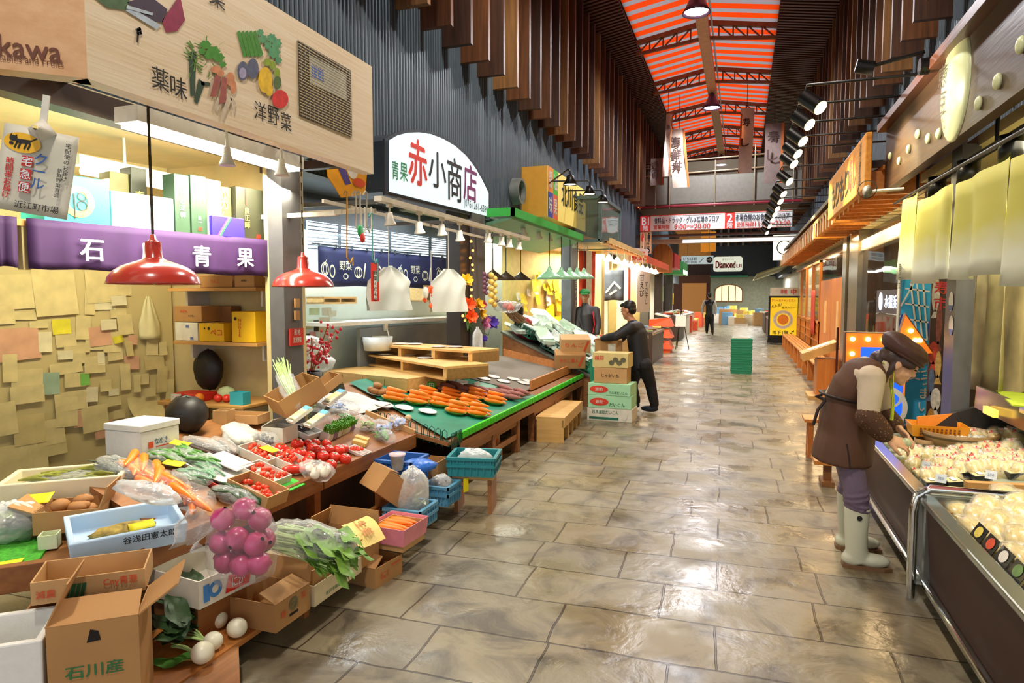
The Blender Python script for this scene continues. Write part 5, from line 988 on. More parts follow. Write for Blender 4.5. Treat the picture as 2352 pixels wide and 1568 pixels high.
# shop shell
B0 = WX(690, 600, -4.45); B = PL(B0, 81)
def bslab(name, px0, px1, z0, z1, mat_, off=0, th=.03):
    a, b_ = B.w(px0, 600), B.w(px1, 600); o = B.n*off; p, q_ = (a+o)[:2], (b_+o)[:2]
    return vslab(p, q_, z0, z1, th).build(name, mat_)
WGR = mt('white_green_wall', '#cfd8cc', .5, k=.04); GPN = mt('gray_panel', '#7f868a', .5, k=.1, sc=5)
struct(bslab('wall_shop_back', 620, 1160, 0, 2.7, WGR, -.06))
struct(M().bx(-5, -3.3, 4.3, 9.6, 2.7, 2.78).build('ceiling_shop_second', mt('dark_soffit', '#33383b', .6)))
struct(M().bx(-3.3, -3.2, 4.1, 11.4, 2.66, 2.75).build('beam_4', mt('dark_soffit', '#33383b', .6)))
struct(bslab('wall_dark_band', 630, 1075, 2.3, 2.7, mt('dark_soffit', '#33383b', .6), .02))
BLW = emis('blind_glow', '#dff2ff', 1.5); BLD = mt('blind_slat', '#39444a', .5)
t = wthing('window_blind', 'bright window band with dark horizontal blind slats at the back of the second shop', 'blind', B.w(860, 560))
m = M(); B.p(m, [(695, 578), (695, 506), (1055, 556), (1055, 592)][::-1][::-1], .05); m.build('lit_pane', BLW, t)
m = M()
for i in range(8):
    f_ = i/8; B.p(m, [(695, 508+f_*70), (1055, 557+f_*34), (1055, 559+f_*34), (695, 511+f_*70)][::-1], .07)
for x in (768, 884, 977, 1050): y0 = 506+(x-695)*.139; B.p(m, [(x-3, y0+72-(x-695)*.1), (x-3, y0), (x+4, y0), (x+4, y0+72-(x-695)*.1)][::-1], .075)
m.build('slats', BLD, t)
NVC = mt('navy_cloth', '#1c2450', .75, k=.15); OUT = mt('outline_cream', '#d9dcc4', .6)
a, b_ = B.w(690, 566)+B.n*.25, B.w(1028, 598)+B.n*.25; cl = (b_-a).length
t = curtain('shop_curtain', 'navy curtain with cream outlined vegetables across the back of the second shop', 'curtain', Vector((a.x, a.y, a.z)), 81, cl, .42, NVC, .01, 7)
m = M(); fz = .03
for k in range(11):
    x = cl*(k+.5)/11; y = -.24; j = k % 5
    if j == 0: m.ring(x-.06, y, .045, .057, I4, fz, 16, 1.3); m.ring(x-.06, y, .018, .026, I4, fz, 14, 2.6); m.ring(x+.05, y-.02, .03, .042, I4, fz, 16, 1.7); m.line([(x-.06, y+.06), (x-.03, y+.1)], .008, I4, fz)
    elif j == 1: m.text('野菜', I4, x, y+.05, .1, .19, fz, .012); m.ring(x, y-.07, .03, .042, I4, fz, 14, .8)
    elif j == 2: m.ring(x-.05, y-.02, .055, .067, I4, fz, 16, 1); m.ring(x-.05, y-.02, .02, .03, I4, fz, 14, 2.1); m.line([(x+.04, y-.08), (x+.07, y+.08)], .02, I4, fz)
    elif j == 3: m.ring(x, y-.02, .03, .042, I4, fz, 14, 2.2); m.ring(x+.06, y-.02, .03, .041, I4, fz, 14, 2.2); m.line([(x-.05, y+.07), (x, y+.1), (x+.05, y+.06)], .008, I4, fz)
    else: m.text('旬', I4, x, y+.04, .1, None, fz, .012); m.ring(x+.03, y-.06, .035, .047, I4, fz, 14, .6)
m.build('outline_print', OUT, t)
m = M(); m.tube([(-.1, .02, .01), (cl+.1, .02, .01)], .008, 6)
for k in range(12): m.bx(cl*k/11-.012, cl*k/11+.012, -.01, .03, 0, .02)
m.build('rod', BLD, t)
o = bslab('counter_panel', 770, 1063, .4, 1.23, GPN, .35, .05); tag(o, 'dark grey counter panel at the back of the second shop', 'counter')
tag(bslab('white_ledge', 690, 1075, 1.27, 1.31, WPL, .42, .45), 'long white ledge above the grey counter panel', 'ledge')
t = wthing('wall_socket', 'white wall socket with plug on the grey counter panel', 'socket', B.w(830, 748)); m = M(); q0 = B.inv @ (B.w(830, 748)); m.at(B.fr).bx(q0.x-.03, q0.x+.03, q0.y-.05, q0.y+.04, .36, .38); m.build('plate', WPL, t)
m = M(); m.at(B.fr).tube([(q0.x, q0.y-.03, .39), (q0.x+.01, q0.y-.12, .41), (q0.x-.1, q0.y-.2, .43)], .008, 6); m.build('cord', WPL, t)
for px0, px1, py0, py1, lab in ((700, 780, 681, 697, 'wooden box shelf on the white wall left of the red strip'), (938, 986, 655, 692, 'wooden box shelf behind the hanging carrier bags')):
    a, b_ = B.w(px0, py0), B.w(px1, py1); t = wthing('box_shelf', lab, 'shelf', a, 'wooden box shelves'); q0, q1 = B.inv @ a, B.inv @ b_
    m = M().at(B.fr); m.bx(q0.x, q1.x, q0.y-.02, q0.y, .02, .26).bx(q0.x, q1.x, q1.y, q1.y+.02, .02, .26).bx(q0.x, q0.x+.02, q1.y, q0.y, .02, .26).bx(q1.x-.02, q1.x, q1.y, q0.y, .02, .26).bx((q0.x+q1.x)/2-.01, (q0.x+q1.x)/2+.01, q1.y, q0.y, .02, .26); m.build('frame', wood('birch', '#cfa86a', '#dfbd82', 'y'), t)
PA2 = [mt('sheet_white', '#dfe6dc', .7), mt('sheet_green', '#bcd3b4', .7), mt('sheet_pink', '#d8a8bf', .7), mt('sheet_dark', '#3f4644', .6)]
for i, (x, y, w_, h_, c) in enumerate(((720, 715, 24, 16, 1), (748, 715, 22, 18, 0), (705, 745, 20, 22, 1), (725, 748, 14, 26, 3), (742, 745, 26, 34, 0), (715, 772, 14, 22, 2), (760, 720, 18, 14, 0), (702, 775, 12, 18, 3))):
    m = M(); B.r(m, x-w_/2, y-h_/2, x+w_/2, y+h_/2, .012+.002*i); tag(m.build('notice_sheet', PA2[c], solid=.002), '%s notice sheet on the white wall behind the plum branch, %s' % (('white', 'pale green', 'pink', 'dark')[c], ('top', 'top centre', 'far side', 'centre', 'large middle', 'bottom', 'upper corner', 'lowest')[i]), 'notice', 'notices behind the plum branch')
struct(M().bx(-3.15, -2.98, 6.72, 7.0, 0, 2.6).build('pillar_black', mt('black_pillar', '#221d1c', .4))); struct(M().bx(-3.1, -2.95, 7.0, 7.4, 0, 2.6).build('pillar_gray_second', GRAYP))
# light rail with white spots
RW = mt('rail_white', '#d8d2c0', .4)
t = wthing('light_rail', 'long white light rail in front of the arched sign', 'light rail', (-2.4, 5.5, 2.26))
ra, rb = WX(868, 458, -2.4), WX(1212, 552, -2.4); M().bx(-2.43, -2.37, ra.y, rb.y, 2.245, 2.28).build('rail', RW, t)
M().bx(-2.86, -2.84, ra.y, rb.y, 2.255, 2.28).build('hanging_bar', RW, t)
for y in (ra.y+.3, (ra.y+rb.y)/2, rb.y-.3): M().bx(-3.3, -2.4, y, y+.05, 2.28, 2.31).build('bracket', GRAYP, t)
GLW = emis('spot_glow', '#fff4d8', 5)
def spot(px, py, X, zr, lab, grp, tilt=0, k=1.0, mat_=None):
    c = WX(px, py, X); t = wthing('spot_lamp', lab, 'lamp', c, grp); mt_ = mat_ or RW
    M().cyl((c.x, c.y, c.z+.03), (c.x, c.y, zr), .008*k, n=8).box((c.x, c.y, zr-.015), (.03, .05, .03)).build('stem', mt_, t)
    m = M().at(TR(c, 0, 0, tilt)); m.lathe([(.0, .06*k), (.028*k, .055*k), (.03*k, 0), (.045*k, -.03*k), (.046*k, -.04*k), (.03*k, -.02*k)], n=16); m.build('shade', mt_, t)
    m = M().at(TR(c, 0, 0, tilt)); m.disc(0, 0, .036*k, .036*k, I4, -.03*k, 14); m.build('bulb', GLW, t)
for i, (px, py) in enumerate(((895, 505), (963, 525), (1015, 530), (1056, 543), (1121, 548), (1152, 556), (1170, 561), (1192, 566))):
    spot(px, py, -2.4, 2.25, 'white spot lamp on the rail below the arched sign, %s from the camera end' % ('first', 'second', 'third', 'fourth', 'fifth', 'sixth', 'seventh', 'eighth')[i], 'white rail spots', 15 if i < 4 else 0, .95)
t = wthing('hook_bar', 'short grey bar with looped cords beside the rail end', 'hook bar', WX(810, 485, -2.6))
a, b_ = WX(765, 488, -2.6), WX(862, 484, -2.6); M().beam(a, b_, .02, .03).beam((-2.6, a.y+.05, a.z), (-3.3, a.y+.05, a.z), .03, .03).beam((-2.6, b_.y-.05, b_.z), (-3.3, b_.y-.05, b_.z), .03, .03).build('bar', RW, t)
for px, c, y1 in ((797, 'cord_yellow', 590), (818, 'cord_white', 520), (827, 'cord_white', 525), (842, 'cord_white', 520), (855, 'cord_teal', 592)):
    mm = mt(c, {'cord_yellow': '#c79a3a', 'cord_white': '#cfcabb', 'cord_teal': '#4fa5a0'}[c], .5); p, q_ = WX(px, 440 if c != 'cord_teal' else 490, -2.57), WX(px, y1, -2.57)
    M().tube([p+Vector((0, -.05, -.03)), p+Vector((0, -.02, .0)), p, q_, q_+Vector((0, .04, -.04)), q_+Vector((0, .07, 0)), p+Vector((0, .06, -.5 if c[5] in 'yt' else -.1))], .006, 6).build('cord', mm, t)
t = wthing('toy_tag', 'green, blue and red fruit-shaped ornament hanging from the cords', 'ornament', WX(830, 535, -2.55)); M().ell(WX(828, 530, -2.55), (.012, .04, .045), 14).build('green_piece', mt('orn_green', '#2fae62', .4), t); M().ell(WX(833, 546, -2.54), (.012, .03, .035), 14).build('red_piece', REDI, t)
t = wthing('fan_poster', 'small fan-shaped poster in orange, violet and white under the fascia end', 'poster', WX(795, 408, -2.9)); fr = FA(WX(795, 408, -2.9), 80); M().prism([(-.2, -.02), (-.06, -.16), (.2, -.1), (.24, .16), (-.22, .16)], fr, .01).build('sheet', mt('fan_orange', '#eaa21e', .5), t); M().plate([(-.14, .12), (-.02, -.06), (.04, -.04), (-.06, .14)], fr, .012).build('violet_print', mt('fan_violet', '#4a3f8a', .5), t); M().disc(.06, .07, .06, .07, fr, .013).build('white_print', WPL, t); M().disc(.13, -.02, .07, .035, fr, .014).build('red_print', REDO, t); M().cyl(WX(795, 390, -2.9), WX(795, 390, -2.9)+Vector((-.5, 0, .15)), .01, n=6).build('bracket', BLD, t)
# carrier bags, red strip, decorations
for i, (px, py0, py1, wpx, lab) in enumerate(((893, 613, 713, 74, 'white carrier bag hanging beside the red paper strip'), (1030, 617, 716, 55, 'white carrier bag hanging next to the artificial flowers'))):
    c = WX(px, py0, -2.85); z1_ = WX(px, py1, -2.85).z; wd = (WX(px+wpx/2, 660, -2.85)-WX(px-wpx/2, 660, -2.85)).length; H_ = c.z-z1_
    t = thing('carrier_bag', lab, 'bag', T=FA((-2.85, c.y, c.z), 62), group='hanging white bags')
    m = M()
    for sg in (1, -1): m.grid(lambda u, v: ((u-.5)*wd*.78*(.18+.82*min(1, v*3.2))+.01*math.sin(v*8), -v*H_, sg*(.012+.05*math.sin(u*3.14)*min(1, v*2))+.014*math.sin(u*13+v*6+sg)), 12, 12)
    m.build('bag', mt('bag_white', '#cdd1ca', .45, k=.03, bump=.3, bsc=10), t); M().tube([(0, 0, 0), (0, 2.26-c.z, 0)], .004, 5).build('cord', RW, t)
fr = FA(WX(861, 604, -2.8), 70); t = thing('paper_strip', 'narrow red hanging paper strip with a white column of characters', 'sign', T=fr); a = WX(861, 604, -2.8).z-WX(861, 692, -2.8).z
M().bx(-.04, .04, -a, 0, -.004, 0).build('strip', REDI, t); M().rect(-.016, .016, -a*.95, -a*.2, I4, .003).build('white_field', WPL, t); M().tube([(0, 0, 0), (0, 2.26-fr.translation.z, -.04)], .003, 5).build('cord', RW, t); M().vtext('野菜くだもの', I4, 0, -a*.26, .034, 1.25, None, .005).build('lettering', INK, t)
t = wthing('charm_ornament', 'cluster of orange-red hanging charms between the carrier bags', 'ornament', WX(988, 680, -2.95))
m = M()
for k in range(14): m.ell(WX(975+rnd.random()*28, 655+rnd.random()*48, -2.95), (.015, .04, .03), 8, jit=.2)
m.build('charm', mt('charm_orange', '#ea5a28', .5, k=.3), t); M().ell(WX(978, 672, -2.93), (.02, .05, .06), 12).build('white_charm', WPL, t); M().cyl(WX(990, 655, -2.95), WX(990, 575, -2.95), .004, n=5).build('cord', RW, t)
def blossom(m, c, r, n=6):
    ax = Vector((rnd.uniform(.2, 1), rnd.uniform(-1, .2), rnd.uniform(-.2, .6))).normalized(); q_ = ax.to_track_quat('Z', 'Y').to_matrix().to_4x4()
    for k in range(n*2):
        m.T = Matrix.Translation(c) @ q_ @ RZ(360*k/n+(k//n)*25) @ Matrix.Rotation(R_(-30-25*(k//n)), 4, 'Y'); m.grid(lambda u, v: (r*u, (v-.5)*r*.75*math.sin(math.pi*min(1, .15+u*.85)), -.15*r*u*u), 4, 2)
    m.T = Matrix()
FL = {'orange_flower': '#ef5a1c', 'yellow_flower': '#f2c021', 'pink_flower': '#e88fc0', 'violet_flower': '#5a3fb8', 'rose_flower': '#e0466a'}
for i, (px, py, r, c, lab) in enumerate(((1070, 645, .09, 'yellow_flower', 'yellow artificial flower high beside the string of orange bulbs'), (1075, 700, .1, 'orange_flower', 'orange artificial flower left in the bouquet on the black pillar'), (1082, 728, .09, 'orange_flower', 'lower orange artificial flower in the bouquet on the black pillar'), (1096, 702, .1, 'yellow_flower', 'yellow artificial flower in the middle of the bouquet'), (1103, 720, .09, 'yellow_flower', 'lower yellow artificial flower above the pink one'), (1108, 700, .06, 'rose_flower', 'small rose-red artificial flower at the bouquet top'), (1109, 740, .12, 'pink_flower', 'large pink artificial lily beside the violet one'), (1129, 742, .1, 'violet_flower', 'violet artificial flower next to the pink lily'), (1112, 778, .05, 'violet_flower', 'small violet artificial flower below the pink lily'))):
    m = M(); c_ = WX(px, py, -2.85); blossom(m, c_, r); t = wthing('artificial_flower', lab, 'flower', c_, 'artificial flowers'); m.build('petals', mt(c, FL[c], .5, k=.15), t); M().ell(c_, r*.16, 8).build('centre', mt('flower_centre', '#8a4a1c', .6), t); M().tube([c_, c_+Vector((-.05, .02, -.15)), (-2.93, 6.78, 1.3)], .005, 5).build('stem', GRLF, t)
t = wthing('bulb_string', 'string of small glowing orange bulbs down the black pillar', 'light string', WX(1084, 640, -2.9))
ps = [WX(x, y, -2.92) for x, y in ((1082, 554), (1086, 575), (1080, 592), (1085, 608), (1086, 620), (1081, 648), (1083, 665), (1082, 680), (1063, 725), (1068, 735))]
M().tube(ps, .004, 5).build('wire', BLK, t); m = M(); [m.ell(p, .016, 8) for p in ps]; m.build('bulb', emis('orange_bulb', '#ff9a3a', 5), t)
for i, (px, py0, py1, lab) in enumerate(((1097, 750, 800, 'clear plastic bottle standing at the foot of the flower bouquet, left one'), (1105, 790, 842, 'clear plastic bottle standing at the board corner below the bouquet'))):
    c = WX(px, py1, -2.75); h = WX(px, py0, -2.75).z-c.z; M_ = M().lathe([(.0, 0), (.055, .0), (.058, h*.1), (.055, h*.65), (.03, h*.85), (.018, h*.9), (.018, h)], n=14); tag(M_.build('bottle', CLR2, T=TR(c)), lab, 'bottle', 'plastic bottles')
t = wthing('bulb_braid', 'hanging braid of yellow and violet bulbs at the gray pillar', 'braid', WX(1130, 660, -2.7)); m = M(); m2 = M()
for k in range(10): m.ell(WX(1128+(k % 2)*8, 632+k*7.5, -2.7), .035, 10); m2.ell(WX(1112+(k % 2)*5, 628+k*5, -2.75), .025, 8)
m.build('bulb', mt('bulb_yellow', '#e0bc5a', .5), t); m2.build('violet_bulb', mt('bulb_violet', '#6b4256', .5), t); M().cyl(WX(1130, 632, -2.7), WX(1130, 570, -2.7), .004, n=5).build('cord', RW, t)
t = wthing('plum_branch', 'red and white artificial plum branch in a dark pot by the gray pillar', 'branch', WX(718, 850, -3.15)); m = M(); mr = M(); mw = M()
for (x0, y0, x1, y1) in ((718, 850, 772, 760), (716, 850, 748, 752), (722, 845, 765, 790), (714, 850, 715, 775)):
    a, b_ = WX(x0, y0, -3.15), WX(x1, y1, -3.15)+Vector((rnd.uniform(-.1, .1), 0, 0)); m.tube([a, a.lerp(b_, .5)+Vector((0, .02, .02)), b_], .005, 5)
    for k in range(26): c_ = a.lerp(b_, .15+.85*rnd.random())+Vector((rnd.uniform(-.05, .05), rnd.uniform(-.05, .05), rnd.uniform(-.05, .05))); (mr if rnd.random() < .7 else mw).ell(c_, rnd.uniform(.01, .018), 6)
m.build('twig', KDK, t); mr.build('red_blossom', mt('plum_red', '#d02a3a', .5, k=.2), t); mw.build('white_blossom', mt('plum_white', '#eadfdc', .5), t); M().lathe([(.0, -.18), (.06, -.18), (.07, 0), (.06, 0)], WX(718, 852, -3.15), 12).build('pot', BLK, t)
t = wthing('red_plaque', 'small red plaque with white characters hanging on the gray pillar', 'sign', WX(682, 770, -2.98)); P3 = PL((-2.985, 3.8, 1.4), 90); a, b_ = P3.w(667, 785), P3.w(697, 753); M().bx(-2.995, -2.985, a.y, b_.y, a.z-.03, b_.z).build('plate', REDI, t)
m = M(); fr = FA((-2.985, (a.y+b_.y)/2, (a.z+b_.z)/2), 90); m.text('産地', fr, 0, .02, .04, .07).text('直送野菜', fr, 0, -.035, .04, .09); m.build('lettering', WPL, t)
for k in range(2): q0 = P3.w(683, 695+28*k); tag(M().bx(-2.995, -2.98, q0.y-.025, q0.y+.025, q0.z-.035, q0.z+.03).build('wood_tag', KRAFT, T=Matrix()), 'small kraft tag hanging on the gray pillar, %s one' % ('upper', 'lower')[k], 'tag', 'kraft tags')
# ---- green stall
GCL = mt('green_cloth', '#12765a', .45, k=.18, sc=5, bump=.25, bsc=6); LGR = mt('lime_trim', '#3cc81e', .45, k=.08); CARP = mt('gray_carpet', '#7b7267', .9, k=.15, sc=60)
t = wthing('produce_stall', 'green-clothed sloping produce stall of the second shop with lime trim', 'stall', (-2.6, 6.5, 0))
z2f = lambda x: .48+.2*(-2.13-x)-.006
m = M(); deck(m, [(-2.13, 4.55), (-2.13, 9.1), (-3.6, 9.1), (-3.6, 5.35), (-2.97, 4.55)], lambda x: z2f(x)-.02); m.build('table_top', DECK, t)
m = M(); m.grid(lambda u, v: (-2.15-1.4*u, 4.57+.8*u+(2.35-.3*u)*v, z2f(-2.15-1.4*u)+.004+.006*math.sin(u*13+v*9)*math.sin(v*21)), 24, 30); m.build('cloth', GCL, t)
m = M(); deck(m, [(-2.3, 6.9), (-2.3, 9.0), (-3.3, 9.0), (-3.3, 6.9)], lambda x: z2f(x)+.012, .012); m.build('carpet', CARP, t)
m = M(); m.bx(-2.14, -2.115, 4.75, 9.1, .435, .49)
for k in range(60): y = 4.8+k*.072; m.bx(-2.116, -2.109, y, y+.02, .44, .485)
m.build('lime_trim', LGR, t)
m = M(); ym = 6.95
for x0, x1, y0, y1 in ((-3.3, -2.28, 9.0, 9.02), (-2.3, -2.28, 7.15, 9.02)):
    m.add([(x0, y0, z2f(x0)), (x1, y0, z2f(x1)), (x1, y1, z2f(x1)), (x0, y1, z2f(x0)), (x0, y0, z2f(x0)+.11), (x1, y0, z2f(x1)+.11), (x1, y1, z2f(x1)+.11), (x0, y1, z2f(x0)+.11)], [(3, 2, 1, 0), (4, 5, 6, 7), (0, 1, 5, 4), (1, 2, 6, 5), (2, 3, 7, 6), (3, 0, 4, 7)])
m.build('side_board', wood('board_orange', '#c0763c', '#cf8a4c', 'y'), t)
for y in (4.75, 5.5, 6.2, 6.75, 7.6, 8.4, 9.0): M().bx(-2.19, -2.12, y, y+.07, 0, .42).build('leg', WOODT, t)
for y0, y1 in ((4.75, 6.2), (6.82, 8.45)):
    for z in (.14, .28): M().bx(-2.16, -2.13, y0, y1, z, z+.05).build('rail', DECK, t)
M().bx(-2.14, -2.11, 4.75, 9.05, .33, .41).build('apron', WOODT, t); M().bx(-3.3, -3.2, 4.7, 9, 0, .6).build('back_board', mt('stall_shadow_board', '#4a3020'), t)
t = wthing('wire_fence', 'low dark green wire fence at the camera end of the green stall', 'fence', (-2.4, 4.6, .45))
m = M()
for i in range(12):
    x = -2.14-.055*i; z = z2f(x); m.tube([(x, 4.56, z-.06), (x, 4.56, z+.06), (x-.02, 4.56, z+.075), (x-.04, 4.56, z+.06), (x-.04, 4.56, z-.06)], .004, 5)
for i in range(9): y = 4.58+.025*i; m.tube([(-2.112, y, .4), (-2.112, y, .52)], .004, 5)
m.tube([(-2.12, 4.56, .46), (-2.8, 4.56, .59)], .004, 5).tube([(-2.12, 4.56, .42), (-2.8, 4.56, .55)], .005, 5).tube([(-2.112, 4.57, .5), (-2.112, 4.79, .5)], .004, 5); m.build('wire', CDG, t)
# plates
PLW = mt('plate_white', '#dcd6d0', .3, k=.04); PLG = mt('plate_green', '#6f9a3a', .35, k=.1)
PLATE = proto(M().lathe([(0, .008), (.06, .008), (.085, .016), (.087, .019), (.084, .02), (.06, .013), (0, .012)], n=24)); BASK = proto(M().lathe([(0, 0), (.07, .0), (.1, .028), (.103, .032), (.098, .03), (.07, .008), (0, .008)], n=24))
def s2(px, py, lift=0): p = S2(px, py); p.z += lift; return Matrix.Translation(p) @ Matrix.Rotation(R_(11.3), 4, 'Y')
z8 = lambda x, y: (650+x*.2551, 650+y*.2551)
for i, (x, y) in enumerate(((910, 1110), (1090, 1133), (1300, 1165), (455, 1050), (1190, 943), (1285, 915), (1410, 815), (1482, 798), (1610, 845), (1690, 827), (1805, 868), (1890, 850), (1985, 893), (2075, 873), (2170, 908), (2215, 892))):
    lab = 'white plate lying empty in front of the carrot plates' if i < 3 else ('white plate on newspaper at the camera end of the green cloth' if i == 3 else ('white plate behind the first carrots on the green cloth' if i < 6 else 'white empty plate in the back rows on the green strip'))
    put(PLATE, 'plate', lab, 'plate', s2(*z8(x, y)) @ Matrix.Scale(.95, 4), PLW, 'empty plates on the green stall')
CP = [(985, 1060), (1190, 1085), (1275, 1040), (1400, 1105), (1480, 1050), (1550, 1175), (1650, 1110), (1740, 1195), (1720, 1045), (1890, 1085)]
ords = ('first', 'second', 'third', 'fourth', 'fifth', 'sixth', 'seventh', 'eighth', 'ninth', 'tenth')
for i, (x, y) in enumerate(CP):
    T = s2(*z8(x, y)); put(BASK, 'basket_plate', 'green-rimmed plate under a carrot pile, %s counted from the camera end' % ords[i], 'plate', T, PLG, 'plates of carrots')
    for k, (dx, dy, dz, a) in enumerate(((-.05, -.05, .03, 8), (-.02, -.015, .03, 0), (-.03, .025, .03, -6), (-.05, .06, .03, -14), (-.04, -.02, .065, 6), (-.03, .03, .065, -8), (-.05, .005, .1, 0))):
        put(CARROT, 'carrot', 'orange carrot in the pile on the %s green-rimmed plate' % ords[i], 'carrot', T @ TR((dx-.03, dy*.9, dz), a+32+rnd.uniform(-6, 6), 4), CARM, 'carrots on the %s plate' % ords[i])
PIN = mt('potato_pink', '#d8836a', .5, k=.12)
T = s2(*z8(845, 1005)); put(PLATE, 'plate', 'white plate under the pink potatoes', 'plate', T, PLW, 'empty plates on the green stall')
for k, (dx, dy, dz) in enumerate(((-.05, -.02, .04), (.0, -.04, .04), (.05, -.02, .04), (-.02, .04, .04), (.04, .04, .04), (.0, .0, .085), (-.03, .02, .085))): put(POTATO, 'potato', 'round pink potato on the white plate before the carrots', 'potato', T @ TR((dx, dy, dz), k*50), PIN, 'pink potatoes on the plate')
for i, (x, y) in enumerate(((1470, 965), (1600, 985), (1690, 975), (1800, 1000), (1890, 1010), (1980, 1020), (2060, 1030), (2130, 1010), (1540, 950), (2010, 985))):
    T = s2(*z8(x, y+18), .02)
    for k in range(3): put(SWEET, 'sweet_potato', 'dusky purple-brown sweet potato in the row behind the carrots', 'sweet potato', T @ TR((rnd.uniform(-.03, .03), (k-1)*.05, .02+.03*(k == 1)), rnd.uniform(-25, 25)), SPOT, 'sweet potatoes on the green stall')
for i, (x, y) in enumerate(((1335, 865), (1515, 885), (1735, 915), (1945, 945), (2110, 970))):
    T = s2(*z8(x, y+25)); tag(M().box((0, 0, .03), (.02, .15, .06), 0, -20).build('price_stand', mt('stand_grey', '#b9b4a4', .6, k=.2, sc=30), T=T), 'grey leaning price stand behind the sweet potatoes, %s from the camera end' % ords[i], 'stand', 'grey price stands')
m = M(); m.box((0, 0, .01), (.12, .26, .012)); tag(m.build('news_sheet', mt('newsprint', '#cfcbc4', .8, k=.12, sc=50), T=s2(*z8(1610, 930), .03) @ RZ(20)), 'printed paper sheet lying on the sweet potatoes', 'paper')
m = M(); m.grid(lambda u, v: ((u-.5)*.5, (v-.5)*.55, .014+.008*math.sin(u*9+v*5)), 10, 10); tag(m.build('newspaper', mt('newsprint', '#cfcbc4'), T=s2(*z8(600, 1080))), 'crumpled newspaper spread on the green cloth at the camera end', 'paper')
t = thing('price_sign', 'small green price sign with white figures among the carrots', 'sign', T=s2(*z8(1300, 985), .05) @ RZ(55) @ Matrix.Rotation(R_(70), 4, 'X')); M().bx(-.09, .09, -.05, .06, -.006, 0).build('board', mt('sign_green', '#2fae2a', .5), t); M().text('150円', I4, 0, .02, .05, .14, .003).build('lettering', WPL, t)
# wooden steps
BIR = wood('birch', '#cfa86a', '#dfbd82', 'y'); PINE = wood('pine', '#c99a56', '#dab06c', 'x')
def step(lab, a, b_, zt, h, d, nb, open_=False):
    p, q_ = W(*a, zt), W(*b_, zt); v = (q_-p); L = v.length; an = math.degrees(math.atan2(v.y, v.x)); t = thing('display_step', lab, 'display step', T=TR((p.x, p.y, zt), an), group='wooden display steps')
    M().bx(0, L, 0, d, -.022, 0).build('top', PINE, t)
    if not open_:
        for k in range(nb): M().bx(L*k/nb+.004, L*(k+1)/nb-.004, 0, .02, -h, -.022).build('front_panel', PINE, t)
    else:
        for k in range(nb+1): x = (L-.05)*k/nb; M().bx(x, x+.05, .01, d, -h, -.022).build('upright', PINE, t)
        M().bx(0, L, .0, d, -h, -h+.02).build('shelf', PINE, t)
    M().bx(0, .02, .02, d, -h, -.022).build('side', PINE, t); M().bx(L-.02, L, .02, d, -h, -.022).build('side', PINE, t); return t, TR((p.x, p.y, zt), an), L
t1, T1, L1 = step('low wooden display step with four front panels on the green cloth', (742, 850), (935, 870), .8, .12, .55, 4)
t2_, T2, L2 = step('middle wooden display step with open compartments', (838, 812), (1022, 842), .93, .13, .5, 2, True)
t3, T3, L3 = step('upper wooden display step against the grey counter', (842, 790), (1082, 806), 1.04, .13, .45, 3, True)
for T, pts, lab in ((T2, ((.3, .12), (.5, .3), (.95, .25)), 'white plate on the middle wooden step'), (T3, ((.35, .2), (.5, .28), (1.0, .15), (1.15, .25)), 'white plate on the upper wooden step')):
    for x, y in pts: put(PLATE, 'plate', lab, 'plate', T @ Matrix.Translation((x, y, -.006)), PLW, lab.replace('white plate', 'plates'))
for i, (a, b_, zt, h, d, lab) in enumerate((((756, 805), (836, 806), .93, .12, .3, 'flat wooden box left of the middle display step'), ((760, 787), (838, 782), 1.02, .08, .3, 'shallow kraft box with a white plastic bag left of the upper step'))):
    p, q_ = W(*a, zt), W(*b_, zt); L = (q_-p).length; T = TR(((p.x+q_.x)/2, (p.y+q_.y)/2+d/2, zt-h)); solidbox('wood_box', lab, 'box', T, L, d, h, PINE if i == 0 else KRAFT2, [('blue_label', SKY, lambda m, a_, b2, c: m.rect(0, .13, -.035, .035, a_))] if i == 0 else [('red_mark', REDI, lambda m, a_, b2, c: m.text('産直', a_, .08, 0, .03))])
pbag('white plastic bag lying on the shallow kraft box', T @ Matrix.Translation((0, 0, .08)), (.16, .12, .07), balls(3, .03, (.05, .05, .03)), WPL, mt('bag_white', '#e4e6df'))
tag(M().lathe([(.0, 0), (.15, 0), (.17, .15), (.15, .15)], n=20).build('white_bucket', mt('bucket_white', '#d4dadc', .4), T=TR(B.w(790, 790)+B.n*.5-Vector((0, 0, .05)))), 'white bucket with blue stripe behind the kraft box', 'bucket')
for i, (px, py, r) in enumerate(((715, 812, .16), (735, 835, .14), (705, 790, .13))): tag(M().ell((0, 0, 0), (r, r, r*.6), 14, jit=.12).build('plastic_bag', CLR2, T=TR(D(px, py, 6.0))), 'white crumpled plastic bag heaped behind the plum branch, %s' % ('middle', 'lowest', 'topmost')[i], 'bag', 'bags behind the plum branch')
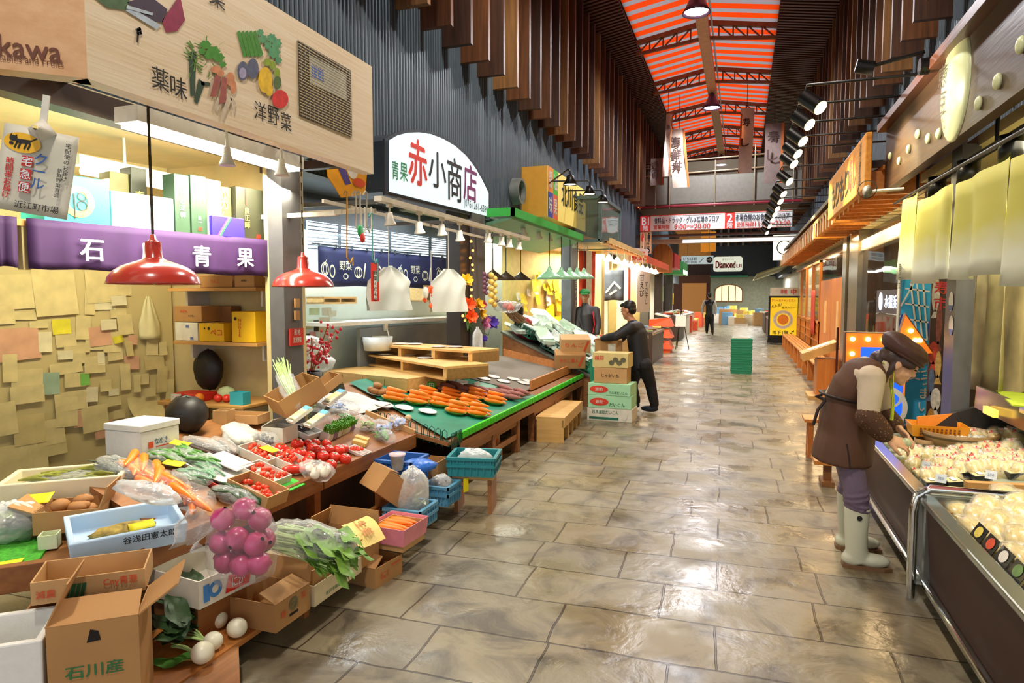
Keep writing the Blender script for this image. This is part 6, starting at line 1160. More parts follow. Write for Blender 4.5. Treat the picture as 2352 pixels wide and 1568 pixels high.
# under the green stall
crate('teal crate of clear plastic on a wooden stool at the stall corner', TR((-1.85, 4.42, .285), 12), .34, .3, .14, CTL)
pbag('crumpled clear plastic heaped in the teal crate', TR((-1.85, 4.42, .33)), (.13, .1, .07), balls(3, .02, (.05, .05, .02)), WPL, CLR2)
t = thing('wooden_stool', 'low wooden stool carrying the teal crate', 'stool', T=TR((-1.85, 4.44, 0), 12)); M().bx(-.15, .15, -.13, .13, .255, .285).build('seat', PINE, t)
for x in (-.14, .11): M().bx(x, x+.03, -.12, .12, 0, .255).build('leg', DECK, t)
solidbox('carton', 'kraft carton with red print under the green stall rail', 'carton', TR((-2.35, 5.75, .12), 0), .3, .3, .16, KRAFT, [('red_print', REDO, lambda m, a, b, c: m.text('北海道', b, 0, 0, .05, .2))])
solidbox('wood_block', 'low wooden block under the carton with red print', 'block', TR((-2.35, 5.75, 0), 0), .34, .34, .118, DECK)
t = thing('wooden_stand', 'low slatted wooden stand on the floor at the far end of the green stall', 'stand', T=TR((-1.98, 7.35, 0), 4)); M().bx(-.16, .16, -.6, .6, .25, .28).build('top', PINE, t)
for k in range(5): y = -.6+.28*k; M().bx(-.15, .15, y, y+(.05 if k else .03), 0, .25).build('leg', PINE, t)
M().bx(.13, .16, -.6, .6, .17, .25).build('apron', PINE, t)
# ================================================================ third shop: yellow box sign, green eave, heaps of packs
K = PL((-2.95, 11, 3), 90); OCH = mt('sign_ochre', '#d39a36', .5, k=.05); YSG = mt('sign_yellow', '#f2d873', .5, k=.03, em=.15)
t = wthing('shop_sign', 'yellow box sign with black characters and four colour squares of the third shop', 'sign', (-3.2, 11, 2.9))
y0, y1 = K.w(1258, 440).y, K.w(1345, 480).y; M().bx(-3.42, -2.955, y0, y1, 2.86, 3.66).build('box', OCH, t); M().bx(-2.955, -2.95, y0, y1, 2.86, 3.66).build('face', YSG, t)
yy = y0; fk = FA((-2.95, y0, 2.86), 90); q4 = [('square_orange', '#ea8a1e', 0, .4, '醤'), ('square_green', '#45c02a', .3, .4, '油'), ('square_blue', '#2f3fa0', 0, 0, '味'), ('square_red', '#e8642a', .3, 0, '果')]
for nm, hx, x, z, ch in q4: M().rect(x, x+.3, z, z+.4, fk).build(nm, mt(nm, hx, .5), t)
m = M(); [m.text(ch, fk, x+.15, z+.2, .26, .2, .006, .02) for nm, hx, x, z, ch in q4]; m.build('white_lettering', WPL, t)
m = M(); K.t(m, '北川食品', 1291, 432, 1340, 484, .006, .02); m.build('black_lettering', INK, t)
BKM = mt('black_metal', '#191817', .35, metal=.5)
for i, (px, py) in enumerate(((1310, 408), (1354, 432), (1385, 452))):
    c = WX(px, py, -2.35); t = wthing('gooseneck_lamp', 'black arm lamp over the yellow box sign, %s' % ('nearest and largest', 'middle one', 'farthest one')[i], 'lamp', c, 'black sign lamps'); zz = c.z+.12
    M().tube([(-2.96, max(c.y-.15, 10.2), zz), (c.x-.03, c.y, zz), (c.x, c.y, zz-.03), (c.x, c.y, c.z+.02)], .012, 7).build('arm', BKM, t); M().lathe([(0, .04), (.05, .03), (.06, -.02), (.105, -.1), (.1, -.1), (.05, -.03)], c, 18).build('shade', BKM, t); M().lathe([(.085, -.09), (.04, -.075), (0, -.07)], c, 14).build('bulb', GLW, t)
c = WX(1180, 440, -3.35); t = wthing('vent_pipe', 'round metal vent pipe opening in the corrugated wall beside the yellow sign', 'vent', c); m = M().at(TR(c, 0, 90)).lathe([(.2, 0), (.2, .14)], n=24).lathe([(.16, .14), (.16, .06)], n=24); m.ring(0, 0, .16, .2, I4, .14); m.build('collar', mt('zinc', '#8d9490', .4, metal=.5), t); m = M().at(TR(c, 0, 90)); m.disc(0, 0, .165, .165, I4, .07); m.build('inside', BLK, t)
GEV = mt('eave_green', '#35b544', .5, k=.06); GEV2 = mt('eave_underside', '#6fa583', .5, k=.08)
t = wthing('shop_eave', 'bright green shop eave under the yellow box sign', 'eave', (-2.9, 9, 2.6)); M().bx(-2.64, -2.6, 7.45, 11.1, 2.55, 2.65).bx(-3.4, -2.6, 7.45, 7.49, 2.55, 2.65).build('fascia', GEV, t); M().add([(-3.4, 7.49, 2.35), (-2.64, 7.49, 2.52), (-2.64, 11.1, 2.52), (-3.4, 11.1, 2.35), (-3.4, 7.49, 2.39), (-2.64, 7.49, 2.56), (-2.64, 11.1, 2.56), (-3.4, 11.1, 2.39)], [(3, 2, 1, 0), (4, 5, 6, 7), (0, 1, 5, 4), (1, 2, 6, 5), (2, 3, 7, 6), (3, 0, 4, 7)]).build('underside', GEV2, t)
for i, (px, py) in enumerate(((1203, 533), (1238, 541), (1262, 547), (1285, 552), (1320, 562))): spot(px, py, -2.75, 2.5, 'white spot lamp under the green eave, %s from the camera end' % ords[i], 'spots under the green eave', 25, 1.05)
for i, (px, py) in enumerate(((1132, 640), (1162, 643), (1196, 643))):
    c = WX(px, py, -3.0); t = wthing('pendant_lamp', 'dark cone pendant lamp in the third shop, %s of three' % ('leftmost', 'middle', 'rightmost')[i], 'lamp', c, 'dark cone lamps'); M().lathe([(.01, .12), (.03, .1), (.16, 0), (.15, 0), (.02, .08)], c, 20).build('shade', mt('lamp_brown', '#4a3a28', .4), t); M().cyl(c+Vector((0, 0, .1)), (c.x, c.y, 2.42), .006, n=5).build('cord', BLK, t)
SEAG = mt('lamp_seagreen', '#8fc7a0', .3, coat=.4, k=.04)
for i in range(5):
    px, py = (1262, 1289, 1309, 1326, 1341)[i], (641, 641, 641, 640, 640)[i]; c = WX(px, py, -2.66); t = wthing('pendant_lamp', 'sea-green enamel pendant lamp over the third shop, %s from the camera end' % ords[i], 'lamp', c, 'sea-green lamps'); M().lathe([(.02, .19), (.035, .15), (.05, .12), (.15, .05), (.2, 0), (.19, 0), (.1, .06)], c, 22).build('shade', SEAG, t); M().cyl(c+Vector((0, 0, .15)), (c.x, c.y, 2.53), .006, n=5).build('cord', BLK, t)
YW = mt('shop_yellow_wall', '#c8c27a', .6, k=.1)
KB = PL(WX(1180, 700, -4.3), 78); a, b_ = KB.w(1120, 700), KB.w(1304, 700)
struct(vslab(a[:2], b_[:2], 0, 2.6, .05).build('wall_shop_third', YW)); struct(M().bx(-5, -3.4, 7.5, 12, 2.68, 2.74).build('ceiling_shop_third', mt('ceil_third', '#a9ab8c', .6)))
for i in range(46):
    px, py = 1185+rnd.random()*110, 625+rnd.random()*125; white = rnd.random() < .3 and py < 700; p = KB.w(px, py)+KB.n*(.012+.002*i); w_ = rnd.uniform(.12, .26)
    tag(M().grid(lambda u, v: ((u-.5)*w_, (.5-v)*w_*1.2, .03*v*v), 2, 3).build('pinned_note', PA2[0] if white else mt('note_vivid', '#d8d024', .7), T=FA(p, 78)@RZ(rnd.uniform(-12, 12))), ('white' if white else 'bright yellow')+' note among the crowd of papers on the wall of the third shop', 'paper note', 'papers in the third shop')
struct(M().bx(-3.1, -2.92, 11.5, 12.0, 0, 2.7).build('pillar_slate', mt('slate_pillar', '#545a62', .5))); m = M(); m.vtext('ききりの', FA((-2.915, 11.85, 1.9), 90), 0, .1, .15, 1.2); tag(m.build('pillar_lettering', WPL), 'white vertical characters on the slate pillar', 'lettering')
# sloping display of the third shop
t = wthing('produce_stall', 'sloping stall of the third shop covered with white packs', 'stall', (-2.5, 10, 0)); z3 = lambda x: .42+.45*(-1.95-x)
m = M(); deck(m, [(-1.95, 9.15), (-1.95, 11.4), (-3.4, 11.4), (-3.4, 9.15)], z3); m.build('top', mt('stall_grey', '#6a6f62', .6), t); M().add([(-1.97, 9.17, 0), (-3.38, 9.17, 0), (-3.38, 9.17, 1.03), (-1.97, 9.17, .4), (-1.97, 9.2, 0), (-3.38, 9.2, 0), (-3.38, 9.2, 1.03), (-1.97, 9.2, .4)], [(3, 2, 1, 0), (4, 5, 6, 7), (0, 1, 5, 4), (1, 2, 6, 5), (2, 3, 7, 6), (3, 0, 4, 7)]).build('side_panel', DECK, t); m = M(); m.bx(-1.96, -1.93, 9.15, 11.4, .36, .45); m.build('lime_trim', LGR, t)
for y in (9.2, 10.2, 11.3): M().bx(-2.05, -1.97, y, y+.07, 0, .36).build('leg', WOODT, t)
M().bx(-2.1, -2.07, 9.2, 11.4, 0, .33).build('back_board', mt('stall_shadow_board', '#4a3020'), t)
def s3(px, py, l=0): p = WP(px, py, (-1.95, 0, .42), (.45, 0, 1)); return Matrix.Translation(p+Vector((0, 0, l))) @ Matrix.Rotation(R_(24), 4, 'Y')
PK = M().bx(-.16, .16, -.11, .11, 0, .05); PKD = PK.build('proto', WPL); PKM = PKD.data; bpy.data.objects.remove(PKD)
PKMATS = [mt('pack_white', '#dfe7e2', .3, k=.05, sc=20), mt('pack_pale_green', '#c4dccb', .3, k=.1), mt('pack_film', '#b9c9c0', .2, k=.3, sc=30)]
for i in range(120):
    x, y = rnd.uniform(-3.35, -2.05), rnd.uniform(9.25, 11.3); o = bpy.data.objects.new('wrapped_pack', PKM); COL.objects.link(o); o.matrix_world = TR((x, y, z3(x)+.03+.2*rnd.random()), 0, 24) @ TR((0, 0, 0), rnd.uniform(-50, 50), rnd.uniform(-20, 20), rnd.uniform(-20, 20), rnd.uniform(.8, 1.25)); o.material_slots[0].link = 'OBJECT'; o.material_slots[0].material = PKMATS[i % 3]
    tag(o, 'white wrapped pack in the heap on the sloping third stall', 'pack', 'wrapped packs on the third stall')
def grid_crate(lab, T, w, d, h, mat_):
    t = thing('crate', lab, 'crate', T=T, group='grid crates on the third stall'); m = M()
    for k in range(7):
        x = -w/2+w*k/6; m.bx(x-.008, x+.008, -d/2-.008, -d/2+.008, 0, h).bx(x-.008, x+.008, d/2-.008, d/2+.008, 0, h); y = -d/2+d*k/6; m.bx(-w/2-.008, -w/2+.008, y-.008, y+.008, 0, h).bx(w/2-.008, w/2+.008, y-.008, y+.008, 0, h)
    for z in (0, h/2, h): m.bx(-w/2, w/2, -d/2-.01, -d/2+.01, z-.01, z+.01).bx(-w/2, w/2, d/2-.01, d/2+.01, z-.01, z+.01).bx(-w/2-.01, -w/2+.01, -d/2, d/2, z-.01, z+.01).bx(w/2-.01, w/2+.01, -d/2, d/2, z-.01, z+.01)
    m.bx(-w/2, w/2, -d/2, d/2, -.01, 0); m.build('body', mat_, t); m = M()
    for k in range(5): m.box((rnd.uniform(-.1, .1)*w*2, rnd.uniform(-.3, .3)*d, h*.4+.02*k), (w*.5, d*.4, .04), rnd.uniform(-40, 40))
    m.build('filling', PKMATS[0], t)
for i, (x, y, l, lab) in enumerate(((-3.05, 9.35, .1, 'dark green grid crate of white packs beside the artificial flowers'), (-2.62, 9.35, .06, 'dark green grid crate at the camera end of the third stall'), (-2.15, 9.4, .02, 'green grid crate at the front corner of the third stall'), (-2.2, 10.0, .02, 'green grid crate at the lime trim below the kraft cartons'), (-2.65, 9.95, .05, 'green grid crate in the middle of the third stall'))): grid_crate(lab, TR((x, y, z3(x)+l), 0, 24) @ RZ(i*17-20), .36, .3, .13, CDG if i < 2 else CGR)
for lab, px, py, dd, mm, dec in (('tilted kraft carton with orange print lying on top of the white packs', 1320, 790, 9.4, KRAFT2, 'りんご'), ('kraft carton with green and red print under the tilted one on the third stall', 1308, 825, 9.3, KRAFT, 'きのこ職人')):
    solidbox('carton', lab, 'carton', TR(D(px, py+14, dd), 20, 0, 12), .42, .3, .2, mm, [('print', REDO, lambda m, a, b, c: (m.text(dec, a, -.02, .02, .06, .26), m.line([(.12, -.06), (.17, .07)], .03, a)))], 'cartons on the third stall')
LK = mt('leek_brown', '#8a6a4a', .6, k=.3); m = M()
for k in range(16): p = WX(1140+k*4, 690+k*4+rnd.uniform(-6, 6), -3.3); m.tube([p, p+Vector((rnd.uniform(.1, .3), .3, -.25))], .025, 6)
tag(m.build('burdock_bundle', LK), 'bundle of long brown burdock roots leaning beside the bulb braid', 'vegetables'); pbag('red-labelled bag among the burdock roots', TR(WX(1165, 715, -3.0)), (.2, .12, .08), balls(5, .04, (.1, .05, .05)), REDO, CLR)
for i in range(7): solidbox('carton', 'small carton stored beneath the third stall', 'carton', TR((-2.05+.02*(i % 2), 9.3+.33*i, .0), rnd.uniform(-12, 12)), .2, .22, .16+.06*(i % 3), (KRAFT, PWHT, KRAFT2)[i % 3], None, 'cartons under the third stall')
for i in range(12): put(POTATO, 'root_vegetable', 'pale root vegetable in the low heap at the foot of the third stall', 'vegetable', TR((-1.82+rnd.uniform(-.05, .05), 9.0+.12*i, .3+rnd.uniform(0, .05)), i*37, 0, 0, 1.1), mt('root_pale', '#c9bb90', .6), 'root vegetables by the third stall')
solidbox('trough', 'long low wooden trough carrying root vegetables at the third stall', 'trough', TR((-1.83, 9.65, 0)), .2, 1.6, .27, DECK)
# stack of five cartons in the aisle
MINT = mt('mint_carton', '#a9e0b4', .6, k=.05); PALE = mt('pale_yellow_carton', '#d9c684', .65, k=.05); REDO2 = mt('logo_red', '#d8402a', .5); DGRI = mt('ink_teal', '#1f6a55', .5); zz = 0
for nm, w_, h_, mm, yaw, dec in (('white radish carton with a teal band, lowest of the stack by the kneeling man', .58, .165, PWHT, -2, 'a'), ('mint green radish carton with red oval, second from the floor', .56, .165, MINT, -2, 'b'), ('mint green radish carton with red oval, third from the floor', .55, .155, MINT, -4, 'c'), ('plain kraft carton, second from the top of the stack', .42, .2, KRAFT2, -1, 'd'), ('pale yellow potato carton on top of the stack', .46, .19, PALE, -3, 'e')):
    dd_ = {'a': [('lettering', DGRI, lambda m, a, b, c: m.text('打木源助だいこん', a, -.05, .035, .05, .34)), ('teal_band', DGRI, lambda m, a, b, c: m.rect(-.26, .12, -.06, -.03, a)), ('radish_print', WPL, lambda m, a, b, c: (m.disc(.2, -.01, .03, .05, a, .003)))],
           'b': [('red_oval', REDO2, lambda m, a, b, c: m.disc(-.13, 0, .12, .05, a)), ('lettering', DGRI, lambda m, a, b, c: m.text('だいこん', a, .1, -.03, .045, .2)), ('white_lettering', WPL, lambda m, a, b, c: m.text('源助', a, -.13, 0, .045, .1, .005))],
           'c': [('red_oval', REDO2, lambda m, a, b, c: m.disc(-.13, 0, .12, .045, a)), ('lettering', DGRI, lambda m, a, b, c: m.text('マル本だいこん', a, .12, -.035, .035, .24)), ('white_lettering', WPL, lambda m, a, b, c: m.text('源助', a, -.13, 0, .045, .1, .005))],
           'd': [('lettering', INK, lambda m, a, b, c: m.text('じゃがいも', a, -.0, -.0, .045, .22))],
           'e': [('red_lettering', REDI, lambda m, a, b, c: m.text('越前', a, -.14, .03, .06, .12)), ('potato_print', mt('print_grey', '#5f5c44', .5), lambda m, a, b, c: [m.disc(.02+.05*k, -.03+.04*(k % 2), .035, .032, a, .002+.0004*k) for k in range(4)])]}[dec]
    solidbox('carton', nm, 'carton', TR((-1.56, 8.36, zz), yaw), w_, .36 if dec in 'abc' else .3, h_-.003, mm, dd_, 'cartons stacked in the aisle'); zz += h_
crate('green crate standing behind the stacked cartons', TR((-1.75, 8.75, 0)), .3, .35, .75, CGR)
# hanging glass box
t = wthing('glass_case', 'steel-framed glass case hanging from the wall after the yellow sign', 'glass case', (-3, 13, 2.6)); m = M(); x0, x1, y0, y1, z0, z1 = -3.35, -2.5, 12.0, 14.0, 2.62, 3.42; gf = mt('steel_teal', '#5d7172', .35, metal=.4)
for a in (x0, x1):
    for b2 in (y0, y1): m.beam((a, b2, z0), (a, b2, z1), .06, .06)
    for c in (z0, z1): m.beam((a, y0, c), (a, y1, c), .06, .06)
for b2 in (y0, y1):
    for c in (z0, z1): m.beam((x0, b2, c), (x1, b2, c), .06, .06)
m.build('frame', gf, t); M().bx(x0, x1, y0-.005, y0+.005, z0, z1).bx(x1-.005, x1+.005, y0, y1, z0, z1).build('pane', glass('case_glass', '#7f938a', .35), t); M().bx(x0, x1, y0, y1, z0-.01, z0+.01).bx(x0, x1, y0, y1, z1, z1+.02).bx(x0, x1, y1-.02, y1, z0, z1).build('panel', mt('case_inside', '#6b6a58', .6), t)
# ---------------------------------------------------------------- shops farther along the left
WALLW = mt('bright_white_wall', '#e9e3d0', .5, k=.03); SHP = [mt('goods_red', '#d8502e', .5, k=.3, sc=20), mt('goods_white', '#e4ddd0', .5, k=.1, sc=20), mt('goods_green', '#6a8a4a', .5, k=.3, sc=20), mt('goods_yellow', '#e8cf5a', .5, k=.2, sc=20), mt('goods_blue', '#6f9fc8', .5, k=.2, sc=20), mt('goods_brown', '#7a5230', .5, k=.2, sc=20)]
struct(M().bx(-4.6, -4.5, 12, 36, 0, 3).build('wall_shops_far_left', WALLW)); struct(M().bx(-4.6, -3.0, 12, 36, 2.75, 2.82).build('ceiling_shops_far_left', WALLW))
for i, (y, mm) in enumerate(((14.6, PALE), (18.2, WALLW), (22.5, GRAYP), (26.5, DKBR), (30.5, GRAYP))): struct(M().bx(-3.3, -3.0, y, y+.35, 0, 2.8).build('pillar_shop_%s' % 'abcde'[i], mm))
for i, (x0, x1, y, c) in enumerate(((-4.5, -3.2, 16.4, 'noren_slate'), (-4.5, -3.0, 20.5, 'noren_cream'))): struct(M().bx(x0, x1, y, y+.08, 0, 2.75).build('wall_partition_%s' % 'ab'[i], PALE if i else WALLW))
t = curtain('shop_banner', 'red and white striped cloth banner at the entrance of the bright shop', 'banner', WX(1330, 575, -3.1), 60, .5, 1.3, mt('banner_red', '#d8462a', .7), .03, 2, None, 8); M().cyl((.25, -.01, 0), (.25, .5, 0), .01, n=5).build('cord', WPL, t); M().grid(lambda u, v: (.18+.16*u, -1.3*v, .035), 2, 4).build('white_stripe', WPL, t)
t = curtain('shop_curtain', 'slate blue curtain with a white mark inside the bright shop', 'curtain', WX(1383, 620, -3.3), 20, .55, .75, mt('noren_slate', '#4a5668', .7), .02, 3, None, 8); M().cyl((.25, -.01, 0), (.25, 1.2, 0), .01, n=5).build('cord', WPL, t); M().line([(.1, -.55), (.3, -.3), (.45, -.45)], .05, I4, .03).line([(.2, -.6), (.35, -.5)], .05, I4, .03).build('white_mark', WPL, t)
SLT = wood('awning_slat', '#c98a4a', '#dba25c', 'x')
t = wthing('shop_awning', 'wooden slatted awning with cream top edge of the bright shop', 'awning', (-2.6, 14.4, 2.7)); m = M()
for k in range(12): y = 12.3+.36*k; m.add([(-3.3, y, 2.75), (-2.35, y, 2.55), (-2.35, y+.12, 2.55), (-3.3, y+.12, 2.75), (-3.3, y, 2.83), (-2.35, y, 2.63), (-2.35, y+.12, 2.63), (-3.3, y+.12, 2.83)], [(3, 2, 1, 0), (4, 5, 6, 7), (0, 1, 5, 4), (1, 2, 6, 5), (2, 3, 7, 6), (3, 0, 4, 7)])
m.build('slats', SLT, t); M().bx(-2.37, -2.33, 12.2, 16.6, 2.58, 2.68).build('edge', mt('awning_cream', '#e8c27a', .5), t)
t = wthing('shop_awning', 'orange-red canvas awning beyond the wooden slatted awning', 'awning', (-2.5, 19, 2.7)); M().add([(-3.3, 16.8, 3.0), (-2.3, 16.8, 2.62), (-2.3, 22, 2.62), (-3.3, 22, 3.0), (-2.3, 16.8, 2.45), (-2.3, 22, 2.45)], [(0, 1, 2, 3), (1, 4, 5, 2)], False).build('canvas', mt('canvas_orange', '#e2582a', .7, k=.1), t, solid=.02)
fr = FA(WX(1466, 587, -2.7), 60); t = thing('shop_sign', 'white sign with red characters under the orange awning', 'sign', T=fr); M().bx(-.42, .42, -.2, .2, -.04, 0).build('panel', WPL, t); M().text('坂野', I4, 0, 0, .26, .6).build('lettering', REDI, t)
struct(M().bx(-2.47, -2.43, 12.3, 21, 2.6, 2.63).build('bracket_rail', WPL))
for i in range(9):
    p = Vector((-2.45, 12.6+.9*i, 2.28)); t = wthing('pendant_lamp', 'small bright glass lamp along the bright shop front, %s from the camera end' % ords[i], 'lamp', p, 'bright shop lamps'); M().lathe([(.02, .12), (.09, .02), (.1, 0), (.0, -.02)], p, 14).build('shade', GLW, t); M().cyl(p+Vector((0, 0, .1)), (p.x, p.y, 2.62), .008, n=5).build('cord', WPL, t)
fr = FA(WX(1478, 660, -2.85), 60); t = thing('hanging_scroll', 'white hanging sign with brushed columns beside the slate curtain', 'sign', T=fr); M().bx(-.3, .3, -.75, .6, -.03, 0).build('panel', WHT, t); M().cyl((0, .6, -.02), (0, 1.5, -.02), .01, n=5).build('cord', WPL, t); M().vtext('甘えび', I4, -.08, .3, .2, 1.2).vtext('すき干し', I4, .14, .1, .15, 1.2).build('lettering', INK, t)
def stand(lab, x0, x1, y0, y1, h, mat_, n=0, slope=.12, name='display_case', grp=None, lo=0):
    t = wthing(name, lab, name.replace('_', ' '), ((x0+x1)/2, (y0+y1)/2, 0), grp); M().add([(x0, y0, lo), (x1, y0, lo), (x1, y1, lo), (x0, y1, lo), (x0, y0, h+slope), (x1, y0, h), (x1, y1, h), (x0, y1, h+slope)], [(3, 2, 1, 0), (4, 5, 6, 7), (0, 1, 5, 4), (1, 2, 6, 5), (2, 3, 7, 6), (3, 0, 4, 7)]).build('body', mat_, t)
    M().bx(x1-.01, x1+.02, y0, y1, h-.06, h).build('edge_trim', RAIL, t)
    for k in range(n):
        w_ = rnd.uniform(.07, .14); x, y = rnd.uniform(x0+w_, x1-w_), rnd.uniform(y0+w_, y1-w_); z = h+slope*(x1-x)/(x1-x0)+.003; o = bpy.data.objects.new('goods_pack', PKM); COL.objects.link(o); o.matrix_world = TR((x, y, z), rnd.uniform(0, 90), 0, 0, w_/.16*1.1); o.material_slots[0].link = 'OBJECT'; o.material_slots[0].material = SHP[rnd.randrange(6)]
        tag(o, 'small packed goods on the '+lab, 'pack', 'goods on the '+lab)
stand('pale wooden counter at the front of the bright shop', -3.1, -1.9, 12.9, 14.2, .75, PINE, 8, 0, 'shop_counter'); stand('dark display case beyond the pale counter', -2.7, -1.95, 15.4, 17.6, .75, mt('case_dark', '#3a2b26', .4), 12)
stand('second dark display case along the left shops', -2.9, -2.1, 24, 26, .9, mt('case_dark', '#3a2b26'), 10); stand('bright fish counter along the left shops', -3.0, -2.2, 27, 33, .85, SHP[1], 22); stand('red-fronted goods counter inside the bright shop', -4.3, -3.4, 13, 16.2, .85, SHP[0], 16)
t = wthing('orange_rack', 'orange tiered rack of leaflets beside the dark display case', 'rack', (-2.1, 19.5, 0))
ORK = mt('rack_orange', '#e2521e', .5); m = M()
for k in range(3): m.add([(-2.5, 18.9, .1+.32*k), (-1.85, 18.9, .1+.32*k), (-1.85, 19.6, .1+.32*k), (-2.5, 19.6, .1+.32*k), (-2.5, 18.9, .3+.32*k), (-1.95, 18.95, .34+.32*k), (-1.95, 19.55, .34+.32*k), (-2.5, 19.6, .3+.32*k)], [(3, 2, 1, 0), (4, 5, 6, 7), (0, 1, 5, 4), (1, 2, 6, 5), (2, 3, 7, 6), (3, 0, 4, 7)])
m.bx(-2.5, -1.9, 18.95, 19.55, 0, .1); m.build('tiers', ORK, t); m = M(); m.vtext('い魚', FA((-2.17, 18.89, .3), 0), 0, .3, .2); m.build('lettering', INK, t)
for k in range(3): M().box((-2.15, 19.2, .46+.3*k), (.4, .5, .04), 0, 12).build('leaflets', WPL, t)
t = wthing('wire_rack', 'thin wire card rack right of the orange rack', 'rack', (-1.75, 20.5, 0)); m = M()
for a in (0, 120, 240): m.tube([(-1.75, 20.5, 1.2), (-1.75+.25*math.cos(R_(a)), 20.5+.25*math.sin(R_(a)), 0)], .012, 5)
m.build('leg', BKM, t); M().box((-1.75, 20.4, .85), (.3, .02, .35), 0, 0, -15).build('card_panel', SHP[1], t)
for i, (y, x, z0, z1, c, lab) in enumerate(((27, -2.95, 2.75, 3.35, 'sign_box_red', 'dark red box sign over a far left shop'), (30, -2.85, 2.6, 3.15, 'sign_box_green', 'green box sign over a far left shop beyond the red one'))): tag(M().bx(-3.4, x+.35, y, y+2.4, z0, z1).build('box_sign', mt(c, '#a3221e' if i == 0 else '#3f8a4a', .5, em=.1)), lab, 'sign')
t = wthing('wooden_arch', 'round-ended wooden sign board lit orange beyond the red awning', 'sign', (-2.7, 24, 2.8)); m = M(); fr = FA((-2.75, 24.2, 2.95), 0); m.prism([(-.35, -.5), (.35, -.5), (.35, .2)]+[(.35*math.cos(R_(a)), .2+.35*math.sin(R_(a))) for a in range(15, 180, 15)]+[(-.35, .2)], fr, .1); m.build('board', wood('arch_wood', '#a85e2a', '#c87a3a', 'z'), t)
for i, (y, z, w_, h_, k, lab) in enumerate(((22.2, 1.55, .33, .7, 3, 'large yellow and white poster on a pillar along the left shops'), (17.9, 1.9, .33, .9, 0, 'tall red poster strip along the left shops'), (26.2, 1.7, .33, .6, 2, 'dark green poster beside the tall red strip'), (30.2, 1.5, .33, .5, 3, 'small pale yellow poster over the fish counter'))): tag(M().bx(-3.0, -2.98, y+.3, y+.3+w_, z-h_/2, z+h_/2).build('poster', SHP[k]), lab, 'poster', 'posters along the far left shops')
# stock piled at the crossing
for i in range(30):
    x = -1.4+3.0*((i*7) % 30)/30; y = 40+rnd.uniform(-2, 3.5); h = rnd.uniform(.3, .9); solidbox('stock_carton', 'carton or foam box in the stock piled before the far shop front', 'carton', TR((x, y, 0), rnd.uniform(-15, 15)), rnd.uniform(.4, .7), .5, h, (SHP[1], PWHT, KRAFT, SHP[4], KRAFT2)[i % 5], None, 'stock piled at the far crossing')
    if i % 2: solidbox('stock_carton', 'smaller carton lying on top of the stock piled before the far shop front', 'carton', TR((x, y, h), rnd.uniform(-25, 25)), .35, .35, .2, (SHP[1], SHP[4], SHP[0], SHP[3])[i % 4], None, 'stock piled at the far crossing')
for i in range(10): solidbox('stock_carton', 'box of goods stacked along the far left of the passage', 'carton', TR((-2.35+rnd.uniform(-.2, .3), 30.5+.9*i, 0), rnd.uniform(-10, 10)), .5, .5, rnd.uniform(.3, .8), SHP[(i*3) % 6], None, 'goods along the far left')
# ================================================================ right side: bean shop fascia, curtains, sushi shop front
FBR = wood('fascia_brown', '#46342a', '#57412f', 'y', r=.4); FBR2 = wood('cap_brown', '#5a3526', '#6d4230', 'y', r=.4); BEANC = mt('bean_cream', '#dfe6b4', .35, k=.03, coat=.2)
t = wthing('shop_fascia', 'long dark brown shop fascia with a tilted cap board over the cream curtains', 'sign board', (1.35, 5, 2.6))
M().bx(1.3, 1.38, 2.2, 7.4, 2.62, 3.2).build('board', FBR, t); M().bx(1.22, 1.42, 2.2, 7.42, 3.2, 3.27).build('cap', FBR2, t); legs('bracket', DKBR, t, (1.38, 1.97, 7.3, 7.4, 2.8, 3.2), (1.38, 1.97, 3, 3.1, 2.8, 3.2))
G = PL((1.298, 5, 2.9), -90); c = G.w(2196, 198)
t = wthing('bean_plaque', 'large cream oval bean-shaped plaque with brush characters on the brown fascia', 'sign', c); M().at(FA(c, -90) @ RZ(-4)).ell((0, 0, .0), (.3, .36, .045), 30).build('plaque', BEANC, t)
fb = FA(c, -90) @ RZ(-4); m = M(); m.text('恵', fb, -.14, .1, .15, .2, .05, 0); m.text('豆', fb, -.14, -.08, .14, .2, .048, 0); m.text('Mame', fb, -.14, -.19, .035, .1, .039, 0); m.text('ihara', fb, -.1, -.24, .035, .09, .037, 0); m.build('lettering', mt('ink_olive', '#3b3524', .5), t)
for i, (px, py) in enumerate(((2350, 103), (2296, 187), (2252, 237), (2160, 307), (2135, 318), (2111, 308), (2090, 342), (2068, 369), (2047, 358))):
    r = (.045, .045, .042, .04, .04, .04, .038, .036, .036)[i]; c = G.w(px, py); tag(M().ell((0, 0, 0), (r*.5, r*.8, r), 16).build('bean_ornament', BEANC, T=TR(c+Vector((-.01, 0, 0)), 0, 0, 15)), 'cream bean-shaped knob on the brown fascia, %s counted from the camera end' % ords[i], 'ornament', 'bean knobs on the fascia')
c = WY(1983, 153, 5.55); t = wthing('spot_lamp', 'large black cylinder lamp on an arm from the brown fascia cap', 'lamp', c)
M().cyl(c+Vector((-.05, .0, .01)), c+Vector((.07, 0, -.02)), .05, n=18).build('shade', BKM, t); M().cyl(c+Vector((.07, 0, .0)), (1.2, 5.55, c.z+.06), .014, n=8).build('arm', BKM, t); M().cyl((1.17, 5.55, 3.24), (1.23, 5.55, 3.24), .06, n=16).build('mount', BKM, t)
t = wthing('ceiling_rail', 'black lamp rail under the brown fascia', 'lamp rail', (1.5, 5, 2.5)); M().bx(1.48, 1.52, 2.5, 7.2, 2.52, 2.56).build('rail', BKM, t)
for y in (3, 5, 7): M().cyl((1.5, y, 2.56), (1.5, y, 2.9), .012, n=6).build('hanger', BKM, t)
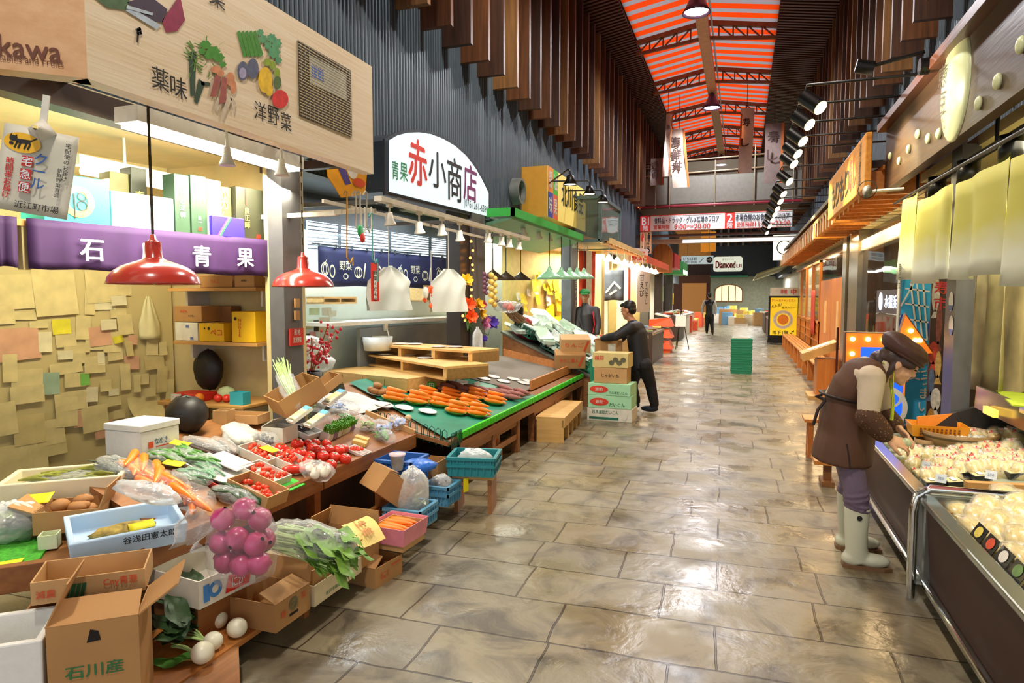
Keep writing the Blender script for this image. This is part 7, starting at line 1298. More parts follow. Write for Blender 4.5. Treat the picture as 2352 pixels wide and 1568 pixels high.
for i, (px, py) in enumerate(((2322, 343), (2222, 396), (2152, 430))):
    c = WX(px, py, 1.5); tag(M().lathe([(.0, .09), (.065, .085), (.065, -.09), (.055, -.09), (.05, .0), (0, .0)], c, 20).cyl(c+Vector((0, 0, .08)), (c.x, c.y, 2.53), .01, n=6).build('can_lamp', BKM), 'black cylindrical can lamp over the cream curtains, %s from the camera end' % ords[i], 'lamp', 'black can lamps')
def dyed():
    m, nt, b = newmat('dyed_cloth'); N = nt.nodes; L = nt.links; tc = N.new('ShaderNodeTexCoord'); sp = N.new('ShaderNodeSeparateXYZ'); L.new(tc.outputs['Object'], sp.inputs[0]); nz = N.new('ShaderNodeTexNoise'); nz.inputs['Scale'].default_value = 3; L.new(tc.outputs['Object'], nz.inputs[0])
    ma = N.new('ShaderNodeMath'); ma.operation = 'MULTIPLY_ADD'; ma.inputs[1].default_value = .35; L.new(nz.outputs[0], ma.inputs[0]); L.new(sp.outputs[1], ma.inputs[2]); rp = N.new('ShaderNodeValToRGB'); rp.color_ramp.elements[0].position = .0; rp.color_ramp.elements[0].color = lin('#e2e4cc'); rp.color_ramp.elements[1].position = .24; rp.color_ramp.elements[1].color = lin('#cfc964')
    ad = N.new('ShaderNodeMath'); ad.operation = 'ADD'; ad.inputs[1].default_value = .35; L.new(ma.outputs[0], ad.inputs[0]); L.new(ad.outputs[0], rp.inputs[0]); L.new(rp.outputs[0], b.inputs['Base Color']); b.inputs['Roughness'].default_value = .8; return m
DYE = dyed()
def noren(lab, pa, pb, yb, X, amp, fq, T2=None):
    a, b_ = WX(*pa, X), WX(*pb, X); bot = WX((pa[0]+pb[0])/2, yb, X).z; ht = (a.z+b_.z)/2-bot; t = curtain('shop_curtain', lab, 'curtain', a, -90, a.y-b_.y, ht, DYE, amp, fq, 'cream and green shop curtains'); return t
t = noren('narrow cream and green curtain panel with round characters, farthest from the camera', (2074, 462), (2108, 462), 648, 1.32, .03, 1.2)
M().vtext('恵豆', I4, .13, -.6, .1, 1.2, None, .03, -.012).build('lettering', INK, t)
noren('folded cream and green curtain panel next to the narrow one', (2108, 465), (2190, 425), 648, 1.32, .035, 1.6); noren('wide cream and green curtain panel behind the middle can lamp', (2196, 425), (2322, 370), 640, 1.32, .03, 2.2); noren('cream and green curtain panel cut by the right edge of the view', (2322, 368), (2420, 325), 655, 1.32, .03, 1.4)
M_ = M().cyl((1.32, 2.2, 2.4), (1.32, 7.0, 2.45), .012, n=8); tag(M_.build('curtain_rod', BKM), 'black rod carrying the cream and green curtains', 'rod')
for i, (p0, p1, yt, yb, lab) in enumerate((((2196, 640), (2245, 640), 640, 880, 'long beige drape tied beside the right pillar'), ((2245, 640), (2312, 640), 640, 892, 'long beige drape nearest the white wall panel'))):
    a, b_ = WX(p0[0], yt, 1.75), WX(p1[0], yt, 1.75); curtain('drape', lab, 'curtain', Vector((1.75, a.y, 1.78)), -90, a.y-b_.y, 1.78-WX(p0[0], yb, 1.75).z, mt('drape_beige', '#b5a878', .8), .03, 2.2, 'long beige drapes')
struct(M().bx(1.5, 1.62, 5.7, 5.95, 0, 2.7).build('pillar_right', GRAYP)); struct(M().bx(2.3, 2.4, 1, 7.4, 0, 2.8).build('wall_bean_shop', mt('warm_wall', '#c9b98a', .6))); struct(M().bx(1.6, 2.3, 1, 7.35, 2.68, 2.76).build('ceiling_bean_shop', CREAM2))
tag(M().bx(2.0, 2.25, 3.6, 5.2, 0, 1.45).build('partition_board', mt('taupe_board', '#8f7f5e', .6)), 'plain taupe board partition behind the beige drapes', 'partition')
for i, (py) in enumerate((692, 747)):
    c = WX(2184, py, 1.495); t = wthing('round_sticker', 'white and blue oval sticker on the right pillar, %s one' % ('upper', 'lower')[i], 'sticker', c, 'pillar stickers'); fr = FA(c, -90); fr.translation.x = 1.498; M().disc(0, 0, .06, .075, fr).build('sheet', WPL, t); M().plate([(-.055, -.03), (.055, -.03), (.03, -.07), (-.03, -.07)], fr, .003).build('blue_band', mt('ink_blue', '#2a5da8'), t)
# fish poster strip and blue banner
t = wthing('fish_poster', 'tall narrow poster of printed fish beside the right pillar', 'poster', (1.6, 6.5, 1)); a, b_ = WY(2141, 650, 6.5), WY(2170, 650, 6.5); wq = b_.x-a.x; fr = FA(((a.x+b_.x)/2, 6.5, 1.0), 0)
M().bx(a.x, b_.x, 6.5, 6.53, .1, 1.75).build('board', mt('poster_brown', '#4a3428', .5), t)
for k, (cx, cy, rx, ry, c) in enumerate(((-.02, .6, .04, .15, '#d9d2c4'), (.02, .35, .03, .18, '#8a4a3a'), (-.02, .1, .05, .1, '#c4452e'), (.03, .0, .03, .12, '#c9a05a'), (-.03, -.15, .03, .12, '#5f6f8a'), (.02, -.3, .05, .1, '#d8d0c0'), (-.02, -.5, .04, .12, '#b8863a'), (.03, -.62, .03, .1, '#e2dcd0'))): m = M(); m.disc(cx*wq/.12, cy, rx*wq/.12, ry, fr, .004+.0005*k, 14); m.plate([(cx*wq/.12-.03, cy-ry-.05), (cx*wq/.12+.03, cy-ry-.05), (cx*wq/.12, cy-ry+.04)], fr, .004+.0005*k); m.build('fish_print', mt('fish_%s' % 'abcdefgh'[k], c, .5, k=.3, sc=30), t)
M().vtext('寿市', fr, .03*wq/.12, .66, .1, 1.3, None, .01).build('red_lettering', REDI, t)
a, b_ = WY(2071, 650, 6.9), WY(2141, 650, 6.9); fr = FA(((a.x+b_.x)/2, 6.9, 1.0), 0); wq = b_.x-a.x
t = wthing('nobori_banner', 'tall sky-blue banner with white net, fish and a white column of characters', 'banner', ((a.x+b_.x)/2, 6.9, 0)); M().at(fr).grid(lambda u, v: ((u-.5)*wq, .78-v*1.6, -.01+.012*math.sin(v*7)), 4, 14).build('cloth', mt('banner_sky', '#2fa6da', .6, k=.05), t)
m = M(); z = .006
for x0, x1 in ((-.05, .02), (.0, .06), (.05, .1)): m.line([(x0, .7), (x1, .2)], .014, fr, z)
for y in (.66, .52, .38, .22): m.line([(-.09+.03*(.7-y), y), (.1, y-.03)], .014, fr, z)
m.line([(-.12, .5), (-.02, .72)], .014, fr, z); m.vtext('うまい店', fr, .1, -.18, .1, 1.25, None, z)
for k in range(5): m.line([(-.14+.05*j, .1-.07*k+.015*(j % 2)) for j in range(7)], .012, fr, z)
m.build('white_print', WPL, t); m = M(); m.disc(-.1, .3, .035, .13, fr, .008, 16); m.plate([(-.13, .12), (-.07, .12), (-.1, .22)], fr, .008); m.disc(.13, .28, .03, .12, fr, .008, 16); m.build('fish_print', mt('fish_navy', '#1f3f9a', .5), t); M().cyl((a.x-.02, 6.9, .0), (a.x-.02, 6.9, 1.82), .012, n=8).build('pole', WPL, t)
# arrow sign with bulbs
Y = 6.5; a, b_ = WY(1938, 760, Y), WY(2112, 760, Y); fr = FA((a.x, Y, .12), 0); wq = b_.x-a.x; H_ = WY(1990, 762, Y).z-.12
t = wthing('arrow_sign', 'orange bulb-edged arrow sign with a glowing blue panel', 'sign', ((a.x+b_.x)/2, Y, 0)); wd = wq*.82
ao = [(0, 0), (wd, 0), (wd, H_*.84), (wd+.2, H_*.86), (wd-.02, H_+.17), (wd-.06, H_)]+[(0, H_)]
M().prism(ao, fr, .08).build('frame', mt('arrow_frame', '#6b3a22', .4), t); M().plate([(x*.97+.012, y*.985+.008) for x, y in ao], fr, .083).build('orange_face', mt('arrow_orange', '#e8791c', .4, em=.35), t)
bx0, bx1, by0, by1 = .13, wd-.02, .03, H_-.13; M().rect(bx0, bx1, by0, by1, fr, .086).build('blue_panel', emis('blue_panel', '#1450d8', 1.1), t)
m = M(); m.text('近江町店', fr, (bx0+bx1)/2+.04, .13, .075, .4, .09, .015); m.ring((bx0+bx1)/2+.04, .5, .13, .17, fr, .09, 24, 1.1); m.ring((bx0+bx1)/2+.08, .58, .06, .08, fr, .091, 20)
for k in range(5): m.ring(bx0+.12+.06*k, .05+.02*(k % 2), .02, .024, fr, .09, 12)
m.build('white_lettering', WPL, t); m = M(); BP = [(.06, H_-.06-.13*k) for k in range(6)]+[(.06+.12*k, H_-.06) for k in range(1, 5)]+[(wd+.02, H_+.02), (wd+.09, H_-.06)]
for x, y in BP: m.at(fr).ell((x, y, .1), .021, 10)
m.build('bulb', emis('arrow_bulb', '#ffdf8a', 6), t); legs('foot', BKM, t, (a.x+.05, a.x+.1, Y-.08, Y+.2, 0, .12), (b_.x-.2, b_.x-.15, Y-.08, Y+.2, 0, .12))
# sushi shop front
OWD = wood('sushi_wood', '#c4752e', '#d98c3c', 'y', r=.4); OWZ = wood('sushi_wood_upright', '#c06e2c', '#d58638', 'z', r=.4); EDGE = mt('slat_edge', '#efe2bc', .4)  # pale edge colour is spotlight glare on the slat ends, painted in
t = wthing('slatted_eave', 'orange wooden slatted eave over the sushi shop doors', 'eave', (1.6, 15, 2.7)); m = M(); m2 = M()
for k in range(44):
    y = 7.6+.375*k; m.bx(1.17, 1.97, y, y+.05, 2.62, 2.86); m2.bx(1.162, 1.17, y, y+.05, 2.6, 2.87)
m.bx(1.3, 1.97, 7.5, 24.1, 2.86, 2.9).bx(1.17, 1.2, 7.5, 24.1, 2.84, 2.9); m.build('slats', OWD, t); m2.build('slat_edges', EDGE, t)
M().add([(1.12, 9, 2.92), (1.97, 9, 3.38), (1.97, 21, 3.38), (1.12, 21, 2.92), (1.12, 9, 2.98), (1.97, 9, 3.44), (1.97, 21, 3.44), (1.12, 21, 2.98)], [(3, 2, 1, 0), (4, 5, 6, 7), (0, 1, 5, 4), (1, 2, 6, 5), (2, 3, 7, 6), (3, 0, 4, 7)], False).build('roof_sheet', mt('roof_grey', '#575650', .5, k=.2, stretch=(4, 30, 4), sc=2), t)
STL = mt('steel_column', '#8d8676', .25, metal=.85, k=.1); DGL = glass('dark_glass', '#3a3026', .5)
struct(M().bx(1.68, 1.95, 11.4, 12.3, 0, 2.62).build('pillar_steel', STL)); struct(M().bx(1.66, 1.95, 12.5, 12.9, 0, 2.62).build('pillar_steel_second', STL)); struct(M().bx(1.85, 1.97, 7.4, 24.4, 2.45, 2.62).build('beam_sushi', STL))
struct(M().bx(3.6, 3.7, 7.4, 26, 0, 2.7).build('wall_sushi_inside', mt('sushi_inside', '#3a2418', .6, k=.3))); struct(M().bx(1.7, 3.6, 7.4, 26, 2.62, 2.66).build('ceiling_sushi', CREAM2)); struct(M().bx(1.66, 3.6, 7.36, 7.44, 0, 2.62).build('wall_between', mt('dark_brown_beam', '#352318')))
o = M().bx(1.75, 1.77, 7.5, 11.4, .75, 2.3).build('window_2', DGL); struct(o); struct(M().bx(1.7, 1.8, 7.45, 11.4, 0, .75).build('wall_window_sill', OWD)); struct(M().bx(1.72, 1.9, 7.45, 11.4, 2.3, 2.45).build('trim_30', emis('soffit_glow', '#f2d79a', .8)))  # glowing strip over the window stands in for the lit cream ceiling
c = WX(2020, 692, 1.73); t = wthing('lit_sign', 'navy lit sign with a white round emblem behind the sushi shop window', 'sign', (1.74, c.y, c.z)); f5 = FA((1.745, c.y, c.z), -90); M().at(f5).bx(-.3, 1.4, -.15, .15, -.02, -.001).build('panel', mt('sign_deep_navy', '#10163a', .4), t)
m = M(); m.disc(0, 0, .12, .12, f5, .004); m.text('水揚浜', f5, .62, 0, .16, .7, .004, .02); m.build('white_lettering', emis('lit_white', '#e6f0ff', 2.2), t)
for i, (y0, y1) in enumerate(((13.0, 14.9), (14.95, 16.9))): o = wthing('sliding_door', 'orange wooden sliding door of the sushi shop, %s' % ('next to the steel columns', 'beyond the first one')[i], 'door', (1.75, (y0+y1)/2, 0), 'sushi shop doors'); M().bx(1.73, 1.78, y0, y1, 0, 1.95).build('panel', OWZ, o); M().bx(1.71, 1.73, y0+.7, y0+.95, .8, 1.5).build('handle', mt('door_pull', '#e0b878', .4), o); M().bx(1.74, 1.77, y0, y1, 1.98, 2.42).build('transom_glass', DGL, o)
for i in range(4):
    y0 = 17+1.75*i; t = wthing('lattice_screen', 'glazed wooden lattice screen of the sushi shop front, %s from the doors' % ords[i], 'screen', (1.75, y0+.8, 0), 'lattice screens'); m = M(); m.bx(1.71, 1.78, y0, y0+.06, 0, 2.45).bx(1.71, 1.78, y0, y0+1.7, .95, 1.0).bx(1.71, 1.78, y0, y0+1.7, 2.4, 2.45)
    for k in range(9): m.bx(1.72, 1.75, y0+.19*k, y0+.19*k+.03, .1, .95)
    for k in range(5): m.bx(1.72, 1.75, y0, y0+1.7, .1+.2*k, .13+.2*k)
    m.build('frame', OWZ, t); M().bx(1.75, 1.76, y0, y0+1.7, .1, 2.4).build('pane', glass('pane_warm', '#cdb98f', .3), t)
tag(M().grid(lambda u, v: (1.68+.02*math.sin(u*6), 17.6+.8*u, 1.75-1.1*v), 6, 6).build('red_cloth', mt('cloth_red', '#c4452e', .7), solid=.01), 'red cloth hanging on the lattice screen behind the yellow board', 'cloth')
# lit sushi sign and its lamps
Q = PL((1.1, 8.4, 3), -90); t = wthing('shop_sign', 'brightly lit orange sushi shop sign with brush characters above the eave', 'sign', (1.1, 8.4, 2.9)); p4 = [Q(*q) for q in ((1905, 397), (1990, 292), (2003, 385), (1911, 470))]
SGO = wood('sign_orange', '#d98a2a', '#eba23c', 'y', r=.35); m = M(); m.at(Matrix.Translation((.06, 0, 0))).prism([(p4[0][0], .18), (p4[1][0], .18), (p4[1][0], -.36), (p4[0][0], -.36)][::-1], Q.fr, .06); m.build('board', SGO, t, bev=.01); yt = .18
m = M(); x0, x1 = p4[0][0], p4[1][0]
for k, ch in enumerate('もりもり'): m.text(ch, Q.fr, x0+(x1-x0)*(.18+.14*k), -.12, .3, .34, .004, .03)
m.vtext('近江町店', Q.fr, x0+(x1-x0)*.9, .08, .1, 1.05, None, .004, .02); m.build('lettering', INK, t); m = M(); m.text('寿し', Q.fr, x0+(x1-x0)*.72, -.08, .36, .44, .004, .04); m.build('red_lettering', REDI, t)
legs('bracket', DKBR, t, (1.16, 1.98, 7.6, 7.66, 2.9, 2.96), (1.16, 1.98, 9.6, 9.66, 2.9, 2.96))
HB = ((1885, 248), (1860, 287), (1845, 325), (1833, 354), (1824, 377), (1814, 417), (1800, 446), (1793, 463), (1786, 480), (1780, 493), (1775, 505), (1768, 520), (1762, 535))
SPG = emis('spot_warm', '#fff0b0', 14)
for i, (px, py) in enumerate(HB):
    c = WX(px, py, .55); d = Vector((.62, -.45, -.64)).normalized(); t = wthing('arm_spot', 'black glowing arm spotlight over the sushi shop eave, number %d from the camera end' % (i+1), 'lamp', c, 'arm spotlights'); h = c-d*.19
    M().cyl(h, c-d*.005, .06, n=14).build('head', BKM, t); q_ = d.to_track_quat('Z', 'Y').to_matrix().to_4x4(); m = M().at(Matrix.Translation(c) @ q_); m.disc(0, 0, .056, .056, I4, 0, 16); m.ell((0, 0, 0), (.054, .054, .02), 12); m.build('bulb', SPG, t); M().tube([h+Vector((0, 0, .03)), h+Vector((.02, 0, .09)), (1.3, h.y, h.z+.09), (1.97, h.y, h.z+.09)], .012, 6).build('arm', BKM, t)
for i, y in enumerate((6.6, 8.2, 10, 12.5)):
    lamp('SPOT', (.6, y, 3.05), 110, (1, .85, .5), .06, rot=(0, R_(-58), 0), spot=80, name='sign_spot')
c = WX(1992, 440, 1.05); t = wthing('clip_fan', 'small grey clip fan hanging at the sushi sign corner', 'fan', c); fr = FA(c, -25); M().at(Matrix.Translation((0, 0, .02))).ring(0, 0, .075, .082, fr, .0).build('guard', BKM, t); M().at(fr).ell((0, 0, 0), (.04, .06, .05), 12).build('motor', GRAYP, t); M().cyl(c, (1.34, c.y, c.z+.01), .015, n=8).build('arm', WPL, t)
# lectern, bench, boards, crates along the aisle
t = wthing('lectern', 'orange wooden lectern with a slanted top holding a sheet', 'lectern', (1.2, 11.3, 0)); M().bx(1.12, 1.42, 11.1, 11.5, .05, .62).build('column', OWZ, t); M().bx(1.0, 1.44, 11.0, 11.6, 0, .05).build('base', PINE, t)
m = M(); m.add([(.92, 11.05, .58), (1.42, 11.05, .78), (1.42, 11.6, .78), (.92, 11.6, .58), (.9, 11.05, .7), (1.4, 11.05, .9), (1.4, 11.6, .9), (.9, 11.6, .7)], [(3, 2, 1, 0), (4, 5, 6, 7), (0, 1, 5, 4), (1, 2, 6, 5), (2, 3, 7, 6), (3, 0, 4, 7)]); m.build('top', mt('lectern_top', '#d9a45c', .5), t); M().add([(1.0, 11.15, .745), (1.3, 11.15, .865), (1.3, 11.45, .865), (1.0, 11.45, .745)], [(0, 1, 2, 3)], False).build('sheet', WPL, t, solid=.004)
tag(M().cyl((1.38, 11.0, 0), (1.38, 11.0, 1.12), .016, n=8).cyl((1.38, 11.0, 0), (1.38, 11.0, .03), .1, n=14).build('queue_post', mt('post_maroon', '#4a1a1c', .4)), 'thin dark maroon post standing beside the lectern', 'post')
t = wthing('long_bench', 'long slatted orange bench along the sushi shop front', 'bench', (1.35, 16, 0)); m = M()
for k in range(4): m.bx(1.2+.085*k, 1.27+.085*k, 12.2, 22, .4, .43)
m.build('seat', OWD, t)
for k in range(9): M().bx(1.2, 1.53, 12.3+1.2*k, 12.38+1.2*k, 0, .4).build('leg', OWZ, t)
t = wthing('long_bench', 'low wooden bench behind the apron woman', 'bench', (.9, 6.05, 0)); M().bx(.6, 1.3, 5.92, 6.2, .18, .215).build('seat', OWD, t); legs('leg', WOODT, t, (.68, .74, 5.98, 6.04, .04, .18), (1.15, 1.21, 5.98, 6.04, .0, .18)); M().bx(.66, .76, 5.92, 6.14, 0, .04).build('foot', DECK, t)
t = wthing('wooden_stool', 'second low orange stool half hidden beyond the apron woman', 'stool', (.75, 7.0, 0)); M().bx(.6, 1.0, 6.9, 7.2, .36, .39).build('seat', OWD, t); legs('leg', OWZ, t, (.64, .69, 6.95, 7.0, 0, .36), (.92, .97, 6.95, 7.0, 0, .36), (.64, .69, 7.1, 7.15, 0, .36))
for k in range(5): crate('green crate in the stack standing in the aisle, %s from the floor' % ords[k], TR((.01, 14.35, .145*k)), .4, .34, .14, CGR, 'crate', 'green crates in the aisle', 4)
t = wthing('acrylic_stand', 'clear acrylic stand on top of the green crate stack', 'stand', (.0, 14.3, .73)); M().bx(-.16, .12, 14.28, 14.3, .76, 1.03).build('panel', CLR2, t); M().bx(-.18, .14, 14.2, 14.4, .728, .75).build('base', WPL, t)
t = wthing('a_board', 'yellow curry restaurant board on wheels with a white top sheet', 'sign', (1.3, 23.6, 0)); fr = FA((1.3, 23.6, .95), 0); M().bx(.84, 1.8, 23.62, 23.7, .12, 1.62).build('frame', BKM, t); M().bx(.9, 1.74, 23.6, 23.62, .3, 1.56).build('yellow_face', mt('board_yellow', '#f0c81e', .4, em=.3), t); M().bx(.88, 1.78, 23.62, 23.66, 1.62, 1.9).build('top_sheet', WPL, t); M().bx(.82, 1.8, 23.4, 23.95, .05, .14).build('base', BKM, t)
m = M(); m.ring(-.0, -.12, .21, .31, fr, .006); m.build('white_ring', WPL, t); m = M(); m.disc(0, -.12, .17, .17, fr, .007); m.build('orange_disc', mt('disc_orange', '#f0861c', .5), t); m = M(); m.text('カレーのチャンピオン', fr, 0, .52, .1, .74, .008); m.text('中', fr, .3, .81, .17, None, .03, .03); m.text('準備', fr, .0, .81, .14, .2, .03)
for k, ch in enumerate('CHAMPION*CURRY*CHAMPION*CURRY*'): a = R_(90-12*k); m.text(ch, fr, .26*math.cos(a), -.12+.26*math.sin(a), .05, None, .008, .01, math.degrees(a)-90)
m.build('red_lettering', REDI, t); m = M(); m.text('大人気!', fr, -.22, .34, .1, .34, .008, .012, 15); m.text('金沢カレー', fr, .16, .28, .08, .42, .008); m.text('地下1階', fr, -.08, -.55, .13, .5, .008, .02); m.line([(.22, -.58), (.28, -.58), (.28, -.52), (.34, -.52), (.34, -.48)], .02, fr, .008); m.build('black_lettering', INK, t)
for i, (y0, y1, h) in enumerate(((26, 29, .8), (30.5, 34, .9))): stand('%s food case on the right beyond the yellow board' % ('nearer', 'farther')[i], 2.2, .95, y0, y1, h, mt('case_brown2', '#4a3428', .5), 12, .2)
t = wthing('shop_awning', 'olive slanted awning over the far right shops', 'awning', (1.5, 32, 2.6)); M().add([(.55, 29, 2.5), (1.98, 29, 3.0), (1.98, 40, 3.0), (.55, 40, 2.5), (.55, 29, 2.56), (1.98, 29, 3.06), (1.98, 40, 3.06), (.55, 40, 2.56)], [(3, 2, 1, 0), (4, 5, 6, 7), (0, 1, 5, 4), (1, 2, 6, 5), (2, 3, 7, 6), (3, 0, 4, 7)], False).build('canvas', mt('awning_olive', '#7c7a52', .7), t)
c = WX(1803, 568, 1.25); t = wthing('round_sign', 'white lit box sign with a ring mark at the far end of the slatted eave', 'sign', c); M().at(FA(c, 0)).bx(-.35, .5, -.4, .4, -.05, 0).build('panel', emis('sign_lit_warm', '#f2f0d8', .9), t); M().ring(-.02, .0, .2, .23, FA(c, 0), .004).build('ring_mark', INK, t); M().beam((c.x+.4, c.y+.03, c.z), (1.97, c.y+.03, c.z), .05, .05).build('bracket', BKM, t)
struct(M().bx(2.4, 2.5, 26, 45, 0, 3).build('wall_far_right', WALLW)); struct(M().bx(1.95, 2.1, 25.2, 25.6, 0, 3).build('pillar_far_right', BKM))
for i in range(14): solidbox('stock_carton', 'packed goods piled along the far right shops', 'carton', TR((1.55+rnd.uniform(-.3, .3), 26.5+1.1*i, 0), 0), .45, .5, rnd.uniform(.5, .9), SHP[i % 6], None, 'goods along the far right')
# ================================================================ right foreground: refrigerated cases and packs
LAM = mt('case_laminate', '#3b2018', .5, k=.1, sc=4, spec=.3); STEEL2 = mt('case_steel', '#aeb3ac', .22, metal=.9, k=.06); CHR = mt('chrome', '#d2d4cf', .08, metal=1, k=.03); INN = mt('case_inner', '#9aa08c', .4); DKC = mt('case_dark_inner', '#2a2724', .5)
def case(lab, y0, y1):
    t = wthing('display_case', lab, 'display case', (1.3, (y0+y1)/2, 0), 'refrigerated cases')
    M().add([(.93, y0, .13), (.93, y1, .13), (.9, y1, .53), (.9, y0, .53), (.97, y0, .13), (.97, y1, .13), (.94, y1, .53), (.94, y0, .53)], [(0, 1, 2, 3)[::-1], (4, 5, 6, 7), (0, 1, 5, 4), (1, 2, 6, 5), (2, 3, 7, 6), (3, 0, 4, 7)], False).build('front_panel', LAM, t)
    M().bx(.88, .955, y0, y1, .53, .56).build('top_edge', STEEL2, t, bev=.008); M().bx(.895, .93, y0, y1, .1, .135).build('rail', CHR, t, bev=.01); M().bx(1.02, 2.2, y0, y1, 0, .12).build('base', DKC, t)
    M().add([(.95, y0, .44), (2.2, y0, .62), (2.2, y1, .62), (.95, y1, .44), (.95, y0, .12), (2.2, y0, .12), (2.2, y1, .12), (.95, y1, .12)], [(0, 1, 2, 3), (4, 7, 6, 5), (0, 4, 5, 1), (1, 5, 6, 2), (2, 6, 7, 3), (3, 7, 4, 0)], False).build('tray_floor', INN, t); M().bx(.9, 2.2, y1-.04, y1, .13, .58).build('end_wall', STEEL2, t)
    return t
case('brown-fronted refrigerated case beyond the chrome divider', 3.84, 5.6); case('brown-fronted refrigerated case nearest the camera', 1.2, 3.78)
t = wthing('chrome_divider', 'chrome tube divider standing between the two refrigerated cases', 'divider', (.9, 3.81, .1)); M().tube([(.86, 3.81, .02), (.86, 3.81, .2), (.86, 3.81, .48), (.875, 3.81, .56), (.93, 3.81, .6), (2.2, 3.81, .6)], .022, 10).build('tube', CHR, t); M().bx(.88, 2.2, 3.79, 3.83, .1, .6).build('panel', glass('divider_glass', '#c9d6cf', .25), t)
t = wthing('case_riser', 'black raised end with steel guard at the back of the far refrigerated case', 'case end', (1.6, 5.5, .6)); M().prism([(.95, .56), (1.25, .62), (2.2, 1.0), (2.2, .1), (.95, .1)], FA((0, 5.66, 0), 0), .05).build('side', DKC, t); M().beam((1.62, 5.55, .86), (1.9, 3.9, .72), .02, .16).build('guard', STEEL2, t); M().bx(1.7, 2.3, 3.9, 5.6, .84, .88).build('shelf', STEEL2, t)
def cs(px, py, l=0): return WP(px, py, (.95, 0, .44+l), (-.144, 0, 1))
FILL = mt('pack_cream', '#c2a548', .35, hex2='#dccd92', sc=45, coat=.5); FILL2 = mt('pack_pale', '#cbbd78', .3, hex2='#dfd6ae', sc=45, coat=.6); FILL3 = mt('pack_green_tint', '#b3bf8a', .3, hex2='#d3d4b0', sc=40, coat=.6); FILM2 = film('pack_film_clear', '#fbfbf4', .16, .08, 30)
def pouch(L, w_, h): 
    m = M(); m.tube([(-L/2, 0, .004), (-L*.42, 0, h*.45), (-L*.1, 0, h*.55), (L*.25, 0, h*.5), (L*.38, 0, h*.3), (L/2, 0, h*.45)], [(w_*.3, .004), (w_*.46, h*.38), (w_*.5, h*.5), (w_*.42, h*.42), (w_*.16, h*.18), (w_*.3, .004)], 12)
    m.v = [(x+rnd.uniform(-.004, .004), y+rnd.uniform(-.004, .004), z+rnd.uniform(-.004, .004)) for x, y, z in m.v]; return m
def mkpack(lab, mat_, L, w_, h, tie, grp, film_=True):
    t = thing('food_pack', lab, 'pack', T=TR((0, 0, -5)), group=grp); pouch(L, w_, h).build('filling', mat_, t)
    if film_: pouch(L*1.08, w_*1.1, h*1.15).build('film', FILM2, t)
    if not tie: M().box((-L*.1, 0, h*.56), (L*.34, w_*.42, .004)).build('label', (LBL, YCARD)[L > .2], t)
    if tie: M().tube([(L*.39, -w_*.16, h*.42), (L*.39, w_*.16, h*.42)], [(.012, .006)]*2, 8).box((L*.42, 0, h*.55), (.022, .006, .012)).build('tie', REDI, t)
    return t
LBL = mt('label_white', '#e9ecf0', .4)
LB = 'plump clear bag of cream beans tied with red tape in the far case'
P0 = mkpack(LB, FILL, .15, .09, .06, 1, 'red-tied bags in the far case'); first = True
def drop(src, T, lab=None, grp=None): return dup(src, T, lab, grp)
rows = [(2075, 2200, 1052, 5), (2090, 2190, 1075, 4), (2190, 2345, 1035, 8), (2160, 2350, 1052, 9), (2150, 2350, 1068, 10), (2230, 2350, 1012, 6), (2270, 2350, 998, 4), (2095, 2200, 1098, 5), (2200, 2350, 1084, 8)]
src_used = False
for x0, x1, y, n in rows:
    for k in range(n):
        px = x0+(x1-x0)*(k+.5)/n+rnd.uniform(-6, 6); p = cs(px, y+rnd.uniform(-5, 5), .02); T = TR(p, rnd.uniform(50, 130), -42, rnd.uniform(-15, 15), rnd.uniform(.85, 1.15))
        if not src_used: P0.matrix_world = T; src_used = True
        else: drop(P0, T)
P1 = mkpack('small clear cup of pale jelly in front of the apron woman', FILL3, .1, .08, .05, 0, 'pale packs at the far case front')
for k, (px, py) in enumerate(((2050, 1025), (2065, 1035), (2075, 1022), (2090, 1032), (2058, 1045), (2085, 1048), (2105, 1040), (2100, 1055), (2072, 1058))):
    T = TR(cs(px, py, .015), k*40, -10, 0); (setattr(P1, 'matrix_world', T) if k == 0 else drop(P1, T))
TRB = mt('tray_black', '#17151a', .3, coat=.3); LBL = mt('label_white', '#e9ecf0', .4)
for k, (px, py) in enumerate(((2165, 1100), (2195, 1092), (2250, 1098), (2300, 1085), (2140, 1112), (2190, 1112), (2330, 1092))):
    T = TR(cs(px, py, .012), 95, 0, -8); t = thing('black_tray', 'flat black food tray with a white label at the front of the far case', 'tray', T=T, group='black trays in the far case'); M().tray(.12, .09, .03, .005).build('tray', TRB, t); M().box((0, 0, .024), (.105, .075, .012)).build('filling', FILL2, t); M().box((0, 0, .034), (.07, .025, .002)).build('label', LBL, t)
def ptag(lab, px, py, l=.05, w_=.055): t = thing('price_tag', lab, 'tag', T=FA(cs(px, py, l), -25, 25)); M().bx(-w_/2, w_/2, 0, .05, -.002, 0).build('card', mt('tag_pale_blue', '#dfe8f2', .4), t); M().text('350', I4, .0, .025, .018, None, .002, 0).build('lettering', mt('ink_grey', '#6f7a8c', .5), t)
for k, (px, py) in enumerate(((2190, 1040), (2152, 1066), (2128, 1078), (2258, 1050), (2160, 1108), (2275, 1100))): ptag('pale price tag standing among the packs of the far case, %s' % ('by the wooden tub', 'left of the red-tied bags', 'lowest at the left', 'among the upper bags', 'at the left black tray', 'at the right black tray')[k], px, py)
p = cs(2292, 1125, .02); tag(M().box((0, 0, .02), (.32, .05, .04)).build('wood_bar', wood('bar_wood', '#c08a4e', '#cf9a5a', 'x'), T=TR(p, 8)), 'plain wooden bar lying at the front of the far case beside the divider', 'bar')
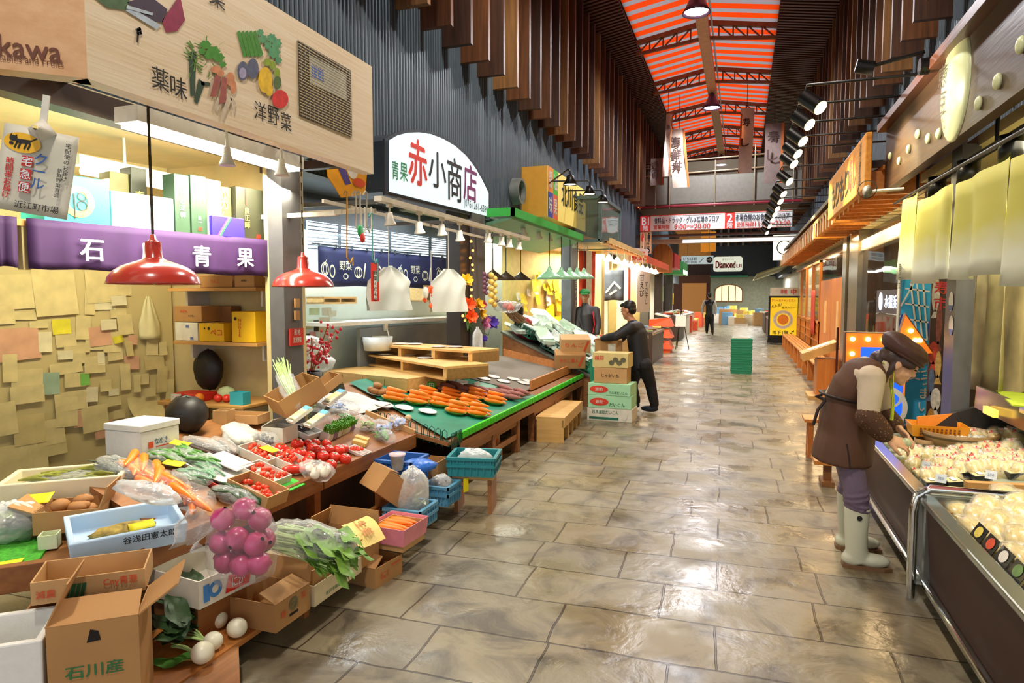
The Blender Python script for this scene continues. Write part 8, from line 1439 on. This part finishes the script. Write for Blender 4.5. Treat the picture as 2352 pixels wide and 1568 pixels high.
p = cs(2152, 1000, .08); t = thing('basket', 'yellow perforated plastic basket holding a dark and orange carton', 'basket', T=TR((p.x, p.y+.02, p.z), -2)); M().tray(.33, .2, .085, .006, flare=.015).build('body', mt('basket_yellow', '#e8971c', .45), t); m = M()
for a in range(10):
    for b_ in range(3): m.at(FA((-.12+.026*a, -.1085-.004*b_, .02+.02*b_), 0, -8)).bx(-.006, .006, -.006, .006, 0, .004)
m.build('perforation', mt('hole_orange', '#7a4310', .6), t)
t = thing('card_box', 'orange, white and dark card box standing in the yellow basket', 'box', T=TR((p.x, p.y+.05, p.z+.012), 0)); M().prism([(-.12, 0), (.13, 0), (.13, .14), (.1, .145), (-.12, .11)], FA((0, 0, 0), 0, 6), .03).build('body', mt('card_orange', '#e88a24', .5), t); M().plate([(-.06, .0), (.13, .0), (.13, .14), (.1, .145)], FA((0, 0, 0), 0, 6), .0315).build('dark_panel', mt('card_dark', '#241a1c', .5), t); M().plate([(-.12, 0), (-.06, 0), (-.02, .045), (-.12, .045)], FA((0, 0, 0), 0, 6), .032).build('white_panel', WPL, t)
TUB = wood('tub_wood', '#8a6a40', '#a07c4a', 'x'); p = cs(2205, 1015, .06); t = thing('wooden_tub', 'wide shallow wooden tub of white pieces behind the packs', 'tub', T=TR((p.x+.02, p.y+.1, p.z-.05))); M().lathe([(0, 0), (.2, 0), (.24, .11), (.22, .11), (.19, .03), (0, .03)], n=32).build('body', TUB, t); m = M(); [m.ell((rnd.uniform(-.15, .15), rnd.uniform(-.12, .12), .06), .025, 8) for k in range(40)]; m.build('filling', mt('ice_white', '#d5dad8', .3), t); M().lathe([(.228, .07), (.235, .08), (.23, .09)], n=32).build('hoop', mt('hoop_brown', '#5f4a2a', .5), t)
p = cs(2128, 1018, .05); t = thing('wooden_tub', 'small round wooden steamer tub left of the wide tub', 'tub', T=TR((p.x, p.y, p.z-.04))); M().lathe([(0, 0), (.075, 0), (.078, .075), (.07, .075), (.068, .02), (0, .02)], n=24).build('body', TUB, t); M().lathe([(.08, .03), (.08, .045)], n=24).build('hoop', mt('hoop_brown', '#5f4a2a'), t)
t = wthing('shelf_cloth', 'yellow-green cloth on the raised shelf at the right edge', 'cloth', (1.9, 4.8, .9)); M().add([(1.62, 4.9, .9), (2.35, 4.2, .9), (2.45, 5.2, .9), (1.75, 5.6, .9)], [(0, 1, 2, 3)], False).build('cloth', mt('cloth_lime', '#b9cf3a', .7), t, solid=.01)
t = thing('basket', 'round woven basket of packets on the lime cloth at the right edge', 'basket', T=TR((1.93, 4.9, .91))); M().lathe([(0, 0), (.13, 0), (.17, .08), (.16, .08), (.12, .015), (0, .015)], n=24).build('body', mt('wicker', '#b07c34', .7, k=.4, sc=50, bump=.6, bsc=60), t); m = M(); [m.ell((rnd.uniform(-.09, .09), rnd.uniform(-.09, .09), .07+.015*k), (.07, .04, .02), 10, rz=k*50) for k in range(7)]; m.build('packet', FILL2, t)
t = wthing('shelf_lamp', 'amber glowing trim under the raised shelf', 'lamp', WX(2278, 945, 1.62)); M().box(WX(2275, 945, 1.62), (.03, .2, .05)).build('trim', emis('amber_trim', '#f0b84a', 1.2), t)
# nearest case
LN = 'long clear pack of yellow noodles in the nearest case'
P2 = mkpack(LN, mt('noodle_yellow', '#c9a93e', .3, hex2='#e0d08e', stretch=(3, 30, 30), sc=4, coat=.6), .24, .12, .07, 0, 'long packs in the nearest case'); fs = True
for k, (px, py) in enumerate(((2300, 1185), (2340, 1165), (2250, 1200), (2330, 1215), (2280, 1235), (2345, 1250), (2320, 1275), (2240, 1230), (2350, 1300), (2200, 1185), (2345, 1195), (2265, 1175), (2310, 1150), (2350, 1230), (2290, 1210), (2350, 1335))):
    T = TR(cs(px, py, .04+.02*(k % 3)), rnd.uniform(60, 120), -8, rnd.uniform(-12, 12)); (setattr(P2, 'matrix_world', T) if k == 0 else drop(P2, T, LN if k % 2 else 'rounded clear pack of pale noodles in the nearest case'))
p = cs(2195, 1190, .02); t = thing('basket', 'small yellow woven basket at the corner of the nearest case', 'basket', T=TR(p, 5)); M().tray(.12, .2, .06, .006, flare=.01).build('body', mt('wicker', '#b07c34'), t)
ptag('white blank card standing in the small woven basket of the nearest case', 2210, 1178, .05, .07); ptag('white card at the front edge of the nearest case', 2258, 1262, .03, .06)
a, b_ = WX(2262, 1252, .955), WX(2352, 1345, .955)
for k in range(5):
    y = 3.25-.14*k; t = thing('picture_card', 'dark dish card on the front edge of the nearest case, %s from the divider' % ords[k], 'card', T=FA((.965, y, .545), -90, 30), group='dish cards'); M().bx(-.06, .06, 0, .065, -.003, 0).build('card', TRB, t); M().disc(0, .033, .035, .025, I4, .002, 16).build('dish_print', (SHP[3], SHP[0], SHP[1], SHP[2], SHP[3])[k], t)
# ================================================================ people
SKIN = mt('skin', '#e0ac84', .5, k=.05, sss=.15); SKIN2 = mt('skin_tan', '#c98f6a', .5, k=.05); HAIRB = mt('hair_brown', '#3a2318', .45, k=.25, stretch=(30, 30, 3), sc=4); HAIRK = mt('hair_black', '#16120f', .4, k=.3); EYEM = mt('eye_dark', '#1a1210', .2); LIPM = mt('lip', '#b9665a', .4)
def soft(m, name, mat_, par, vox, it=4):
    o = m.build(name, mat_, par); md = o.modifiers.new('join', 'REMESH'); md.mode = 'VOXEL'; md.voxel_size = vox; md.use_smooth_shade = True
    sm = o.modifiers.new('soft', 'SMOOTH'); sm.iterations = it; sm.factor = .5; return o
def limb(m, ps, rs, n=12):
    m.tube(ps, rs, n)
    for p, r in zip(ps, rs): m.ell(p, r if not isinstance(r, tuple) else min(r), 10)
def headm(m, T, k=1):
    m.at(T @ Matrix.Scale(k, 4))
    for c, r in (((-.01, 0, .03), (.098, .078, .092)), ((.02, 0, -.035), (.075, .066, .075)), ((.045, 0, -.075), (.048, .045, .038)), ((.096, 0, -.022), (.017, .011, .014)), ((.088, 0, -.002), (.014, .008, .026)), ((.082, 0, .03), (.016, .05, .012)), ((.082, 0, -.062), (.014, .022, .007)), ((.08, 0, -.074), (.014, .019, .008)), ((.072, 0, -.098), (.02, .022, .016)), ((.06, .035, -.03), (.03, .022, .03)), ((.06, -.035, -.03), (.03, .022, .03)), ((-.005, .079, -.012), (.02, .01, .032)), ((-.005, -.079, -.012), (.02, .01, .032))): m.ell(c, r, 14)
    m.at(Matrix())
def face(t, T, k=1):
    T = T @ Matrix.Scale(k, 4)
    m = M().at(T); [m.ell((.088, s_*.033, .008), (.008, .014, .006), 10) for s_ in (1, -1)]; m.build('eye', EYEM, t); m = M().at(T); [m.ell((.093, s_*.034, .032), (.006, .02, .004), 8) for s_ in (1, -1)]; m.build('eyebrow', HAIRK, t); m = M().at(T); m.ell((.092, 0, -.068), (.006, .02, .007), 10); m.build('lips', LIPM, t)
def handm(m, T, sd=1, curl=25):
    """palm along +x from the wrist, back of hand +z, thumb on the sd*y side"""
    m.at(T).ell((.04, 0, 0), (.048, .039, .016), 14).tube([(-.03, 0, 0), (.02, 0, 0)], [(.026, .022), (.032, .018)], 10)
    for y, L, a in ((.031, .066, 7), (.0105, .075, 2), (-.0105, .07, -3), (-.031, .055, -9)):
        y *= sd; a *= sd; p = Vector((.078, y, 0)); pts = [p+Vector((-.02, 0, 0)), p]; pit = 0
        for f_, c in ((.42, curl*.6), (.32, curl*1.3), (.26, curl)): pit += c; p = p+Vector((math.cos(R_(pit))*math.cos(R_(a)), math.cos(R_(pit))*math.sin(R_(a)), -math.sin(R_(pit))))*L*f_; pts.append(p)
        m.tube(pts, [.009, .009, .0085, .008, .0065], 8); m.ell(pts[-1], .0066, 8)
    b_ = Vector((.02, sd*.032, -.004)); m.tube([b_-Vector((.01, sd*.01, 0)), b_+Vector((.03, sd*.022, -.01)), b_+Vector((.055, sd*.026, -.024)), b_+Vector((.072, sd*.02, -.032))], [.014, .0115, .0095, .007], 8); m.at(Matrix())
def aim(p, q, roll=0): d = (Vector(q)-Vector(p)).normalized(); return Matrix.Translation(p) @ d.to_track_quat('X', 'Z').to_matrix().to_4x4() @ Matrix.Rotation(R_(roll), 4, 'X')
# ---- woman in a brown apron bending over the case
A_ = lambda px, py, y=4.22: WY(px, py, y)
t = wthing('person', 'person in brown apron, brown cap and white boots bending over the far case', 'person', (.68, 4.3, 0))
hd = A_(2067, 832, 4.25); HT = TR(hd, -8, 33); pel = A_(1932, 985, 4.3); wai = A_(1938, 915, 4.28); che = A_(1985, 862, 4.26); nek = A_(2030, 845, 4.25)
sr, sl_ = A_(2003, 868, 4.1), A_(2020, 872, 4.42); er, el = A_(1993, 958, 4.04), A_(2024, 950, 4.5); wr, wl = A_(2040, 1006, 4.06), A_(2064, 983, 4.36)
tr_, tl = A_(2066, 1016, 4.07), A_(2088, 1003, 4.3); hr, hl = pel+Vector((.01, -.09, -.02)), pel+Vector((.01, .09, -.02)); kr, kl = A_(1965, 1120, 4.18), A_(1955, 1105, 4.46); ar, al = Vector((.665, 4.2, .09)), Vector((.665, 4.5, .09))
m = M(); headm(m, HT, .98); limb(m, [hd+Vector((-.03, 0, -.05)), nek, che], [.05, .05, .1]); limb(m, [che, wai, pel], [(.13, .1), (.12, .09), (.14, .11)])
for s_, e, w_, tt, sd in ((sr, er, wr, tr_, -1), (sl_, el, wl, tl, 1)): limb(m, [che.lerp(s_, .5), s_, s_.lerp(e, .5), e, e.lerp(w_, .5), w_], [.06, .05, .044, .037, .034, .025]); handm(m, aim(w_, tt, 40*-sd), sd, 22)
for h, k_, a in ((hr, kr, ar), (hl, kl, al)): limb(m, [pel.lerp(h, .5), h, h.lerp(k_, .5), k_, k_.lerp(a, .4), a], [.1, .085, .07, .052, .05, .036]); limb(m, [a+Vector((-.03, 0, -.04)), a+Vector((.12, 0, -.055))], [.035, .03])
soft(m, 'body', SKIN, t, .0046, 3); face(t, HT, .98)
BRA = mt('apron_brown', '#5a3a26', .7, k=.12, sc=6, bump=.2, bsc=8); BRC = mt('cap_dark_brown', '#442419', .55, k=.12); SHC = mt('shirt_cream', '#c9b79c', .75, k=.06, bump=.35, bsc=9); TRM = mt('trouser_mauve', '#6f5f73', .7, k=.12, bump=.5, bsc=10); BOOT = mt('boot_white', '#d5d6bc', .35, k=.03); SOLE = mt('boot_sole', '#7a5a3a', .6)
m = M().at(HT); m.lathe([(.0, .138), (.05, .135), (.095, .118), (.12, .088), (.118, .058), (.102, .035), (.0, .03)], (-.022, 0, 0), 26, 1.12, .95); m.v = [(x+rnd.uniform(-.002, .002), y, z+rnd.uniform(-.003, .003)) for x, y, z in m.v]; m.at(HT).ell((-.07, 0, .085), (.095, .1, .06), 18); soft(m, 'cap', BRC, t, .007, 4); m = M().at(HT); m.tube([(.103*math.cos(R_(a))-.008, .088*math.sin(R_(a)), .045) for a in range(-180, 181, 20)], [(.02, .012)]*19, 8); m.build('cap_band', BRC, t)
m = M().at(HT); m.ell((-.05, 0, .005), (.075, .086, .075), 16); m.ell((.03, -.068, .02), (.05, .02, .03), 10); m.ell((.03, .068, .02), (.05, .02, .03), 10); m.ell((-.085, 0, -.06), (.04, .06, .06), 14); m.ell((-.1, 0, -.045), (.05, .055, .05), 12); m.ell((.005, -.078, .02), (.035, .01, .035), 10); m.ell((-.02, -.075, -.06), (.022, .014, .06), 10); soft(m, 'hair', HAIRB, t, .006, 8)
m = M(); limb(m, [nek+Vector((-.01, 0, -.02)), che, wai], [(.07, .06), (.165, .115), (.14, .11)]); limb(m, [sl_, che, sr], [.06, .1, .06]); soft(m, 'shirt', SHC, t, .01, 4)
for nm, s_, e in (('sleeve', sr, er), ('sleeve', sl_, el)): m = M(); limb(m, [che.lerp(s_, .6), s_, s_.lerp(e, .5), e.lerp(s_, .08)], [.075, .072, .064, .058]); soft(m, nm, SHC, t, .009, 3)
def dots():
    m, nt, b = newmat('sleeve_dotted'); N = nt.nodes; L = nt.links; tc = N.new('ShaderNodeTexCoord'); v = N.new('ShaderNodeTexVoronoi'); v.inputs['Scale'].default_value = 75; rp = N.new('ShaderNodeValToRGB'); rp.color_ramp.elements[0].position = .16; rp.color_ramp.elements[0].color = lin('#b98f5a'); rp.color_ramp.elements[1].position = .22; rp.color_ramp.elements[1].color = lin('#4f321e'); L.new(tc.outputs['Object'], v.inputs[0]); L.new(v.outputs[0], rp.inputs[0]); L.new(rp.outputs[0], b.inputs['Base Color']); b.inputs['Roughness'].default_value = .8; return m
DOT = dots()
for e, w_, s_ in ((er, wr, sr), (el, wl, sl_)): m = M(); limb(m, [e.lerp(s_, .12), e, e.lerp(w_, .4), e.lerp(w_, .75), w_.lerp(e, .06)], [.06, .068, .066, .056, .03]); soft(m, 'arm_cover', DOT, t, .008, 3)
m = M(); hem = A_(1932, 1057, 4.3); m.tube([che+Vector((-.01, 0, .0)), che.lerp(wai, .5)+Vector((-.015, 0, .01)), wai+Vector((.01, 0, 0)), wai.lerp(pel, .5)+Vector((.015, 0, 0)), pel+Vector((.03, 0, 0)), pel.lerp(hem, .6)+Vector((.01, 0, 0)), hem], [(.15, .108), (.158, .11), (.15, .112), (.178, .142), (.195, .158), (.208, .165), (.216, .168)], 22); m.ell(che+Vector((.0, 0, .01)), (.13, .15, .1), 16); soft(m, 'apron', BRA, t, .011, 4)
m = M(); m.tube([wai+Vector((.12*math.cos(R_(a)), .16*math.sin(R_(a)), .01-.02*math.cos(R_(a)))) for a in range(0, 361, 20)], [(.022, .008)]*19, 6); m.tube([wai+Vector((-.11, -.1, 0)), wai+Vector((-.15, -.11, -.06)), wai+Vector((-.17, -.1, -.15))], .009, 6).tube([wai+Vector((-.11, -.1, 0)), wai+Vector((-.16, -.08, .02)), wai+Vector((-.13, -.1, .03))], .01, 6); m.build('apron_tie', mt('tie_dark', '#2a1a14', .6), t)
m = M(); m.tube([hem+Vector((.02, -.2125, .0)), hem+Vector((.012, -.207, .07)), hem+Vector((.0, -.198, .14))], .004, 5); m.build('slit', mt('tie_dark', '#2a1a14'), t)
m = M(); m.tube([nek+Vector((-.02, -.062, .04)), nek+Vector((.04, -.06, -.02)), A_(2050, 905, 4.16), A_(2048, 965, 4.15)], [(.009, .003)]*4, 6).tube([A_(2048, 965, 4.15), A_(2052, 920, 4.2), nek+Vector((.04, .06, -.02)), nek+Vector((-.02, .062, .04))], [(.009, .003)]*4, 6); m.build('lanyard', mt('lanyard_lime', '#c3d13a', .5), t)
m = M(); m.tube([nek+Vector((.0, .06*math.cos(R_(a)), .06*math.sin(R_(a)))) for a in range(0, 361, 30)], .018, 8); m.build('collar', SHC, t)
for h, k_, a in ((hr, kr, ar), (hl, kl, al)): top = a+Vector((-.005, 0, .26)); m = M(); limb(m, [h, h.lerp(k_, .5), k_, k_.lerp(top, .5), top], [.08, .074, .066, .07, .062]); [m.ell(k_.lerp(top, f_)+Vector((0, 0, 0)), (.076, .076, .016), 14, 0, 12*(-1)**int(f_*10)) for f_ in (.3, .55, .8, 1.0)]; soft(m, 'trouser_leg', TRM, t, .008, 2)
for a in (ar, al):
    b_ = Vector((a.x, a.y, 0)); m = M(); m.tube([b_+Vector((-.005, 0, .36)), b_+Vector((-.005, 0, .34)), b_+Vector((-.005, 0, .2)), b_+Vector((-.0, 0, .11)), b_+Vector((.01, 0, .03))], [(.068, .07), (.067, .07), (.06, .062), (.054, .06), (.05, .075)], 18); m.ell(b_+Vector((.08, 0, .048)), (.1, .05, .042), 16); m.ell(b_+Vector((-.02, 0, .05)), (.06, .05, .05), 14); soft(m, 'boot', BOOT, t, .007, 4); m = M(); m.prism([(-.075, -.035), (-.05, -.05), (.05, -.05), (.14, -.053), (.185, -.03), (.185, .03), (.14, .053), (.05, .05), (-.05, .05), (-.075, .035)], Matrix.Translation(b_), .022); m.build('boot_sole', SOLE, t)
    m = M(); m.at(FA(b_+Vector((.0, -.068, .31)), 0)).ring(0, 0, .008, .015, I4, .0); m.disc(0, 0, .008, .008, I4, .001, 12); m.build('boot_badge', INK, t)
tag(M().ell((0, 0, 0), (.035, .025, .028), 12).build('packed_cup', FILL3, T=TR(tr_+Vector((.035, .03, -.005)), 20)), 'small pale pack held in the hands of the person in brown apron', 'pack')
# ---- simpler figures
def fig(lab, J, skin, hair, top, bot, shoe, vox, fwd, ex=None, slv=None, pitch=0):
    """J: joints in world space; fwd: heading of the face in degrees"""
    t = wthing('person', lab, 'person', (J['pelvis'].x, J['pelvis'].y, min(J['an_r'].z, J['an_l'].z)-.08)); T = TR(J['head'], fwd, pitch)
    m = M(); headm(m, T); limb(m, [J['head']+Vector((0, 0, -.07)), J['neck'], J['chest']], [.05, .055, .1]); limb(m, [J['chest'], J['pelvis']], [(.13, .11), (.13, .11)])
    for s_, sd in (('r', -1), ('l', 1)):
        a, e, w_ = J['sh_'+s_], J['el_'+s_], J['wr_'+s_]; limb(m, [a, a.lerp(e, .5), e, e.lerp(w_, .5), w_], [.055, .047, .04, .036, .026]); handm(m, aim(w_, w_+(w_-e)), sd, 20)
        h, k_, f_ = J['hip_'+s_], J['kn_'+s_], J['an_'+s_]; limb(m, [h, h.lerp(k_, .5), k_, k_.lerp(f_, .4), f_], [.09, .075, .055, .052, .036])
    soft(m, 'body', skin, t, vox, 2); face(t, T)
    m = M(); limb(m, [J['neck']+Vector((0, 0, -.02)), J['chest'], J['chest'].lerp(J['pelvis'], .55), J['pelvis']+Vector((0, 0, -.08))], [(.075, .07), (.2, .14), (.185, .14), (.195, .15)], 18); limb(m, [J['sh_l'], J['chest']+Vector((0, 0, .05)), J['sh_r']], [.075, .12, .075])
    if not slv:
        for s_ in 'rl': a, e, w_ = J['sh_'+s_], J['el_'+s_], J['wr_'+s_]; limb(m, [a, a.lerp(e, .5), e, e.lerp(w_, .5), w_.lerp(e, .08)], [.078, .07, .062, .056, .042])
    soft(m, 'jacket', top, t, vox*1.6, 3)
    if slv:
        for s_ in 'rl': m = M(); a, e, w_ = J['sh_'+s_], J['el_'+s_], J['wr_'+s_]; limb(m, [a, e, w_], [.075, .062, .05]); soft(m, 'sleeve', slv, t, vox*1.6, 3)
    m = M()
    for s_ in 'rl': h, k_, f_ = J['hip_'+s_], J['kn_'+s_], J['an_'+s_]; limb(m, [J['pelvis'], h, h.lerp(k_, .5), k_, k_.lerp(f_, .5), f_+Vector((0, 0, .03))], [.13, .112, .095, .078, .072, .062])
    soft(m, 'trousers', bot, t, vox*1.6, 3)
    for s_ in 'rl': f_ = J['an_'+s_]; d = Vector((math.cos(R_(fwd)), math.sin(R_(fwd)), 0)); m = M(); limb(m, [f_+Vector((0, 0, .08)), f_+Vector((0, 0, -.02))], [.058, .05]); m.ell(f_+d*.07+Vector((0, 0, -.035)), (.13, .052, .045), 14, fwd); soft(m, 'shoe', shoe, t, vox*1.4, 2)
    m = M().at(T)
    if ex == 'cap': m.lathe([(0, .13), (.06, .12), (.1, .075), (.103, .035), (.095, .035)], (-.01, 0, 0), 20); m.box((.11, 0, .04), (.1, .13, .012), 0, 12); m.build('cap', mt('cap_green', '#2f9a52', .6), t); m = M().at(T); m.ell((-.05, 0, -.01), (.06, .08, .05), 12); soft(m, 'hair', hair, t, vox, 2)
    else: m.ell((-.03, 0, .045), (.096, .087, .09), 16); m.ell((-.05, 0, -.01), (.065, .08, .07), 14); m.ell((.045, 0, .085), (.05, .065, .035), 12); soft(m, 'hair', hair, t, vox*1.2, 2)
    return t
BKJ = mt('jacket_black', '#1a1c22', .6, k=.2, bump=.3, bsc=8); BKT = mt('trouser_black', '#131318', .7, k=.2); BOOTK = mt('boot_blue_black', '#1c2433', .4)
Yb = 8.95; B_ = lambda px, py, y=Yb: WY(px, py, y)
fig('person in black jacket lifting a carton beside the stacked cartons', dict(head=B_(1443, 712), neck=B_(1453, 738), chest=B_(1462, 765), pelvis=B_(1472, 832), sh_r=B_(1448, 752, 8.72), el_r=B_(1415, 772, 8.62), wr_r=B_(1382, 777, 8.72), sh_l=B_(1452, 750, 9.15), el_l=B_(1425, 778, 9.2), wr_l=B_(1392, 780, 9.1),
    hip_r=B_(1480, 838, 8.85), kn_r=B_(1494, 882, 8.95), an_r=Vector((B_(1503, 930).x, 8.98, .09)), hip_l=B_(1462, 838, 9.05), kn_l=B_(1452, 885, 9.15), an_l=Vector((B_(1455, 925).x, 9.2, .09))), SKIN2, HAIRK, BKJ, BKT, BOOTK, .009, 172, None, None, 18)
solidbox('carton', 'kraft carton lifted by the person in black jacket', 'carton', TR(B_(1398, 812, 8.9), 8), .36, .34, .2, KRAFT, [('white_top', PWHT, lambda m, a, b, c: m.rect(.0, .1, -.05, .05, a))])
Yc = 11.75; C_ = lambda px, py, y=Yc: WY(px, py, y); px_, pz = C_(1350, 700).x, 0
fig('person in green cap and dark jacket with red stripe behind the stall', dict(head=C_(1343, 679), neck=C_(1344, 698), chest=C_(1350, 722), pelvis=C_(1352, 775), sh_r=C_(1332, 712), el_r=C_(1328, 742, 11.65), wr_r=C_(1330, 768, 11.55), sh_l=C_(1368, 712), el_l=C_(1374, 742, 11.65), wr_l=C_(1372, 768, 11.55),
    hip_r=C_(1345, 780), kn_r=C_(1345, 825), an_r=Vector((px_-.08, 11.75, .09)), hip_l=C_(1359, 780), kn_l=C_(1359, 825), an_l=Vector((px_+.1, 11.75, .09))), SKIN2, HAIRK, mt('jacket_grey', '#2f2c30', .6), BKT, BOOTK, .009, -80, 'cap')
p = C_(1362, 715, 11.6); tag(M().tube([p, C_(1366, 745, 11.58), C_(1362, 765, 11.6)], [(.025, .01)]*3, 6).build('jacket_stripe', mt('stripe_red', '#c8202c', .6)), None, None); o = bpy.data.objects['jacket_stripe']; pr_ = [x for x in bpy.data.objects if x.get('label', '').startswith('person in green')][0]; o.parent = pr_; o.matrix_parent_inverse = pr_.matrix_basis.inverted()
Yd = 28.5; E_ = lambda px, py, y=Yd: WY(px, py, y); xd = E_(1630, 760).x
fig('person in black vest with pale sleeves walking away down the aisle', dict(head=E_(1630, 679), neck=E_(1630, 688), chest=E_(1629, 700), pelvis=E_(1629, 723), sh_r=E_(1640, 693), el_r=E_(1644, 706), wr_r=E_(1644, 718), sh_l=E_(1619, 693), el_l=E_(1613, 706), wr_l=E_(1613, 718), hip_r=E_(1634, 725), kn_r=E_(1635, 743), an_r=Vector((xd+.12, 28.4, .09)), hip_l=E_(1625, 725), kn_l=E_(1624, 743), an_l=Vector((xd-.12, 28.6, .12))), SKIN2, HAIRK, BKJ, BKT, mt('boot_brown', '#4a3020', .5), .014, 92, None, mt('sleeve_pale', '#cfd0cb', .7))
Yf = 9.6; F_ = lambda px, py, y=Yf: WY(px, py, y)
fig('person in red jacket with black hair crouching behind the packs of the third stall', dict(head=F_(1190, 718), neck=F_(1196, 733), chest=F_(1204, 752), pelvis=F_(1212, 800), sh_r=F_(1216, 745, 9.75), el_r=F_(1224, 772, 9.75), wr_r=F_(1205, 790, 9.9), sh_l=F_(1192, 748, 9.45), el_l=F_(1185, 776, 9.5), wr_l=F_(1180, 795, 9.7), hip_r=F_(1216, 805, 9.75), kn_r=F_(1190, 820, 10.0), an_r=Vector((F_(1212, 860).x, 9.8, .09)), hip_l=F_(1206, 805, 9.5), kn_l=F_(1182, 820, 9.8), an_l=Vector((F_(1205, 860).x, 9.55, .09))), SKIN2, HAIRK, mt('jacket_red', '#a3182a', .6), BKT, BOOTK, .01, 110)
for o in list(bpy.data.objects):
    if '_w' in o: del o['_w']
